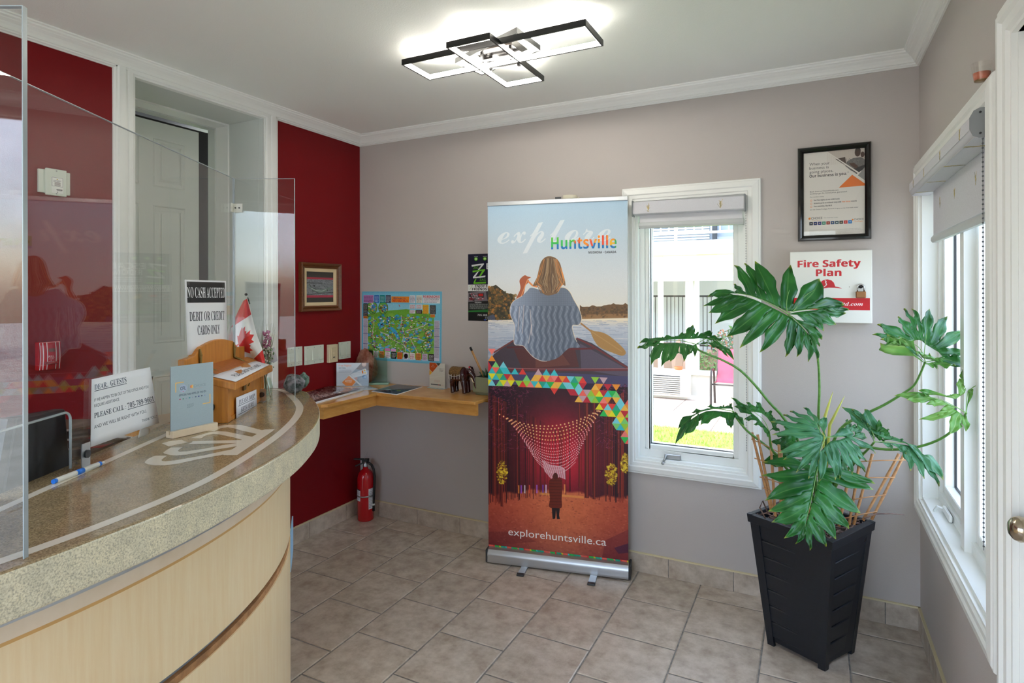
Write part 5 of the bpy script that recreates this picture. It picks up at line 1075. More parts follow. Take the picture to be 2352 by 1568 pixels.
# key drop box
F1, F2 = on_z(524, 972, HC), on_z(607, 917, HC); fd_ = (F2-F1); fl_ = np.linalg.norm(fd_); fd_ /= fl_; fn_ = np.array([fd_[1], -fd_[0], 0.0]); fn_ = fn_ if fn_[0] > 0 else -fn_
kw = wood('amber_pine', (208, 140, 56), (176, 106, 36), 0.35, 2, 5); kb = thing('key_drop_box', 'amber pine key drop box with arched back and hinged sloping lid', 'box', tuple((F1+F2)/2 - fn_*.085))
bwid = 0.132; b0 = F1 - fn_*bwid; hf, hb_ = 0.116, 0.152
def Kp(s, t, z): return tuple(F1 + fd_*s - fn_*(t*(1 - .37*max(s, 0)/fl_) if t > 0 else t) + np.array([0, 0, z]))      # s along the front, t back from the front
m = MB(); m.hexa([Kp(0, .004, .001), Kp(fl_, .004, .001), Kp(fl_, bwid, .001), Kp(0, bwid, .001)], [Kp(0, .004, hf), Kp(fl_, .004, hf), Kp(fl_, bwid, hb_), Kp(0, bwid, hb_)]); bevel(m.build('carcass', kw, kb), .002)
for s0, s1 in ((0, .030), (fl_-.05, fl_-.035), (fl_-.022, fl_)):
    m = MB(); m.hexa([Kp(s0, 0, .001), Kp(s1, 0, .001), Kp(s1, .005, .001), Kp(s0, .005, .001)], [Kp(s0, 0, hf), Kp(s1, 0, hf), Kp(s1, .005, hf+.001), Kp(s0, .005, hf+.001)]); bevel(m.build('front_stile', kw, kb), .0015)
m = MB(); m.hexa([Kp(.03, .001, .001), Kp(fl_-.05, .001, .001), Kp(fl_-.05, .006, .001), Kp(.03, .006, .001)], [Kp(.03, .001, .016), Kp(fl_-.05, .001, .016), Kp(fl_-.05, .006, .016), Kp(.03, .006, .016)]); m.build('front_rail', kw, kb)
def lidz(t): return hf + (hb_-hf)*(t/bwid)
m = MB(); a0, a1, t0, t1, th = -0.012, fl_+0.028, -0.026, bwid-.012, .024
m.hexa([Kp(a0, t0, lidz(t0)), Kp(a1, t0, lidz(t0)), Kp(a1, t1, lidz(t1)), Kp(a0, t1, lidz(t1))], [Kp(a0, t0, lidz(t0)+th), Kp(a1, t0, lidz(t0)+th), Kp(a1, t1, lidz(t1)+th), Kp(a0, t1, lidz(t1)+th)]); lid = m.build('lid', kw, kb); bevel(lid, .003)
m = MB(); m.hexa([Kp(.05, .055, lidz(.055)+th-.001), Kp(fl_-.06, .055, lidz(.055)+th-.001), Kp(fl_-.06, .13, lidz(.13)+th-.001), Kp(.05, .13, lidz(.13)+th-.001)], [Kp(.055, .058, lidz(.058)+th+.004), Kp(fl_-.065, .058, lidz(.058)+th+.004), Kp(fl_-.065, .127, lidz(.127)+th+.004), Kp(.055, .127, lidz(.127)+th+.004)]); m.build('lid_panel', wood('red_pine', (176, 104, 46), (150, 84, 34), .4, 2, 5), lid)
arch = [(a0, .17), (a0, .214), (.04, .217)] + [(.04 + .07*i/6, .217 + .030*(0.5-0.5*math.cos(math.pi*i/6))) for i in range(1, 7)] + [(.11 + (fl_-.21)*i/8, .247 + .014*math.sin(math.pi*i/8)) for i in range(1, 8)] + [(fl_-.10 + .06*i/6, .247 - .030*(0.5-0.5*math.cos(math.pi*i/6))) for i in range(0, 7)] + [(a1-.01, .215), (a1-.01, .17)]
arch[0] = (a0, .001); arch[-1] = (a1-.01, .001)
m = MB(); m.hexa([Kp(s, bwid+.018, z) for s, z in arch], [Kp(s, bwid-.004, z) for s, z in arch]); bp_ = m.build('back_board', kw, kb); bevel(bp_, .003)
for s in (.085, fl_-.09):
    m = MB(); m.tube([Kp(s, bwid-.006, .240), Kp(s, bwid-.007, .218), Kp(s, bwid-.008, lidz(bwid)+th+.008), Kp(s+.01, bwid-.04, lidz(bwid-.04)+th+.004), Kp(s+.012, bwid-.06, lidz(bwid-.06)+th+.003)], [.003, .007, .005, .006, .002], 8)
    m.ball(Kp(s, bwid-.008, .218), .007, 8, 6); m.build('hinge', MAT['brass'], kb)
sc_ = 0.60*fl_*0.62
q1 = on_plane(560, 895, F1, fn_); q1s = (q1-F1) @ fd_
m = MB(); m.hexa([Kp(q1s-.012, -.004, .082), Kp(q1s+.016, -.004, .082), Kp(q1s+.016, 0, .082), Kp(q1s-.012, 0, .082)], [Kp(q1s-.012, -.004, hf+.004), Kp(q1s+.016, -.004, hf+.004), Kp(q1s+.016, 0, hf+.004), Kp(q1s-.012, 0, hf+.004)]); m.tube([Kp(q1s+.03, -.006, .104 + .012)] + [Kp(q1s+.03+.018*math.sin(a), -.006, .104+.012*math.cos(a)) for a in [i*math.pi/5 for i in range(1, 6)]], .0018, 6); m.build('hasp', MAT['brass'], kb)
def drop1():
    P = Paint(420, 300, (238, 242, 252)); n = (26, 34, 70); P.text('PLEASE DROP', 214, 116, 66, n, 'serifi', width=330, align='c'); P.rect(40, 130, 380, 137, n); P.text('KEYS HERE', 220, 232, 66, n, 'serifi', width=260, align='c'); P.rect(40, 250, 380, 257, n); return P
fnp = F1 + fn_*0.004
q = [on_plane(x, y, fnp, fn_) for x, y in ((542.5, 913), (589, 894), (590.5, 937), (543, 962))]
o = quad_sheet('front_label', *q, drop1().material('drop_label_print', .5), kb, None, 1, 1); o['label'] = 'white card lettered PLEASE DROP KEYS HERE'
def drop2():
    P = Paint(700, 220, (236, 238, 246)); P.text('PLEASE DROP KEYS HERE', 360, 160, 62, (40, 46, 64), 'sansb', width=480, align='c'); return P
lp0 = np.array(Kp(0, 0, lidz(0)+th+.0012)); lpn = np.cross(np.array(Kp(1, 0, 0))-np.array(Kp(0, 0, 0)), np.array(Kp(0, 1, lidz(1)))-np.array(Kp(0, 0, lidz(0))))
q = [Kp(s_, t_, lidz(t_)+th+.0022) for s_, t_ in ((0.0, .050), (fl_-.004, .050), (fl_+.012, -.016), (.004, -.023))]
o = quad_sheet('lid_label', *q, drop2().material('lid_label_print', .5), kb, lambda u, v: .0008+.002*math.sin(u*9)**2*(1-v), 14, 4); o['label'] = 'white paper strip lettered PLEASE DROP KEYS HERE'
for s_ in (.04, fl_-.06):
    p = np.array(Kp(s_, .052, lidz(.052)+th+.0005)); MB().obox(p - fd_*.03, fd_*.06, -fn_*.02 + np.array([0, 0, .006]), (0, 0, .0009)).build('tape', MAT['grey_plastic'], kb)
sh = np.array(Kp(-.003, .05, .055)); MB().ball(sh, .010, 10, 6, (1, 1, 1.4)).build('side_knob', MAT['black_metal'], kb)
# small flag
def flag():
    P = Paint(600, 300, (240, 238, 238)); P.rect(0, 0, 150, 300, (214, 24, 34)); P.rect(450, 0, 600, 300, (214, 24, 34))
    lf = [(0, -1), (.18, -.66), (.40, -.78), (.33, -.33), (.47, -.42), (.53, -.28), (.80, -.36), (.72, -.12), (.86, -.02), (.46, .30), (.52, .46), (.04, .38), (.05, .86)]
    pts = [(300 + x*120, 145 + y*120) for x, y in lf] + [(300 - x*120, 145 + y*120) for x, y in lf[::-1]]; P.poly(pts, (214, 24, 34)); return P
fg = thing('flag', 'small Canadian flag with red maple leaf drooping beside the key box', 'flag', tuple(at_depth(600, 918, 2.46)*np.array([1, 1, 0]) + np.array([0, 0, HC])))
rows = [((567.5, 686), (559, 690)), ((572, 703), (546, 716)), ((577, 722), (531, 752)), ((583, 744), (526, 778)), ((589, 765), (524, 806)), ((596, 785), (540, 828)), ((603, 803), (566, 842)), ((608, 826), (584, 850)), ((611, 846), (592, 858))]
NV = 12; vs = []; 
for i, (a, b) in enumerate(rows):
    for j in range(NV+1):
        v = j/NV; x, y = a[0]*(1-v)+b[0]*v, a[1]*(1-v)+b[1]*v; D = 2.40 + 0.012*math.sin(v*9 + i*.35)*min(1, i/2) - .012*v; vs.append(at_depth(x, y, D))
me = bpy.data.meshes.new('flag_cloth'); nr = len(rows); me.from_pydata([tuple(map(float, p)) for p in vs], [], [(i*(NV+1)+j, (i+1)*(NV+1)+j, (i+1)*(NV+1)+j+1, i*(NV+1)+j+1) for i in range(nr-1) for j in range(NV)])
ul = me.uv_layers.new(name='UVMap')
for l in me.loops: k = l.vertex_index; ul.data[l.index].uv = ((k // (NV+1))/(nr-1), 1 - (k % (NV+1))/NV)
for p in me.polygons: p.use_smooth = True
me.materials.append(flag().material('flag_print', .55)); fo = bpy.data.objects.new('flag_cloth', me); COL.objects.link(fo); set_parent(fo, fg); so = fo.modifiers.new('thick', 'SOLIDIFY'); so.thickness = .0006
pt, pb = at_depth(566.5, 679, 2.412), at_depth(622, 905, 2.43); pb[2] = HC+.001
MB().tube([pt, pb], .0022, 8).build('flag_pole', MAT['white_plastic'], fg); MB().ball(at_depth(565, 676, 2.412), .0058, 10, 8).build('finial', MAT['black_plastic'], fg)
m = MB(); m.tube([at_depth(568, 683, 2.414), at_depth(573, 698, 2.416)], .0036, 8); m.build('sleeve', MAT['black_plastic'], fg)
# dried flowers
fw = thing('dried_flowers', 'dried bunch of pink heather and small white flowers behind the flag', 'flowers', tuple(on_z(632, 897, HC)))
D0 = 2.50; base_ = at_depth(612, 905, D0); base_[2] = HC+.002
g_ = MB()
for i in range(26):
    x, y = random.uniform(592, 634), random.uniform(735, 800); D = D0 + random.uniform(-.03, .03); p = at_depth(x, y, D); mid = base_*.5 + at_depth(606 + (x-612)*.35, 830, D)*.5; g_.tube([base_, mid, at_depth(609+(x-612)*.7, 820-(800-y)*.4, D), p], [.0012, .0012, .0012, .0004], 4, False)
g_.build('grass_blades', mat('sage_green', (120, 134, 104), .6), fw, kind='stuff')
for nm, c, xs, ys, n, r in (('heather_sprig', (190, 120, 160), (604, 622), (760, 800), 70, .004), ('white_blossom', (226, 230, 222), (604, 626), (796, 846), 90, .0035), ('green_sprig', (110, 150, 110), (606, 630), (800, 845), 50, .0035)):
    m = MB()
    for i in range(n): m.ball(at_depth(random.uniform(*xs), random.uniform(*ys), D0 - .02 + random.uniform(-.02, .02)), r*random.uniform(.6, 1.2), 6, 4, (1, 1, 1.3))
    m.build(nm, mat(nm, c, .7), fw, kind='stuff')
q = [at_depth(x, y, D0 - .012) for x, y in ((612, 808), (630, 796), (638, 828), (612, 842))]; quad_sheet('gift_card', *q, mat('lilac_card', (206, 204, 216), .5), fw, None, 1, 1)
m = MB(); m.lathe([(0.0, 0.0), (.022, 0.0), (.026, .03), (.018, .06), (.016, .07)], 16, at=(base_[0], base_[1], HC+.0005)); m.build('vase', MAT['green_glass'], fw, recalc=False)
q = [at_depth(x, y, 2.47) for x, y in ((573, 700), (592, 742), (600, 790), (590, 770))]
# rock specimens
def rock(name, label, cx_, r, sc, m, seed, sub=3, amp=.28):
    bm = bmesh.new(); bmesh.ops.create_icosphere(bm, subdivisions=sub, radius=1); rnd = random.Random(seed); dirs = [Vector((rnd.gauss(0, 1), rnd.gauss(0, 1), rnd.gauss(0, 1))).normalized() for _ in range(14)]; off = [rnd.uniform(.62, .95) for _ in dirs]
    for v in bm.verts:
        d = v.co.normalized(); k = 1.0
        for q_, o_ in zip(dirs, off):
            c = d.dot(q_)
            if c > 0: k = min(k, o_/max(c, 1e-3))
        v.co = d*(k + rnd.uniform(-amp, amp)*.1)
    zmin = min(v.co.z for v in bm.verts)
    for v in bm.verts: v.co = Vector((cx_[0] + v.co.x*r*sc[0], cx_[1] + v.co.y*r*sc[1], cx_[2] + (v.co.z-zmin)*r*sc[2]))
    me = bpy.data.meshes.new(name); bm.to_mesh(me); bm.free(); me.materials.append(m); o = bpy.data.objects.new(name, me); COL.objects.link(o); return tag(o, label, 'rock') if label else o
am = mat('green_grey_crystal', (34, 54, 52), .35, col2=(150, 146, 156), scale=34, detail=8, contrast=(.44, .66), bump=1.0, bscale=60)
rp = on_z(668, 904, HC)
rk = rock('crystal_rock', None, (rp[0], rp[1]+.015, HC), .052, (1.0, .8, .92), am, 5, 4)
rk2 = rock('crystal_lobe', None, (on_z(694, 893, HC)[0], on_z(694, 893, HC)[1]+.01, HC), .038, (1.0, .8, 1.05), mat('green_crystal', (36, 78, 66), .4, col2=(120, 150, 136), scale=40, bump=1.0, bscale=70), 9, 3)
tag(rk, 'green and violet crystal rock on the far end of the counter', 'rock'); set_parent(rk2, rk)
# black monitor behind the pass-through
mo = thing('monitor', 'black monitor standing on the desk behind the clear screen opening', 'monitor', tuple(on_z(100, 1010, .75)*np.array([1, 1, 0]) + np.array([0, 0, .75])))
mp0 = (*(c1 - NA*0.05), 1.2)
q = [on_plane(x, y, mp0, NA3) for x, y in ((36, 958), (152, 938), (168, 1140), (-2, 1180))]
m = MB(); bkv = np.array([*(-NA*.03), 0]); m.hexa([p for p in q], [p + bkv for p in q]); bevel(m.build('screen_housing', MAT['black_plastic'], mo), .006)
q2 = [on_plane(x, y, (*(c1 - NA*.052), 1.2), NA3) for x, y in ((18, 962), (36, 958), (-2, 1180), (-22, 1184))]
m = MB(); m.hexa(q2, [p + bkv for p in q2]); m.build('side_trim', MAT['dark_grey'], mo)
cq = (q[2]+q[3])/2; m = MB(); m.box(cq[0]-.14, cq[0]-.06, cq[1]-.03, cq[1]+.03, .75, cq[2]+.02); m.box(cq[0]-.2, cq[0]-.0, cq[1]-.1, cq[1]+.1, .75, .765); m.build('stand', MAT['black_plastic'], mo)
# letter tray behind the guest notice
lt_ = MB(); tq = on_z(200, 1055, .82)
for i in range(4):
    p = on_plane(165, 990 + i*22, (*(c1 - NA*.14), 1.2), NA3); e = on_plane(300, 965 + i*22, (*(c1 - NA*.14), 1.2), NA3); lt_.obox(p, e-p, np.array([*(-NA*.2), 0]), (0, 0, .006))
p = on_plane(165, 1060, (*(c1 - NA*.14), 1.2), NA3); lt_.obox((p[0], p[1], .75), (e-on_plane(165, 1056, (*(c1 - NA*.14), 1.2), NA3))*np.array([1, 1, 0]), np.array([*(-NA*.01), 0]), (0, 0, .30)); tag(lt_.build('letter_tray', mat('dark_brown_tray', (84, 62, 46), .5)), 'dark brown slotted letter tray on the desk behind the guest notice', 'tray')

# ------------------------------------------------------------------ things on the corner shelf
def facing(px0, px1, yb, ytop, z):
    """upright rectangle standing at height z: the two bottom corners on the shelf and the height that fits"""
    a, b = on_z(px0, yb[0], z), on_z(px1, yb[1], z); d = (b-a)/np.linalg.norm(b-a); n = np.array([d[1], -d[0], 0]); n = n if n @ (CAM-a) > 0 else -n
    return a, b, d, n, on_plane(px0, ytop, a, n)[2] - z
def freenights():
    w, h = 560, 400; P = Paint(w, h, (206, 212, 222)); P.text('Free Nights!', 40, 62, 34, (236, 120, 90), 'sans', width=220); P.text('Join Today', 40, 100, 22, (96, 100, 116), 'sansb', width=122); P.lines(40, 120, 262, 4, 14, 6, (120, 124, 140), .6)
    P.poly([(238, 210), (430, 0), (w, 0), (w, 390), (420, 390)], (160, 176, 196)); P.poly([(340, 110), (440, 0), (w, 0), (w, 130), (460, 130)], (120, 104, 104)); P.disc(480, 22, 40, (206, 176, 166), 1, 20, 46); P.line([(462, 34), (496, 34)], 6, (240, 230, 230)); P.disc(490, 250, 46, (60, 116, 176), 1, 16, 34); P.disc(500, 242, 24, (130, 180, 216), 1, 12); P.disc(330, 270, 36, (190, 150, 146), 1, 16, 44); P.poly([(380, 280), (w, 200), (w, 390), (420, 390)], (186, 206, 226), .6)
    P.poly([(246, 210), (262, 190), (500, 100), (516, 108), (536, 190), (526, 202), (400, 236), (300, 262)], (224, 230, 238)); P.poly([(440, 138), (460, 128), (470, 184), (456, 190), (442, 170)], (240, 130, 50)); P.disc(488, 130, 15, (250, 200, 70)); P.disc(498, 172, 14, (250, 200, 70)); P.text('FPO PLATINUM', 330, 170, 9, (150, 160, 176), width=90)
    P.poly([(222, 222), (238, 208), (444, 392), (424, 400)], (236, 240, 244)); P.poly([(98, 340), (216, 226), (336, 330), (270, 400), (160, 400)], (240, 142, 62)); P.text('CHOICE', 176, 324, 24, (252, 240, 230), 'sansb', width=92); P.text('privileges', 178, 346, 16, (252, 240, 230), width=90); P.disc(164, 318, 11, (252, 240, 230)); P.poly([(290, 396), (348, 344), (408, 396)], (150, 164, 178)); return P
a, b, d, n, hh = facing(773, 847, (887, 887), 833, SZ)
fnn = thing('acrylic_sign', 'landscape clear acrylic sign offering free hotel nights, before the brown rock', 'sign', tuple((a+b)/2))
sheet('insert', a + np.array([0, 0, hh]) + n*.002, b-a, (0, 0, -hh+.004), freenights().material('free_nights_print', .35), fnn, .001)
m = MB(); m.quad(*[tuple(a + n*.004 + np.array([0, 0, .001])), tuple(b + n*.004 + np.array([0, 0, .001])), tuple(b + n*.004 + np.array([0, 0, hh])), tuple(a + n*.004 + np.array([0, 0, hh]))]); m.build('acrylic_front', MAT['acrylic'], fnn, recalc=False)
m = MB(); m.obox(a - n*.03, b-a, n*.034, (0, 0, .0025)); m.obox(a - n*.002, b-a, -n*.002, (0, 0, hh)); m.build('acrylic_foot', MAT['acrylic_edge'], fnn)
br_m = mat('red_brown_stone', (128, 66, 44), .45, col2=(196, 150, 130), scale=14, detail=8, contrast=(.4, .7), bump=.8, bscale=60)
rp = on_z(838, 880, SZ); rk_ = rock('stone', 'large red brown stone behind the acrylic free nights sign', (rp[0]-.005, rp[1]+.02, SZ), .105, (.95, .40, 1.12), br_m, 21, 4)
# glass award
ga = on_z(876, 881, SZ); ga[1] = min(ga[1], -.065); ga[0] = max(ga[0], .10); gd = np.array([.86, .51, 0]); gn = np.array([.51, -.86, 0]); aw = thing('glass_award', 'clear glass award with slanted top on a glass foot, room corner', 'award', (ga[0], ga[1], SZ))
m = MB(); m.obox((ga[0], ga[1], SZ) - gd*.065 - gn*.03, gd*.13, gn*.06, (0, 0, .012)); bevel(m.build('foot', mat('green_glass_edge', (150, 190, 172), .08, spec=.8), aw), .003)
prf = [(-.048, .012), (.052, .012), (.052, .178), (-.026, .222)]
P3 = lambda s, t, z: tuple(np.array([ga[0], ga[1], SZ]) + gd*s + gn*t + np.array([0, 0, z]))
m = MB()
for t in (.010, -.010): m.add([P3(s, t, z) for s, z in prf], [(0, 1, 2, 3)])
gb = m.build('glass_block', MAT['green_glass'], aw, recalc=False)
m = MB()
for i in range(4):
    (s0, z0), (s1, z1) = prf[i], prf[(i+1) % 4]; m.add([P3(s0, .0101, z0), P3(s1, .0101, z1), P3(s1, -.0101, z1), P3(s0, -.0101, z0)], [(0, 1, 2, 3)])
m.build('block_edge', clear_sheet('green_glass_edge_clear', (.70, .84, .78), 1.6), gb, recalc=False)
# brochures and papers
def paper_pile(name, label, px, m, n=1, z=SZ):
    q = [on_z(x, y, z + .0012*n) for x, y in px]; o = MB(); o.hexa([(p[0], p[1], z+.0002) for p in q], [(p[0], p[1], z+.0012*n) for p in q]); top_ = o.build(name, MAT['paper'])
    qs = quad_sheet('printed_page', *[np.array([p[0], p[1], z+.0012*n+.0009]) for p in q], m, None, None, 1, 1); set_parent(qs, top_); return tag(top_, label, 'paper')
def leafpic(bg, cols, nn=900, mt=0):
    P = Paint(400, 300, bg)
    for i in range(nn): P.disc(random.uniform(0, 400), random.uniform(0, 300), random.uniform(2, 9), random.choice(cols), .7, 7)
    if mt: P.rect(0, 0, 400, mt, (235, 235, 238)); P.rect(0, 300-mt, 400, 300, (235, 235, 238)); P.rect(0, 0, mt, 300, (235, 235, 238)); P.rect(400-mt, 0, 400, 300, (235, 235, 238))
    return P
p_a = leafpic((150, 120, 116), [(70, 40, 40), (206, 186, 184), (170, 140, 140), (40, 26, 30)], 900); p_a.rect(0, 230, 400, 300, (70, 34, 30), .8); p_a.rect(0, 280, 400, 300, (236, 236, 240))
paper_pile('brochure', 'pinkish brown photo brochure at the counter end of the corner shelf', ((697, 903), (758, 886), (834, 895), (727, 925)), p_a.material('brochure_print', .25, .5), 5)
p_b = leafpic((40, 56, 66), [(30, 44, 56), (60, 80, 92), (20, 30, 40), (96, 116, 130)], 700, 6); p_b.disc(150, 210, 20, (120, 140, 40), .6)
paper_pile('magazine', 'dark blue green magazine lying in the inner corner of the shelf', ((853, 898), (912, 882), (970, 888), (911, 906)), p_b.material('magazine_print', .15, .5), 2)
p_c = leafpic((180, 190, 200), [(90, 100, 116), (210, 214, 220), (120, 130, 150)], 300)
paper_pile('leaflet', 'pale leaflet under the acrylic sign', ((806, 891), (846, 886), (868, 893), (834, 896)), p_c.material('leaflet_print', .25, .5), 1)
# tall card stand
def choicecard():
    w, h = 260, 440; P = Paint(w, h, (226, 222, 210)); P.poly([(0, 0), (100, 0), (140, 50), (52, 170), (0, 120)], (214, 88, 30)); P.poly([(110, 0), (190, 0), (150, 50)], (90, 84, 70)); P.poly([(0, 128), (46, 176), (0, 230)], (240, 180, 50)); P.disc(60, 44, 8, (250, 230, 220)); P.text('Choice', 60, 80, 18, (250, 230, 220), width=62, align='c')
    P.lines(170, 90, 240, 3, 22, 8, (120, 112, 110), .8); P.lines(80, 300, 180, 5, 10, 4, (200, 150, 140), .7)
    for i in range(12): P.rect(24 + i*14, 376, 36 + i*14, 392, (30, 30, 40) if i != 9 else (190, 40, 50))
    P.lines(200, 380, 240, 1, 10, 6, (220, 160, 140)); return P
a, b, d, n, hh = facing(986.5, 1022, (890, 894), 832, SZ); sh_ = max(0.0, max(a[1], b[1]) + .02); a = a - np.array([0, sh_, 0]); b = b - np.array([0, sh_, 0])
ck = thing('card_stand', 'tall narrow acrylic stand with an orange and cream card beside the elephant', 'sign', tuple((a+b)/2))
sheet('insert', a + np.array([0, 0, hh]), b-a, (0, 0, -hh+.004), choicecard().material('choice_card_print', .3), ck, .001)
m = MB(); m.obox(a - n*.03 - d*.01, (b-a)+d*.005, n*.045, (0, 0, .003)); m.build('acrylic_foot', MAT['acrylic_edge'], ck)
m = MB(); m.quad(*[tuple(a + n*.002 + np.array([0, 0, .001])), tuple(b + n*.002 + np.array([0, 0, .001])), tuple(b + n*.002 + np.array([0, 0, hh])), tuple(a + n*.002 + np.array([0, 0, hh]))]); m.build('acrylic_front', MAT['acrylic'], ck, recalc=False)
# elephant figurine: one skinned body
eL = on_z(1052, 905, SZ); eu = np.array([.93, .36, 0]) ; eu[1] = -.02; eu /= np.linalg.norm(eu); ew = np.array([-eu[1], eu[0], 0])
el = thing('elephant_figurine', 'dark polished wooden elephant figurine with beaded gold blanket on the shelf', 'figurine', (eL[0], eL[1], SZ))
ec = np.array([eL[0]-.006, eL[1]+.03, SZ])
def EP(s, t, z): return tuple(ec + eu*s + ew*t + np.array([0, 0, z]))
vt = []; ed = []; rd = []
def V_(p, r, frm=None):
    vt.append(p); rd.append(r)
    if frm is not None: ed.append((frm, len(vt)-1))
    return len(vt)-1
pel = V_(EP(-.030, 0, .112), .036); mid_ = V_(EP(.0, 0, .118), .040, pel); shd = V_(EP(.032, 0, .118), .036, mid_); nk = V_(EP(.056, 0, .132), .026, shd); hd = V_(EP(.076, 0, .132), .027, nk); t1_ = V_(EP(.097, 0, .112), .015, hd); t2_ = V_(EP(.106, 0, .085), .011, t1_); t3_ = V_(EP(.110, 0, .055), .009, t2_); t4_ = V_(EP(.118, 0, .035), .007, t3_)
for s in (1, -1):
    h1 = V_(EP(-.038, s*.020, .080), .020, pel); h2 = V_(EP(-.040, s*.022, .045), .0145, h1); h3 = V_(EP(-.036, s*.022, .012), .014, h2); V_(EP(-.034, s*.022, .004), .015, h3)
    h1 = V_(EP(.038, s*.020, .080), .020, shd); h2 = V_(EP(.044, s*.022, .045), .015, h1); h3 = V_(EP(.047, s*.022, .012), .014, h2); V_(EP(.049, s*.022, .004), .015, h3)
tl1 = V_(EP(-.062, 0, .120), .008, pel); V_(EP(-.070, 0, .090), .004, tl1)
me = bpy.data.meshes.new('body'); me.from_pydata(vt, ed, []); eb = bpy.data.objects.new('body', me); COL.objects.link(eb); sk = eb.modifiers.new('skin', 'SKIN')
for i, r in enumerate(rd): me.skin_vertices[0].data[i].radius = (r, r)
me.skin_vertices[0].data[0].use_root = True
sk.use_smooth_shade = True; ss_ = eb.modifiers.new('sub', 'SUBSURF'); ss_.levels = 2; ss_.render_levels = 2
ebm = mat('polished_maroon_wood', (62, 20, 24), .14, col2=(36, 10, 14), scale=20, spec=.6, coat=.4); me.materials.append(ebm); set_parent(eb, el)
for s in (1, -1):
    m = MB(); cpt = [(0, 0, .165), (.020, .008, .158), (.030, .014, .130), (.022, .016, .100), (.004, .012, .088), (-.008, .004, .110), (-.006, 0, .150)]
    m.add([EP(.052+a_*.8, s*(.026+b_), z_) for a_, b_, z_ in cpt] + [EP(.052+a_*.8, s*(.031+b_), z_) for a_, b_, z_ in cpt], [tuple(range(7)), tuple(range(7, 14))[::-1]] + [(i, (i+1) % 7, 7+(i+1) % 7, 7+i) for i in range(7)]); m.build('ear', ebm, el)
    m = MB(); m.tube([EP(.090, s*.014, .100), EP(.102, s*.017, .080), EP(.112, s*.015, .074)], [.004, .003, .001], 8); m.build('tusk', mat('ivory_tusk', (226, 214, 180), .3) if s == 1 else bpy.data.materials['ivory_tusk'], el)
gm = mat('gold_bead_cloth', (150, 112, 62), .5, metal=.4, col2=(90, 66, 40), scale=240, bump=1.0, bscale=500, contrast=(.4, .6)); m = MB(); vs = []
for i in range(13):
    for j in range(9):
        a_ = -1.25 + 2.5*i/12; s_ = -.052 + .078*j/8; dip = .010*math.sin(j/8*math.pi); rr = .0435 + .001*math.sin(i*3+j); vs.append(EP(s_, rr*1.02*math.sin(a_), .116 + rr*1.02*math.cos(a_) - (.012 if abs(a_) > 1.1 else 0) - dip*abs(a_)/1.25))
m.add(vs, [(i*9+j, i*9+j+1, (i+1)*9+j+1, (i+1)*9+j) for i in range(12) for j in range(8)], True); bo = m.build('blanket', gm, el); bo.modifiers.new('t', 'SOLIDIFY').thickness = .002
m = MB()
for k, (s_, a_) in enumerate([(-.05, -1.25), (-.03, -1.28), (-.01, -1.3), (.01, -1.28), (.026, -1.25)]):
    for j in range(5): m.ball(EP(s_, .046*math.sin(a_) - .002, .116 + .044*math.cos(a_) - .012 - j*.0058), .0028, 6, 5)
for j in range(14): t_ = j/13; m.ball(EP(-.052 + .078*t_, -.046 - .004*math.sin(t_*3.1), .118 - .012*math.sin(t_*3.14)), .0024, 6, 5)
for j in range(9): m.ball(EP(.066 + .004*j, .0, .160 - .0009*j*j), .0032, 6, 5)
m.build('bead_trim', mat('silver_beads', (206, 200, 190), .3, metal=.5), el, kind='stuff')
MB().ball(EP(.070, -.004, .162), .0055, 8, 6).build('red_jewel', mat('red_jewel', (190, 20, 40), .15), el)
# planter with bamboo stick
pq = on_z(1094, 913, SZ); pp = thing('planter', 'square sage green ceramic planter with a succulent, half behind the banner', 'plant pot', (pq[0]+.07, pq[1]+.05, SZ))
x0p, y0p = on_z(1086, 906, SZ)[:2]; pm = mat('sage_ceramic', (128, 132, 106), .55, bump=.1)
bevel(MB().box(x0p, x0p+.15, y0p-.004, y0p+.10, SZ+.014, SZ+.105).build('pot', pm, pp), .006); bevel(MB().box(x0p+.014, x0p+.136, y0p+.006, y0p+.09, SZ+.0005, SZ+.016).build('saucer_foot', pm, pp), .003)
MB().box(x0p+.01, x0p+.14, y0p+.006, y0p+.09, SZ+.100, SZ+.1056).build('soil', mat('dark_soil', (40, 32, 26), .9), pp)
sg = mat('succulent_green', (34, 62, 40), .35, col2=(60, 96, 60), scale=20)
for i in range(13):
    a_ = i*2.4; r0 = .016 + .0032*i*.5; b_ = np.array([x0p+.078 + r0*math.cos(a_), y0p+.048 + r0*math.sin(a_)*.7, SZ+.104]); t_ = b_ + np.array([math.cos(a_)*.024, math.sin(a_)*.018, .052 - .0018*i]); m = MB(); m.tube([b_, b_*.6+t_*.4 + np.array([0, 0, .008]), t_], [.006, .0075, .0008], 6); m.build('leaf', sg, pp)
b_ = np.array([x0p+.058, y0p+.035, SZ+.10]); D_ = (b_-CAM) @ FWD; tp = at_depth(1080, 797, D_+.02)
st = thing('bamboo_stick', 'bamboo stick with a black end leaning out of the planter', 'stick', tuple(b_)); MB().tube([b_, b_*.12+tp*.88], .0068, 10).build('shaft', mat('bamboo', (196, 150, 96), .5, col2=(170, 122, 74), scale=12), st); MB().tube([b_*.12+tp*.88, tp], .0072, 10).build('black_end', MAT['black_plastic'], st)
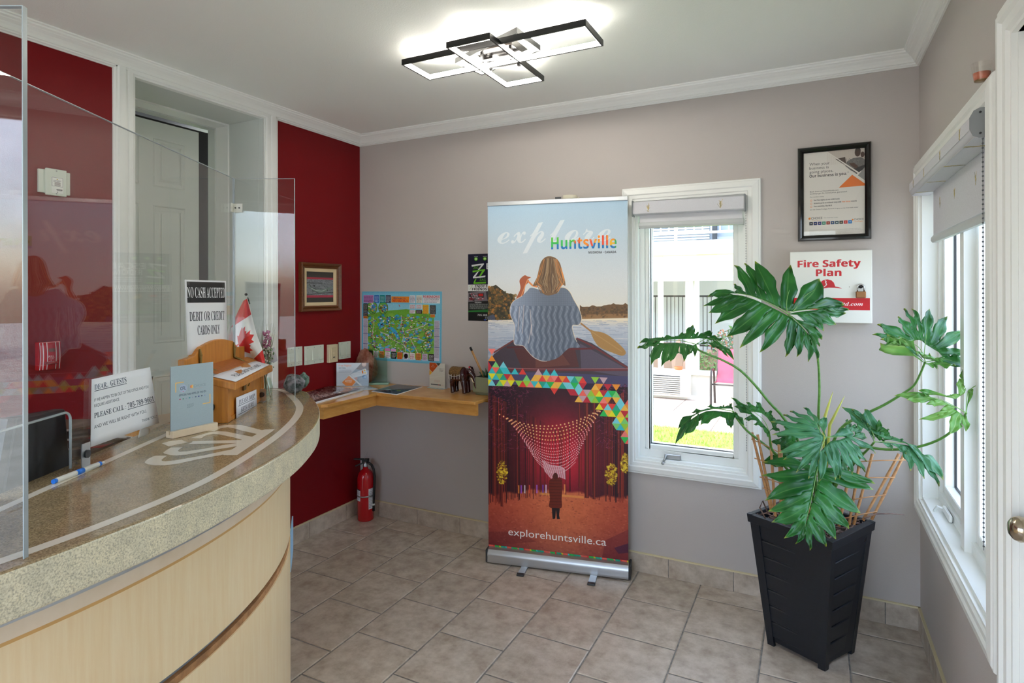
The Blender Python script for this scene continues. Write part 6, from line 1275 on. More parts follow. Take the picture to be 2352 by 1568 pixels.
# fire extinguisher in the corner
ex = (0.118, -0.085); fe = thing('fire_extinguisher', 'red fire extinguisher standing on the floor in the room corner', 'fire extinguisher', (*ex, 0))
fr_ = mat('extinguisher_red', (190, 16, 28), .18, spec=.6, coat=.3)
MB().lathe([(0.0, .0005), (.050, .0005), (.054, .006), (.054, .270), (.052, .290), (.044, .312), (.030, .328), (.018, .336), (.015, .355), (0.0, .355)], 32, at=(*ex, 0)).build('cylinder', fr_, fe)
vx = np.array([RGT[0], RGT[1], 0]); 
m = MB(); m.lathe([(.017, .352), (.017, .366), (.013, .372), (.013, .385), (0, .385)], 16, at=(*ex, 0)); m.build('valve', MAT['steel'], fe)
E0 = np.array([*ex, 0.0])
m = MB(); m.obox(E0 - vx*.018 + np.array([0, -.01, .372]), vx*.036, (0, .02, 0), (0, 0, .026)); m.build('valve_block', MAT['black_plastic'], fe)
m = MB(); m.hexa([E0 - vx*.075 + np.array([0, -.008, .398]), E0 + vx*.02 + np.array([0, -.008, .392]), E0 + vx*.02 + np.array([0, .008, .392]), E0 - vx*.075 + np.array([0, .008, .398])], [E0 - vx*.075 + np.array([0, -.008, .405]), E0 + vx*.02 + np.array([0, -.008, .404]), E0 + vx*.02 + np.array([0, .008, .404]), E0 - vx*.075 + np.array([0, .008, .405])]); m.build('squeeze_lever', MAT['black_plastic'], fe)
m = MB(); m.hexa([E0 - vx*.062 + np.array([0, -.008, .352]), E0 - vx*.01 + np.array([0, -.008, .372]), E0 - vx*.01 + np.array([0, .008, .372]), E0 - vx*.062 + np.array([0, .008, .352])], [E0 - vx*.064 + np.array([0, -.008, .360]), E0 - vx*.01 + np.array([0, -.008, .382]), E0 - vx*.01 + np.array([0, .008, .382]), E0 - vx*.064 + np.array([0, .008, .360])]); m.build('carry_handle', MAT['black_plastic'], fe)
m = MB(); m.tube([E0 + np.array([0, -.012, .402]), E0 + vx*.022 + np.array([0, -.012, .448])], .0012, 5); m.build('pull_pin', MAT['steel'], fe)
hs = [E0 + vx*.012 + np.array([0, -.004, .380])] + [E0 + vx*a_ + np.array([0, -.014, z_]) for a_, z_ in ((.030, .380), (.050, .366), (.064, .336), (.070, .29), (.068, .22), (.064, .14), (.062, .10))]
m = MB(); m.tube(hs, .0085, 10); m.build('hose', MAT['black_plastic'], fe); MB().tube([hs[-1], hs[-1] - np.array([0, 0, .040])], [.0085, .0095], 10).build('nozzle', MAT['black_metal'], fe); MB().tube([hs[-1] + np.array([0, 0, .010]), hs[-1] - np.array([0, 0, .002])], .0097, 10).build('nozzle_ring', MAT['white_plastic'], fe)
m = MB(); m.lathe([(.0545, .160), (.0556, .160), (.0556, .169), (.0545, .169)], 32, at=(*ex, 0)); m.build('strap', MAT['steel'], fe)
def arc_label(a0, a1, z0, z1, m, name):
    mb = MB(); n = 8; vs = []
    for i in range(n+1):
        a = a0 + (a1-a0)*i/n; d = FWD*-math.cos(a) + RGT*math.sin(a)
        for z in (z1, z0): vs.append((ex[0]+d[0]*.0544, ex[1]+d[1]*.0544, z))
    mb.add(vs, [(2*i, 2*i+1, 2*i+3, 2*i+2) for i in range(n)], True); o = mb.build(name, m, fe, recalc=False); ul = o.data.uv_layers.new(name='UVMap')
    for l in o.data.loops: k = l.vertex_index; ul.data[l.index].uv = ((k//2)/n, 1 - k % 2)
    return o
def exl(top):
    P = Paint(120, 240, (226, 228, 234))
    if top: P.rect(0, 0, 120, 22, (24, 22, 24))
    P.lines(8, 34, 112, 11, 18, 7, (110, 114, 126), .7); P.rect(0, 90, 120, 94, (40, 40, 60)); return P
arc_label(-1.5, -.42, .135, .212, exl(1).material('ext_label_a', .4), 'label'); arc_label(.62, 1.45, .08, .215, exl(0).material('ext_label_b', .4), 'label')
# roller blinds
def fab(n_flowers, sd, kx=.9, ky=.8):
    P = Paint(900, 160, (214, 214, 220)); P.noise(.02, 2, 2); rnd = random.Random(sd)
    for (x, y) in n_flowers:
        for i in range(26):
            a = -1.57 + rnd.uniform(-.7, .7); L_ = rnd.uniform(8, 46); x0 = x + rnd.uniform(-3, 3)*kx; y0 = y + 20*ky - rnd.uniform(0, 26)*ky; P.line([(x0, y0), (x0 + L_*kx*math.cos(a)*.5, y0 + L_*ky*math.sin(a)*.55)], 2.6, rnd.choice([(196, 170, 96), (120, 120, 100), (210, 186, 120), (150, 140, 110)]), .9)
    return P
def cassette(mb, prof, P0, P1): mb.add([(P0[0]+a, P0[1]+b, P0[2]+c) for a, b, c in prof] + [(P1[0]+a, P1[1]+b, P1[2]+c) for a, b, c in prof], [(i, (i+1) % len(prof), len(prof)+(i+1) % len(prof), len(prof)+i) for i in range(len(prof))] + [tuple(range(len(prof)))[::-1], tuple(range(len(prof), 2*len(prof)))])
rb = thing('roller_blind', 'raised grey floral roller blind on the small back window', 'blind', (2.21, -.02, 1.95))
m = MB(); cassette(m, [(0, 0, 0), (0, -.045, .004), (0, -.052, .012), (0, -.052, .062), (0, -.045, .072), (0, 0, .075)], (1.928, 0.0, 1.921), (2.487, 0.0, 1.914)); m.build('cassette', mat('blind_grey', (206, 206, 212), .6), rb)
sheet('fabric_front', (1.930, -.0535, 1.988), (.555, 0, -.006), (0, 0, -.060), fab([(130, 90), (720, 86)], 3, 1.62, 2.67).material('blind_fabric_print', .8), rb, .001)
MB().box(2.484, 2.492, -.055, -.0, 1.910, 1.994, .003).build('end_cap', MAT['grey_plastic'], rb); MB().box(1.922, 1.929, -.055, -.0, 1.914, 1.998, .003).build('end_cap', MAT['grey_plastic'], rb)
m = MB(); m.box(1.955, 2.474, -.012, -.0105, 1.850, 1.925); m.build('blind_fabric', mat('blind_cloth', (222, 222, 226), .8), rb)
m = MB(); cassette(m, [(0, -.002, 0), (0, -.018, .003), (0, -.022, .014), (0, -.020, .030), (0, -.006, .034)], (1.950, 0, 1.852), (2.480, 0, 1.846)); m.build('hem_bar', mat('hem_grey', (196, 200, 200), .4), rb)
ch = MB()
for i in range(95): ch.ball((2.492, -.030, 1.90 - i*.0125), .0026, 5, 4)
ch.tube([(2.492, -.030, 1.905), (2.492, -.030, .72)], .0007, 4); ch.build('bead_chain', MAT['grey_plastic'], rb, kind='stuff')
rb2 = thing('roller_blind', 'large raised grey floral roller blind on the right hand window with bead chain', 'blind', (W-.02, -.62, 1.95))
Xc = W-.048
m = MB(); cassette(m, [(.075, 0, 0), (.02, 0, 0), (.006, 0, .006), (0, 0, .022), (0, 0, .050), (.008, 0, .066), (.02, 0, .072), (.075, 0, .072)], (Xc, -.085, 1.925), (Xc, -1.185, 1.925)); smooth_by_angle(m.build('cassette', bpy.data.materials['blind_grey'], rb2), 50)
fm2 = fab([(90, 80), (300, 90), (560, 80), (800, 80)], 8, .83, 5.0).material('blind_fabric_print_large', .8)
sheet('fabric_front', (Xc-.0012, -.09, 1.978), (0, -1.09, 0), (0, 0, -.032), fm2, rb2, .0008)
sheet('fabric_under', (Xc+.008, -.09, 1.9242), (0, -1.09, 0), (.06, 0, .0), fm2, rb2, .0008)
m = MB(); cassette(m, [(.078, 0, -.003), (.018, 0, -.003), (.004, 0, .004), (-.003, 0, .022), (-.003, 0, .052), (.006, 0, .070), (.018, 0, .076), (.078, 0, .076)], (Xc, -1.185, 1.925), (Xc, -1.1895, 1.925)); ec_ = m.build('end_cap', MAT['grey_plastic'], rb2)
for dx, dz in ((.020, .008), (.020, .064)): MB().lathe([(0, -.0015), (.003, -.001), (.003, .001)], 8, at=(Xc+dx, -1.1905, 1.925+dz), axis='Y').build('screw', MAT['dark_grey'], ec_)
sheet('blind_fabric', (W+.022, -.19, 1.945), (0, -.97, 0), (0, 0, -.20), fab([(130, 70), (370, 70), (650, 70)], 5).material('blind_cloth_print', .8), rb2, .0008)
m = MB(); cassette(m, [(.010, 0, 0), (-.002, 0, .001), (-.008, 0, .010), (-.007, 0, .022), (.002, 0, .034), (.010, 0, .036)], (W+.022, -.180, 1.712), (W+.022, -1.165, 1.712)); smooth_by_angle(m.build('hem_bar', bpy.data.materials['hem_grey'], rb2), 50)
ch = MB()
for i in range(88): ch.ball((W-.022, -1.187, 1.918 - i*.0125), .0028, 5, 4)
ch.tube([(W-.022, -1.187, 1.92), (W-.022, -1.187, .82)], .0007, 4); ch.build('bead_chain', mat('dark_steel', (110, 112, 120), .35, metal=.8), rb2, kind='stuff')
# candle on the window head
cq = on_x(2256, 187, W-.022); zc0 = wz1+.073; ca = thing('candle', 'small glass candle holder with pink wax on top of the right window frame', 'candle', (W-.023, cq[1], zc0))
m = MB(); m.lathe([(.017, .001), (.024, .048)], 24, at=(W-.023, cq[1], zc0)); m.build('glass_cup', clear_sheet('candle_glass', (.95, .95, .94), 1.5), ca, recalc=False); MB().lathe([(0, .0025), (.0165, .0025), (.0195, .022), (0, .023)], 24, at=(W-.023, cq[1], zc0)).build('wax', mat('pink_wax', (206, 122, 96), .5), ca); MB().lathe([(0, .0005), (.0168, .0005), (.0172, .0025), (0, .0025)], 24, at=(W-.023, cq[1], zc0)).build('base', mat('amber_base', (140, 110, 70), .3), ca)
# ------------------------------------------------------------------ the potted philodendron
pot_t = [np.array(p) for p in ((2.537, -.411, .55), (2.850, -.581, .55), (3.011, -.280, .55), (2.698, -.110, .55))]
pot_b = [np.array(p) for p in ((2.610, -.407, 0.0), (2.827, -.507, 0.0), (2.940, -.312, 0.0), (2.723, -.212, 0.0))]
plant = thing('potted_plant', 'large split leaf philodendron in a tall tapered black planter', 'plant', (2.775, -.36, 0))
navy = mat('blue_black_resin', (15, 20, 29), .40, spec=.5, col2=(20, 26, 36), scale=30, stretch=(1, 1, 8), bump=.25, bscale=160)
def TF(i, s, t, off=0.0):
    a = pot_b[i]*(1-t) + pot_t[i]*t; j = (i+1) % 4; b = pot_b[j]*(1-t) + pot_t[j]*t; p = a*(1-s) + b*s
    n = np.cross(pot_t[j]-pot_t[i], pot_t[i]-pot_b[i]); n /= np.linalg.norm(n); c = (sum(pot_t)+sum(pot_b))/8
    if n @ (a-c) < 0: n = -n
    return p + n*off
m = MB(); m.hexa([TF(i, 0, .03, -.012) for i in range(4)], [TF(i, 0, .93, -.012) for i in range(4)]); potb = m.build('planter', navy, plant)
potb['label'] = 'tapered black planter with horizontal grooves'
def slab_(mb, i, s0, s1, t0, t1, o0, o1):
    mb.hexa([TF(i, s0, t0, o0), TF(i, s1, t0, o0), TF(i, s1, t1, o0), TF(i, s0, t1, o0)], [TF(i, s0, t0, o1), TF(i, s1, t0, o1), TF(i, s1, t1, o1), TF(i, s0, t1, o1)])
for i in range(4):
    for k in range(7):
        m = MB(); t0 = .065 + k*.125; slab_(m, i, .11, .89, t0 + .006, t0 + .119, -.02, -.004); bevel(m.build('board', navy, potb), .0025, 1)
    for s0, s1 in ((0, .12), (.88, 1)):
        m = MB(); slab_(m, i, s0, s1, 0.0, .95, -.014, 0.0); m.build('corner_post', navy, potb)
m = MB()
for i in range(4): slab_(m, i, -.02, 1.02, .935, 1.0, -.018, .007)
bevel(m.build('rim', navy, potb), .002)
m = MB(); m.hexa([TF(i, 0, .86, -.02) for i in range(4)], [TF(i, 0, .935, -.02) for i in range(4)]); m.build('soil', mat('bark_soil', (70, 52, 42), .9, col2=(40, 30, 26), scale=40, bump=1, bscale=80), plant)
# dry vine mulch
vm = mat('dry_vine', (140, 112, 100), .7, col2=(96, 72, 64), scale=30); m = MB(); cz = .525; rnd = random.Random(4); cpt = np.array([2.774, -.346])
ax1 = (pot_t[1]-pot_t[0])[:2]*.44; ax2 = (pot_t[3]-pot_t[0])[:2]*.44
for k in range(95):
    a = rnd.uniform(0, 6.28); p = cpt + ax1*rnd.uniform(-.9, .9) + ax2*rnd.uniform(-.9, .9); pts = []
    z = cz + rnd.uniform(-.005, .03); 
    for j in range(6):
        q = p - cpt; u, v = q @ ax1/(ax1 @ ax1), q @ ax2/(ax2 @ ax2); u, v = max(-.98, min(.98, u)), max(-.98, min(.98, v)); p = cpt + ax1*u + ax2*v; pts.append((p[0], p[1], z + rnd.uniform(-.008, .012))); a += rnd.uniform(-.9, .9); p = p + np.array([math.cos(a), math.sin(a)])*.034
    m.tube(pts, rnd.uniform(.0018, .0042), 5)
m.tube([at_depth(x, y, 2.34) for x, y in ((1985, 1190), (2010, 1180), (2045, 1179), (2077, 1182))], [.004, .003, .0025, .0015], 6)
m.tube([at_depth(x, y, 2.42) for x, y in ((1765, 1180), (1752, 1150), (1745, 1165), (1758, 1190))], .003, 6)
m.build('vine_mulch', vm, plant, kind='stuff')
# bamboo trellises
bm_ = mat('bamboo_cane', (204, 152, 100), .5, col2=(176, 122, 76), scale=18, stretch=(1, 1, 3)); 
def trellis(sticks, bars, D, name):
    o = None; 
    for (x0, y0), (x1, y1) in sticks:
        a, b = at_depth(x0, y0, D), at_depth(x1, y1, D); m = MB(); n = 7; pts = []; rr = []
        for j in range(n): 
            q = a + (b-a)*j/(n-1); pts += [q]; rr += [.0052*(1.12 if j % 2 == 0 else .96)]
        m.tube(pts, rr, 8); s = m.build('cane', bm_, o or trel)
    for (x0, y0), (x1, y1) in bars:
        m = MB(); m.tube([at_depth(x0, y0, D-.007), at_depth((x0+x1)/2, (y0+y1)/2-1, D-.007), at_depth(x1, y1, D-.007)], .0022, 5); m.build('cross_bar', bm_, trel)
trel = thing('bamboo_trellis', 'bamboo cane trellis fan standing in the planter, window side', 'trellis', tuple(at_depth(1790, 1200, 2.40)), 'bamboo trellises in the black planter')
trellis([((1771, 1170), (1727, 993)), ((1776, 1175), (1740, 998)), ((1781, 1185), (1770, 1014)), ((1795, 1200), (1789, 1021)), ((1801, 1203), (1794, 1034))], [((1726, 1008), (1796, 1042)), ((1733, 1052), (1798, 1075)), ((1745, 1095), (1800, 1112)), ((1752, 1120), (1800, 1140))], 2.40, 'l')
trel = thing('bamboo_trellis', 'bamboo cane trellis fan standing in the planter, wall corner side', 'trellis', tuple(at_depth(1960, 1200, 2.37)), 'bamboo trellises in the black planter')
trellis([((1927, 1208), (1950, 1090)), ((1950, 1205), (1973, 1070)), ((1961, 1204), (2004, 1042)), ((1982, 1195), (2065, 1042)), ((2002, 1193), (2076, 1045))], [((1968, 1060), (2080, 1056)), ((1950, 1099), (2056, 1096)), ((1940, 1150), (2035, 1136)), ((1940, 1190), (2015, 1174))], 2.37, 'r')
trel = thing('bamboo_trellis', 'bamboo cane trellis hidden among the stems at the planter centre', 'trellis', tuple(at_depth(1850, 1190, 2.50)), 'bamboo trellises in the black planter')
trellis([((1838, 1190), (1838, 1060)), ((1895, 1190), (1897, 1090)), ((1862, 1190), (1850, 1070))], [((1830, 1090), (1905, 1096)), ((1830, 1130), (1905, 1136))], 2.50, 'm')
# leaves
def leaf_mat(name, c1, c2, vein, tipc):
    m = bpy.data.materials.new(name); m.use_nodes = True; n = m.node_tree.nodes; L = m.node_tree.links; b = n['Principled BSDF']; out = n['Material Output']
    uv = n.new('ShaderNodeUVMap'); sp_ = n.new('ShaderNodeSeparateXYZ'); L.new(uv.outputs[0], sp_.inputs[0])
    tc = n.new('ShaderNodeTexCoord'); ns = n.new('ShaderNodeTexNoise'); ns.inputs['Scale'].default_value = 9; ns.inputs['Detail'].default_value = 3; L.new(tc.outputs['Object'], ns.inputs['Vector'])
    rp_ = n.new('ShaderNodeValToRGB'); rp_.color_ramp.elements[0].position = .38; rp_.color_ramp.elements[1].position = .64; rp_.color_ramp.elements[0].color = lin(c1); rp_.color_ramp.elements[1].color = lin(c2); L.new(ns.outputs['Fac'], rp_.inputs[0])
    rv = n.new('ShaderNodeValToRGB'); cr_ = rv.color_ramp; cr_.elements[0].position = .46; cr_.elements[0].color = (0, 0, 0, 1); cr_.elements[1].position = .5; cr_.elements[1].color = (1, 1, 1, 1); e = cr_.elements.new(.54); e.color = (0, 0, 0, 1); L.new(sp_.outputs[0], rv.inputs[0])
    rt = n.new('ShaderNodeValToRGB'); rt.color_ramp.elements[0].position = .93; rt.color_ramp.elements[1].position = 1.0; L.new(sp_.outputs[1], rt.inputs[0])
    m1 = n.new('ShaderNodeMix'); m1.data_type = 'RGBA'; m1.inputs['B'].default_value = lin(vein); L.new(rp_.outputs[0], m1.inputs['A'])
    mu = n.new('ShaderNodeMath'); mu.operation = 'MULTIPLY'; mu.inputs[1].default_value = .75; L.new(rv.outputs[0], mu.inputs[0]); L.new(mu.outputs[0], m1.inputs['Factor'])
    m2 = n.new('ShaderNodeMix'); m2.data_type = 'RGBA'; m2.inputs['B'].default_value = lin(tipc); L.new(m1.outputs['Result'], m2.inputs['A']); L.new(rt.outputs[0], m2.inputs['Factor'])
    L.new(m2.outputs['Result'], b.inputs['Base Color']); b.inputs['Roughness'].default_value = .30; b.inputs['Specular IOR Level'].default_value = .55
    tr = n.new('ShaderNodeBsdfTranslucent'); tr.inputs['Color'].default_value = lin((120, 190, 50)); mx = n.new('ShaderNodeMixShader'); mx.inputs[0].default_value = .22
    L.new(b.outputs[0], mx.inputs[1]); L.new(tr.outputs[0], mx.inputs[2]); L.new(mx.outputs[0], out.inputs['Surface']); return m
LG = leaf_mat('dark_green_leaf', (28, 92, 36), (56, 132, 56), (112, 166, 84), (190, 200, 60))
LB = leaf_mat('blue_green_leaf', (48, 112, 70), (86, 152, 102), (150, 194, 136), (210, 206, 90))
LL = leaf_mat('light_green_leaf', (74, 138, 52), (126, 176, 84), (200, 220, 150), (214, 220, 110))
stem_m = mat('green_leaf_stalk', (74, 126, 50), .4, col2=(104, 156, 70), scale=12, stretch=(1, 1, 6)); rib_m = mat('pale_leaf_rib', (132, 176, 96), .45)
def leaf(J, D, N, lobes, m, petiole, D1=2.50, phi=.42, droop=.25, ripple=.006, seed=1, r0=.0058, skel=None):
    rnd = random.Random(seed); P0 = at_depth(J[0], J[1], D); N = np.array(N, float); N /= np.linalg.norm(N)
    ex_ = np.cross([0, 0, 1.0], N); ex_ = ex_/np.linalg.norm(ex_) if np.linalg.norm(ex_) > 1e-3 else RGT; ey_ = np.cross(N, ex_)
    def to2(p): q = on_plane(p[0], p[1], P0, N) - P0; return np.array([q @ ex_, q @ ey_])
    T_ = [to2(t) for t, o in lobes]; O_ = [to2(o) for t, o in lobes]; n = len(T_); Rm = max(np.linalg.norm(t) for t in T_)
    J2 = np.zeros(2); Ms = [J2]; Ss = [J2]
    for k in range(1, n):
        M_ = (O_[k-1]+O_[k])/2; a, b = T_[k-1]-M_, T_[k]-M_; la, lb = np.linalg.norm(a), np.linalg.norm(b); d = a/la + b/lb
        if np.linalg.norm(d) < .3: d = (a/la + b/lb) + .5*np.array([-(a/la)[1], (a/la)[0]])
        d /= np.linalg.norm(d); Ms.append(M_); Ss.append(M_ + d*phi*min(la, lb)*rnd.uniform(.85, 1.12))
    Ms.append(J2); Ss.append(J2)
    vs = []; uvs = []; fs = []; NI, NF = 3, 9
    for k in range(n):
        h = rnd.uniform(-.02, .02); ph = rnd.uniform(0, 6.28); start = len(vs)
        Sa, Sb = Ss[k], Ss[k+1]
        if k == 0: Sa = O_[0]*.4 + (T_[0]-O_[0])*.12
        if k == n-1: Sb = O_[-1]*.4 + (T_[-1]-O_[-1])*.12
        Ma, Mb = Ms[k], Ms[k+1]; O = O_[k]; T = T_[k]; mid = (Sa+Sb)/2; mid = mid*.65 + (O + (T-O)*phi)*.35
        fl = np.linalg.norm(T-mid); dr = (T-mid)/max(fl, 1e-6); pr = np.array([-dr[1], dr[0]]); 
        w0 = min(np.linalg.norm(Sa-Sb)*.46, .22*fl); w0 = max(w0, .10*fl)
        if pr @ (Sa-mid) < 0: pr = -pr
        bend = pr*rnd.uniform(-.06, .06)*fl
        for r in range(NI+NF+1):
            for c in range(5):
                u = c/4
                if r <= NI:
                    t = r/NI; base_ = (Ma*(1-2*u) + O*2*u) if u <= .5 else (O*(2-2*u) + Mb*(2*u-1)); top = (Sa*(1-2*u) + mid*2*u) if u <= .5 else (mid*(2-2*u) + Sb*(2*u-1)); p = base_*(1-t) + top*t; v = .4*t
                else:
                    t = (r-NI)/NF; cpt_ = mid + (T-mid)*t + bend*math.sin(math.pi*t); w = w0*(1 + .42*math.sin(math.pi*min(1, t*1.15)))*(1 - t**2.6)**.8 * (1 + .13*math.sin(t*15 + ph)*(1 if c in (0, 1) else 1) * (1 if c < 2 else math.cos(1.2)))
                    hv = pr*w; sv = (Sa-mid) if u < .5 else (mid-Sb); bl2 = min(1.0, t*3.2); edge = sv*(1-bl2) + hv*bl2; p = cpt_ + edge*(1-2*u); v = .4 + .6*t
                rr = np.linalg.norm(p)/Rm; fold = abs(u-.5)*2
                z = -droop*Rm*rr**2.2 + .030*Rm*fold*math.sin(min(1, v*1.6)*math.pi*.5)*(1 if v < .95 else .3) + ripple*math.sin(v*16 + ph)*(fold**2)*min(1, v*2) + h*max(0, v-.4)*Rm*6*.4
                vs.append(P0 + ex_*p[0] + ey_*p[1] + N*z); uvs.append((u, v))
        W5 = 5
        for r in range(NI+NF):
            for c in range(4): a = start + r*W5 + c; fs.append((a, a+1, a+W5+1, a+W5))
    me = bpy.data.meshes.new('leaf'); me.from_pydata([tuple(map(float, p)) for p in vs], [], fs); ul = me.uv_layers.new(name='UVMap')
    for l in me.loops: ul.data[l.index].uv = uvs[l.vertex_index]
    for p in me.polygons: p.use_smooth = True
    me.materials.append(m); bm = bmesh.new(); bm.from_mesh(me); bmesh.ops.remove_doubles(bm, verts=bm.verts, dist=2e-4); bmesh.ops.recalc_face_normals(bm, faces=bm.faces); bm.to_mesh(me); bm.free()
    o = bpy.data.objects.new('leaf', me); COL.objects.link(o); set_parent(o, plant)
    sd = o.modifiers.new('thick', 'SOLIDIFY'); sd.thickness = .0009; sd.offset = 0
    if petiole:
        k = len(petiole); pts = [P0 - N*.001] + [at_depth(x, y, D + (D1-D)*((i+1)/k)**.9) for i, (x, y) in enumerate(petiole)]; pts = catmull(pts, 4); kk = len(pts)
        mb = MB(); mb.tube(pts, [r0*(.62 + .5*i/kk) for i in range(kk)], 8); mb.build('petiole', stem_m, o)
    if skel:
        for sk_ in skel:
            pp_ = [P0 + ex_*q[0] + ey_*q[1] + N*(-droop*Rm*(np.linalg.norm(q)/Rm)**2.2 + .0016) for q in (to2(s) for s in sk_)]; pp_ = catmull(pp_, 4); mb = MB(); mb.tube(pp_, [.0018*(1 - .75*i/len(pp_)) for i in range(len(pp_))], 6); mb.build('rib', rib_m, o)
    return o
zx = lambda X, Y, s, x0, y0: (x0 + X*s, y0 + Y*s)
def conv(L, s, x0, y0): return [(zx(*t, s, x0, y0), zx(*o, s, x0, y0)) for t, o in L]
TOC = -FWD      # towards the camera
N_ = lambda r, t, u: RGT*r + TOC*t + UPV*u
# A: big upper leaf facing the visitor
A_l = conv([((1720, 1035), (1350, 790)), ((1880, 950), (1480, 775)), ((2030, 792), (1600, 760)), ((2112, 730), (1650, 745)), ((2010, 680), (1600, 735)), ((1710, 305), (1290, 780)), ((1283, 142), (1200, 780)), ((822, 75), (1045, 700)), ((680, 110), (885, 620)), ((548, 130), (760, 570)), ((520, 405), (620, 530)), ((200, 542), (480, 515)), ((150, 665), (520, 535)), ((208, 768), (640, 560)), ((308, 908), (790, 620)), ((450, 1095), (950, 700)), ((630, 1245), (1090, 775)), ((860, 1325), (1190, 830)), ((1220, 1375), (1290, 885)), ((1345, 1390), (1385, 970)), ((1505, 1450), (1460, 1040)), ((1640, 1430), (1520, 1100)), ((1662, 1240), (1480, 1040)), ((1705, 1145), (1400, 960))], 390/2265, 1600, 580)
A_s = [[zx(*q, 390/2265, 1600, 580) for q in s] for s in ([(1220, 820), (1040, 715), (880, 630), (740, 565), (600, 530), (430, 500), (220, 538)], [(1220, 820), (1290, 785), (1600, 745), (1900, 735)], [(1220, 820), (1300, 885), (1400, 980), (1500, 1120), (1540, 1300)], [(1205, 800), (1200, 640), (1270, 400), (1285, 200)], [(1280, 790), (1450, 580), (1600, 480)])]
leaf(zx(1220, 820, 390/2265, 1600, 580), 2.36, N_(.12, 1, .35), A_l, LG, [(1868, 790), (1879, 830), (1882, 890), (1880, 950), (1880, 1040), (1884, 1165)], phi=.21, droop=.16, seed=3, skel=A_s)
# F: bluish leaf in the middle
s3 = 360/1485
F_l = conv([((940, 448), (760, 500)), ((1165, 615), (850, 500)), ((1065, 710), (830, 510)), ((1060, 805), (790, 530)), ((925, 840), (740, 540)), ((808, 880), (690, 550)), ((765, 888), (655, 580)), ((615, 900), (602, 640)), ((520, 862), (597, 620)), ((405, 797), (605, 590)), ((275, 682), (615, 555)), ((230, 612), (625, 530)), ((170, 440), (625, 500)), ((155, 318), (605, 470)), ((270, 262), (585, 430)), ((330, 232), (575, 400)), ((450, 205), (565, 370)), ((648, 310), (592, 400))], s3, 1740, 880)
F_s = [[zx(*q, s3, 1740, 880) for q in s] for s in ([(645, 512), (615, 580), (592, 650), (588, 760), (600, 860)], [(645, 512), (600, 470), (560, 390), (480, 250)], [(645, 512), (760, 508), (900, 495), (1060, 560)])]
leaf(zx(648, 512, s3, 1740, 880), 2.22, N_(.05, .8, .75), F_l, LB, [(1897, 1020), (1896, 1060), (1890, 1165)], D1=2.46, phi=.22, droop=.20, seed=5, skel=F_s)
# G: low leaf hanging over the planter edge
G_l = conv([((1125, 945), (600, 800)), ((1128, 990), (585, 830)), ((982, 1228), (565, 950)), ((892, 1367), (545, 1050)), ((765, 1467), (515, 1170)), ((678, 1532), (490, 1270)), ((525, 1567), (472, 1350)), ((395, 1500), (470, 1330)), ((283, 1447), (485, 1260)), ((153, 1302), (505, 1150)), ((123, 1192), (525, 1050)), ((88, 1095), (545, 950)), ((50, 866), (565, 840)), ((55, 745), (575, 800))], s3, 1740, 880)
G_s = [[zx(*q, s3, 1740, 880) for q in s] for s in ([(572, 790), (550, 880), (530, 1000), (500, 1160), (475, 1290), (470, 1380), (510, 1520)],)]
leaf(zx(572, 785, s3, 1740, 880), 2.28, N_(.0, .85, .6), G_l, LG, [(1880, 1085), (1888, 1110), (1890, 1175)], D1=2.46, phi=.2, droop=.10, seed=8, skel=G_s)
# H: leaf reaching to the right, seen half from below
s4 = 300/1069
H_l = [((1940, 926), (1996, 985)), ((1958, 938), (2000, 990)), ((1987, 937), (2008, 995)), ((2040, 992), (2030, 1006)), ((2075, 1008), (2060, 1012)), ((2184, 1088), (2110, 1018)), ((2172, 1105), (2104, 1020)), ((2130, 1093), (2088, 1020)), ((2096, 1077), (2075, 1019)), ((2080, 1043), (2055, 1017)), ((2052, 1031), (2035, 1016))]
leaf((2008, 1015), 2.24, N_(-.1, .75, .6), H_l, LB, [(1995, 1030), (1975, 1050), (1925, 1105), (1900, 1170)], D1=2.48, phi=.30, droop=.22, seed=11, skel=[[(2008, 1015), (2050, 1015), (2100, 1020), (2160, 1070)], [(2008, 1015), (2000, 985), (1960, 945)]])
H2 = [((2020, 965), (2010, 990)), ((2043, 985), (2020, 998)), ((2055, 1004), (2030, 1008)), ((2030, 1016), (2020, 1012)), ((1992, 972), (2002, 992))]
leaf((2008, 1013), 2.27, N_(-.4, .8, -.1), H2, LG, None, phi=.7, droop=.05, seed=12)
# C: raised leaf by the right window
C_l = [((2024, 778), (2100, 802)), ((2007, 766), (2090, 792)), ((2018, 743), (2092, 786)), ((2066, 725), (2105, 780)), ((2080, 706), (2112, 780)), ((2098, 706), (2118, 782)), ((2136, 708), (2126, 790)), ((2178, 725), (2136, 796)), ((2214, 760), (2146, 802)), ((2212, 808), (2156, 808)), ((2224, 838), (2165, 818))]
leaf((2125, 832), 2.10, N_(.1, .9, .45), C_l, LG, [(2112, 862), (2098, 886), (2070, 906), (2030, 930), (1985, 952), (1930, 985), (1900, 1060), (1889, 1170)], phi=.33, droop=.04, seed=14, skel=[[(2125, 832), (2112, 800), (2080, 780), (2030, 762)], [(2125, 832), (2160, 825), (2210, 832)], [(2122, 815), (2126, 780), (2136, 730)]])
C2 = [((2012, 768), (2075, 790)), ((2030, 752), (2085, 790)), ((2060, 764), (2095, 796)), ((2100, 800), (2108, 808)), ((2136, 812), (2120, 822)), ((2170, 822), (2140, 826)), ((2195, 838), (2150, 830)), ((2150, 838), (2135, 833))]
leaf((2125, 834), 2.07, N_(.0, .5, -.6), C2, LL, None, phi=.6, droop=-.1, seed=15)
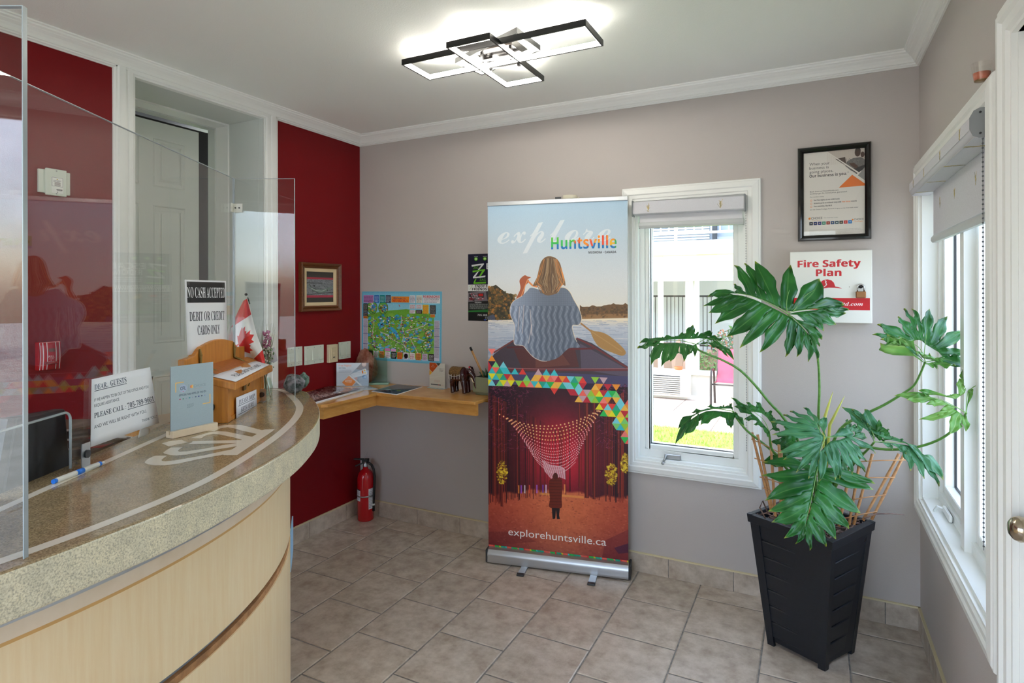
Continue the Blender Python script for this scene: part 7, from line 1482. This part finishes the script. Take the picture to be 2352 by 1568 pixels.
# D: leaf at the window mullion
D_l = [((2219, 990), (2216, 958)), ((2181, 997), (2205, 948)), ((2112, 962), (2190, 938)), ((2155, 954), (2195, 936)), ((2127, 928), (2165, 920)), ((2083, 918), (2140, 912)), ((2055, 907), (2130, 906)), ((2110, 896), (2150, 906)), ((2180, 908), (2195, 916)), ((2204, 868), (2216, 902)), ((2211, 846), (2220, 888)), ((2258, 846), (2228, 888)), ((2232, 892), (2225, 905))]
leaf((2219, 948), 1.99, N_(-.35, .8, .35), D_l, LL, [(2205, 972), (2170, 1002), (2130, 1020), (2085, 1030), (2035, 1032), (1975, 1028), (1925, 1060), (1893, 1165)], phi=.30, droop=.05, seed=17, skel=[[(2219, 948), (2190, 932), (2150, 914), (2080, 908)], [(2219, 948), (2222, 905), (2240, 862)]])
# B: flat leaf in front of the back window
B_l = [((1597, 815), (1592, 793)), ((1583, 815), (1582, 790)), ((1572, 827), (1570, 788)), ((1540, 828), (1552, 786)), ((1520, 836), (1538, 786)), ((1497, 832), (1524, 786)), ((1465, 792), (1515, 784)), ((1470, 779), (1518, 780)), ((1520, 773), (1540, 778)), ((1575, 765), (1565, 778)), ((1592, 744), (1578, 778)), ((1604, 768), (1592, 778)), ((1636, 760), (1608, 776)), ((1660, 776), (1625, 778)), ((1687, 819), (1640, 782)), ((1673, 819), (1638, 786)), ((1655, 802), (1628, 786)), ((1622, 790), (1610, 790))]
leaf((1598, 791), 2.34, N_(.0, .55, .85), B_l, LG, [(1604, 803), (1630, 815), (1662, 828), (1700, 850), (1735, 885), (1768, 925), (1800, 960), (1840, 1030), (1872, 1170)], phi=.30, droop=.08, seed=19, skel=[[(1598, 791), (1560, 782), (1510, 781), (1475, 788)], [(1598, 791), (1630, 776), (1665, 790)]])
# E: two low leaves on the left
E_l = [((1710, 975), (1695, 950)), ((1680, 982), (1675, 946)), ((1610, 972), (1640, 942)), ((1597, 962), (1622, 942)), ((1575, 988), (1600, 950)), ((1554, 1002), (1585, 958)), ((1560, 972), (1592, 950)), ((1590, 940), (1612, 942)), ((1625, 932), (1640, 938)), ((1660, 932), (1668, 938)), ((1676, 930), (1680, 938))]
leaf((1684, 945), 2.30, N_(-.05, .6, .8), E_l, LG, [(1692, 960), (1715, 988), (1745, 1012), (1785, 1045), (1830, 1090), (1866, 1170)], phi=.30, droop=.18, seed=23, skel=[[(1684, 945), (1640, 938), (1600, 946), (1560, 985)]])
E2_l = [((1765, 1004), (1763, 985)), ((1732, 974), (1748, 968)), ((1710, 962), (1740, 958)), ((1688, 930), (1730, 950)), ((1682, 908), (1725, 944)), ((1715, 922), (1738, 945)), ((1738, 920), (1750, 948)), ((1772, 942), (1762, 958)), ((1796, 968), (1772, 972)), ((1792, 990), (1775, 982))]
leaf((1766, 990), 2.30, N_(-.1, .8, .5), E2_l, LG, [(1768, 1005), (1772, 1030), (1790, 1055), (1825, 1100), (1868, 1170)], phi=.38, droop=.12, seed=25, skel=[[(1766, 990), (1752, 962), (1720, 936)]])
# smaller leaves in the heart of the plant
I_l = [((1800, 1052), (1830, 1020)), ((1771, 1012), (1815, 1010)), ((1779, 994), (1815, 1002)), ((1800, 978), (1825, 998)), ((1850, 965), (1842, 996)), ((1790, 1035), (1822, 1018))]
leaf((1856, 1010), 2.42, N_(-.2, .8, .4), I_l, LG, [(1866, 1060), (1876, 1170)], phi=.5, droop=.15, seed=27)
K_l = [((1998, 1002), (1965, 998)), ((1988, 968), (1965, 990)), ((1972, 972), (1958, 990)), ((1950, 960), (1948, 990)), ((1935, 985), (1942, 998))]
leaf((1946, 1008), 2.40, N_(.2, .8, .5), K_l, LG, [(1930, 1060), (1896, 1170)], phi=.5, droop=.2, seed=29)
Q_l = [((1990, 1040), (1962, 1040)), ((1982, 1075), (1958, 1046)), ((1962, 1072), (1950, 1048)), ((1940, 1090), (1940, 1050)), ((1925, 1060), (1935, 1042))]
leaf((1946, 1034), 2.38, N_(.2, .8, .4), Q_l, LG, [(1930, 1080), (1898, 1170)], phi=.5, droop=.2, seed=31)
R_l = [((1742, 985), (1790, 1000)), ((1775, 965), (1800, 994)), ((1790, 1062), (1806, 1015)), ((1765, 1058), (1800, 1012)), ((1752, 1068), (1795, 1016))]
R_l = [((1765, 1062), (1815, 1052)), ((1752, 1061), (1818, 1046)), ((1790, 1040), (1830, 1042)), ((1840, 1030), (1845, 1040))]
leaf((1866, 1058), 2.38, N_(-.1, .8, .4), R_l, LG, [(1872, 1090), (1880, 1170)], phi=.5, droop=.1, seed=33)
for (x0, y0), (x1, y1) in (((1893, 962), (1913, 899)), ((1906, 975), (1940, 909))):
    m = MB(); a, b = at_depth(x0, y0, 2.42), at_depth(x1, y1, 2.42); m.tube([at_depth(1889, 1165, 2.48), at_depth(x0*.6+1889*.4, 1060, 2.45), a, a*.5+b*.5, b], [.004, .004, .0062, .0046, .0006], 8); m.build('new_shoot', mat('yellow_green_shoot', (206, 206, 96), .45) if 'yellow_green_shoot' not in bpy.data.materials else bpy.data.materials['yellow_green_shoot'], plant)
# ------------------------------------------------------------------ outside: the courtyard seen through the back window
gnd = struct(MB().box(-40, 45, -45, 40, -.40, -.22).build('ground', mat('pale_gravel_ground', (190, 188, 178), .9, col2=(160, 160, 150), scale=3)))
lawn = struct(MB().box(-6, 12, .35, 4.22, -.22, -.165).build('lawn', mat('lawn_soil', (120, 150, 60), .9, col2=(96, 130, 46), scale=8)))
m = MB(); rnd = random.Random(2)
for i in range(9000):
    y = .45 + 3.75*rnd.random()**.7; x = rnd.uniform(.2 + .0*y, 3.6); h = rnd.uniform(.025, .055); a = rnd.uniform(0, 6.28); dx, dy = math.cos(a)*.006, math.sin(a)*.006; lx, ly = rnd.uniform(-.02, .02), rnd.uniform(-.02, .02)
    m.add([(x-dx, y-dy, -.166), (x+dx, y+dy, -.166), (x+lx, y+ly, -.166+h)], [(0, 1, 2)])
tag(m.build('grass', mat('sunny_grass', (150, 190, 60), .6, col2=(204, 226, 110), scale=6), None, recalc=False), 'short sunlit green grass in the courtyard beyond the back window', 'grass', kind='stuff')
patio = struct(MB().box(-6, 12, 4.22, 6.30, -.22, -.165).build('pavement', MAT['grout'])); psl = mat('pinkish_patio_slab', (210, 196, 184), .8, col2=(186, 168, 156), scale=2.5, stretch=(1, 3, 1), rand=.04)
for i in range(-3, 8):
    for j, (ya, yb) in enumerate(((4.22, 5.2), (5.2, 6.2))):
        x0 = -.3 + i*1.0 + .35*j; MB().box(x0+.006, x0+.994, ya+.006, yb-.006, -.165, -.150).build('slab', psl, patio)
YB = 6.204; cream = mat('cream_stucco', (226, 214, 178), .8, col2=(216, 202, 164), scale=4); wp = mat('white_paint_outside', (240, 238, 232), .6)
bld = thing('building', 'white neighbouring motel wing with balcony, seen through the back window', 'building', (1.2, YB, -.15))
def B_(x0, x1, y0, y1, z0, z1, name, mm, par=None): return MB().box(x0, x1, y0, y1, z0, z1).build(name, mm, par or bld)
B_(-5, 3.1, YB-.02, YB+.22, 1.765, 2.085, 'fascia', cream); B_(-5, 3.1, YB-.06, YB+2.4, 2.085, 2.30, 'balcony_slab', wp); B_(-5, 3.1, YB-.05, YB+.10, 1.68, 1.765, 'head_rail', wp)
B_(-5, 3.1, YB-.03, YB+.08, .235, .30, 'sill', wp); B_(-5, 3.1, YB-.02, YB+.06, -.15, -.09, 'bottom_rail', wp); B_(1.20, 3.1, YB+.02, YB+.05, -.09, .235, 'kick_panel', mat('grey_beige_panel', (200, 196, 186), .7)); B_(-5, 1.2, YB+.02, YB+.05, -.09, .235, 'kick_panel', bpy.data.materials['grey_beige_panel'])
for x0, x1 in ((.615, .685), (1.185, 1.225), (1.10, 1.14), (2.4, 2.46), (-.6, -.54)): B_(x0, x1, YB-.03, YB+.06, .30, 1.68, 'mullion', wp)
B_(1.02, 1.165, YB+.07, YB+.5, -.15, 1.70, 'white_column', wp)
for x0, x1 in ((-.54, .615), (.685, 1.10), (1.225, 2.40), (2.46, 3.0)):
    q = MB(); q.quad((x0, YB+.03, .30), (x1, YB+.03, .30), (x1, YB+.03, 1.68), (x0, YB+.03, 1.68)); q.build('pane', MAT['glass'], bld, recalc=False)
B_(-5, 3.1, YB+2.4, YB+2.5, -.15, 4.6, 'rear_wall', mat('pale_siding', (206, 210, 210), .8)); B_(-5, 3.1, YB+2.3, YB+2.4, 2.3, 4.6, 'upper_wall', mat('blue_grey_siding', (150, 160, 172), .7)); B_(-5, 3.1, YB-.3, YB+2.5, 4.6, 4.75, 'roof', wp)
for k in range(18): B_(-2.0, 1.06, YB+2.26, YB+2.30, 2.32 + k*.05, 2.345 + k*.05, 'siding_board', wp)
for x in (1.12, 1.74): B_(x, x+.08, YB+2.20, YB+2.28, 2.3, 4.4, 'door_frame', MAT['dark_grey'])
# balcony railing
rail = thing('balcony_railing', 'white metal balcony railing with rust spots on the neighbouring wing', 'railing', (1.1, YB-.03, 2.3)); wr_ = mat('rusting_white_metal', (236, 234, 228), .5, col2=(190, 110, 50), scale=6, contrast=(.62, .78))
for z in (2.40, 3.10): MB().box(-3, 5, YB-.055, YB-.02, z, z+.035).build('rail_bar', wr_, rail)
for k in range(40):
    x = -2.9 + k*.127; MB().box(x, x+.018, YB-.045, YB-.03, 2.435, 3.10).build('picket', wr_, rail)
for x in (-1.0, .88, 2.8): MB().box(x, x+.045, YB-.07, YB-.055, 2.10, 3.13).build('rail_post', wr_, rail)
# wall air conditioner
ac = thing('air_conditioner', 'beige louvred wall air conditioner under the sunroom window outside', 'air conditioner', (.6, YB-.1, .08)); acm = mat('beige_metal', (214, 208, 194), .5)
MB().box(.0, 1.12, YB-.16, YB+.02, -.10, .235, .008).build('housing', acm, ac)
for k in range(9): z = -.065 + k*.031; o = MB(); o.hexa([(.02, YB-.165, z), (.98, YB-.165, z), (.98, YB-.158, z+.004), (.02, YB-.158, z+.004)], [(.02, YB-.178, z+.010), (.98, YB-.178, z+.010), (.98, YB-.158, z+.022), (.02, YB-.158, z+.022)]); o.build('louvre', acm, ac)
MB().box(.02, .98, YB-.162, YB-.156, -.07, .22).build('louvre_recess', MAT['dark_grey'], ac)
pt_ = thing('flower_pot', 'small terracotta saucer on the sunroom sill outside', 'pot', (.93, YB-.015, .30)); MB().lathe([(0, .3005), (.055, .3005), (.068, .345), (.060, .345), (.05, .315), (0, .315)], 18, at=(.93, YB-.012, 0)).build('saucer', mat('terracotta', (206, 110, 62), .7), pt_)
# red sling chair
chx, chy = 1.46, 5.72; rc = thing('patio_chair', 'red sling patio chair with dark metal frame on the courtyard slabs', 'chair', (1.75, 5.85, -.15)); cf = mat('dark_bronze_frame', (70, 64, 60), .4, metal=.3); rs = mat('red_sling_mesh', (222, 62, 92), .7, bump=.3, bscale=300); g0 = -.15
for x, nm in ((1.49, 'side_frame'), (2.02, 'side_frame')):
    MB().tube(catmull([(x, 5.66, g0+.001), (x, 5.67, g0+.34), (x, 5.69, g0+.50), (x+.0, 5.75, g0+.53), (x, 5.90, g0+.52), (x+.0, 5.98, g0+.42), (x, 6.02, g0+.20), (x, 6.06, g0+.001)], 4), .016, 8).build(nm, cf, rc)
    xi = x + (.045 if x < 1.7 else -.045); MB().tube(catmull([(xi, 5.68, g0+.36), (xi, 5.93, g0+.345), (xi, 6.0, g0+.46), (xi, 6.09, g0+.80)], 4), .011, 8).build('sling_rail', cf, rc)
MB().tube([(1.49, 5.69, g0+.33), (2.02, 5.69, g0+.33)], .011, 8).build('cross_rail', cf, rc)
sp_ = catmull([(0, 5.67, g0+.37), (0, 5.80, g0+.352), (0, 5.93, g0+.358), (0, 5.985, g0+.44), (0, 6.03, g0+.60), (0, 6.085, g0+.81)], 4); m = MB(); m.add([p for q in sp_ for p in ((1.535, q[1], q[2]), (1.975, q[1], q[2]))], [(2*i, 2*i+1, 2*i+3, 2*i+2) for i in range(len(sp_)-1)], True); so = m.build('sling', rs, rc, recalc=False); so.modifiers.new('t', 'SOLIDIFY').thickness = .004
# garden behind the sunroom glass
fnc = thing('garden_fence', 'black metal picket fence behind the sunroom glass', 'fence', (.7, 7.6, .3)); 
for z in (.55, 1.42): MB().box(-.4, 1.25, 7.60, 7.62, z, z+.03).build('fence_rail', MAT['black_metal'], fnc)
for k in range(24): MB().box(-.4+k*.07, -.388+k*.07, 7.604, 7.616, .42, 1.42).build('picket', MAT['black_metal'], fnc)
st_w = thing('planter_wall', 'low pinkish garden wall with stacked stones behind the sunroom glass', 'wall', (1.2, 7.4, -.15)); MB().box(-.5, .96, 7.45, 7.58, -.15, .60).build('wall_block', mat('pink_block', (196, 158, 140), .8), st_w)
rnd = random.Random(6)
for k in range(14): x = .75 + .13*k; o = rock('stone', None, (x, 7.15 + rnd.uniform(-.05, .05), -.15 + .0), rnd.uniform(.08, .13), (1.1, .7, 3.6), bpy.data.materials['pink_block'], k+40, 2); set_parent(o, st_w)
def bush(name, label, c, r, cols, n, sd, group=None, sc=(1, 1, .8)):
    rnd = random.Random(sd); t = thing(name, label, 'shrub', (c[0], c[1], -.15), group)
    for ci, cc in enumerate(cols):
        m = MB()
        for i in range(n//len(cols)):
            d = Vector((rnd.gauss(0, 1), rnd.gauss(0, 1), rnd.gauss(0, 1))).normalized()*(r*rnd.uniform(.45, 1)); p = Vector((c[0]+d.x*sc[0], c[1]+d.y*sc[1], c[2]+d.z*sc[2])); u = Vector((rnd.gauss(0, 1), rnd.gauss(0, 1), rnd.gauss(0, 1))).normalized(); w = u.orthogonal().normalized(); L_ = r*rnd.uniform(.07, .14)
            m.add([p - w*L_*.4, p + u*L_, p + w*L_*.4, p - u*L_*.6], [(0, 1, 2, 3)])
        m.build('foliage', mat('foliage_%s_%d' % (name, ci) if False else 'leaf_tone', cc, .6), t, recalc=False, kind='stuff')
    m = MB(); m.tube([(c[0], c[1], -.2), (c[0], c[1], c[2])], [max(.02, r*.06), .01], 7); m.build('stem', mat('bark', (90, 74, 60), .9), t); return t
bush('garden_shrub', 'green and orange shrub behind the sunroom glass, right of the column', (1.72, 7.2, .60), .44, [(66, 104, 54), (96, 140, 70), (206, 120, 80)], 900, 1, 'shrubs behind the sunroom glass', (1.2, .6, .8))
bush('garden_shrub', 'pale green shrub behind the sunroom glass below the orange one', (1.35, 7.0, .34), .30, [(150, 180, 120), (120, 160, 90)], 500, 2, 'shrubs behind the sunroom glass', (1.6, .6, .7))
bush('garden_shrub', 'dark shrub behind the sunroom glass nearest the red chair', (2.35, 7.2, .55), .42, [(60, 96, 50), (90, 130, 66)], 500, 3, 'shrubs behind the sunroom glass')
# trees in front of the building, seen mirrored in the clear screens
def tree(c, h, r, cols, n, sd, label):
    rnd = random.Random(sd); t = thing('tree', label, 'tree', (c[0], c[1], -.22), 'trees before the front windows'); m = MB(); m.tube([(c[0], c[1], -.22), (c[0]+.1, c[1], h*.4), (c[0], c[1]+.1, h*.8)], [.2, .15, .05], 8); m.build('trunk', mat('tree_bark', (86, 70, 56), .9), t)
    cl = [(c[0]+rnd.uniform(-.6, .6)*r, c[1]+rnd.uniform(-.6, .6)*r, h*rnd.uniform(.45, .95), r*rnd.uniform(.4, .6)) for _ in range(9)]
    for cc in cols:
        m = MB()
        for i in range(n):
            q = rnd.choice(cl); d = Vector((rnd.gauss(0, 1), rnd.gauss(0, 1), rnd.gauss(0, 1))).normalized()*q[3]*rnd.uniform(.6, 1.05); p = Vector(q[:3]) + d; u = Vector((rnd.gauss(0, 1), rnd.gauss(0, 1), rnd.gauss(0, 1))).normalized(); w = u.orthogonal().normalized(); L_ = rnd.uniform(.10, .24); m.add([p - w*L_*.5, p + u*L_, p + w*L_*.5, p - u*L_], [(0, 1, 2, 3)])
        m.build('foliage', mat('leaf_tone', cc, .6), t, recalc=False, kind='stuff')
tree((8.5, -21, 0), 5.2, 2.3, [(70, 110, 50), (104, 146, 70)], 1500, 1, 'broad green tree beyond the left front window')
tree((13.5, -19, 0), 4.8, 2.2, [(80, 124, 56), (120, 156, 80)], 1500, 2, 'light green tree beyond the front windows')
tree((17.5, -16, 0), 5.2, 1.5, [(52, 76, 44), (76, 90, 50)], 1500, 3, 'dark green tree beyond the right front window')
tree((-9.0, -22, 0), 6.0, 2.8, [(84, 100, 56), (60, 90, 50)], 1500, 4, 'tall olive tree farthest to the left outside the front')
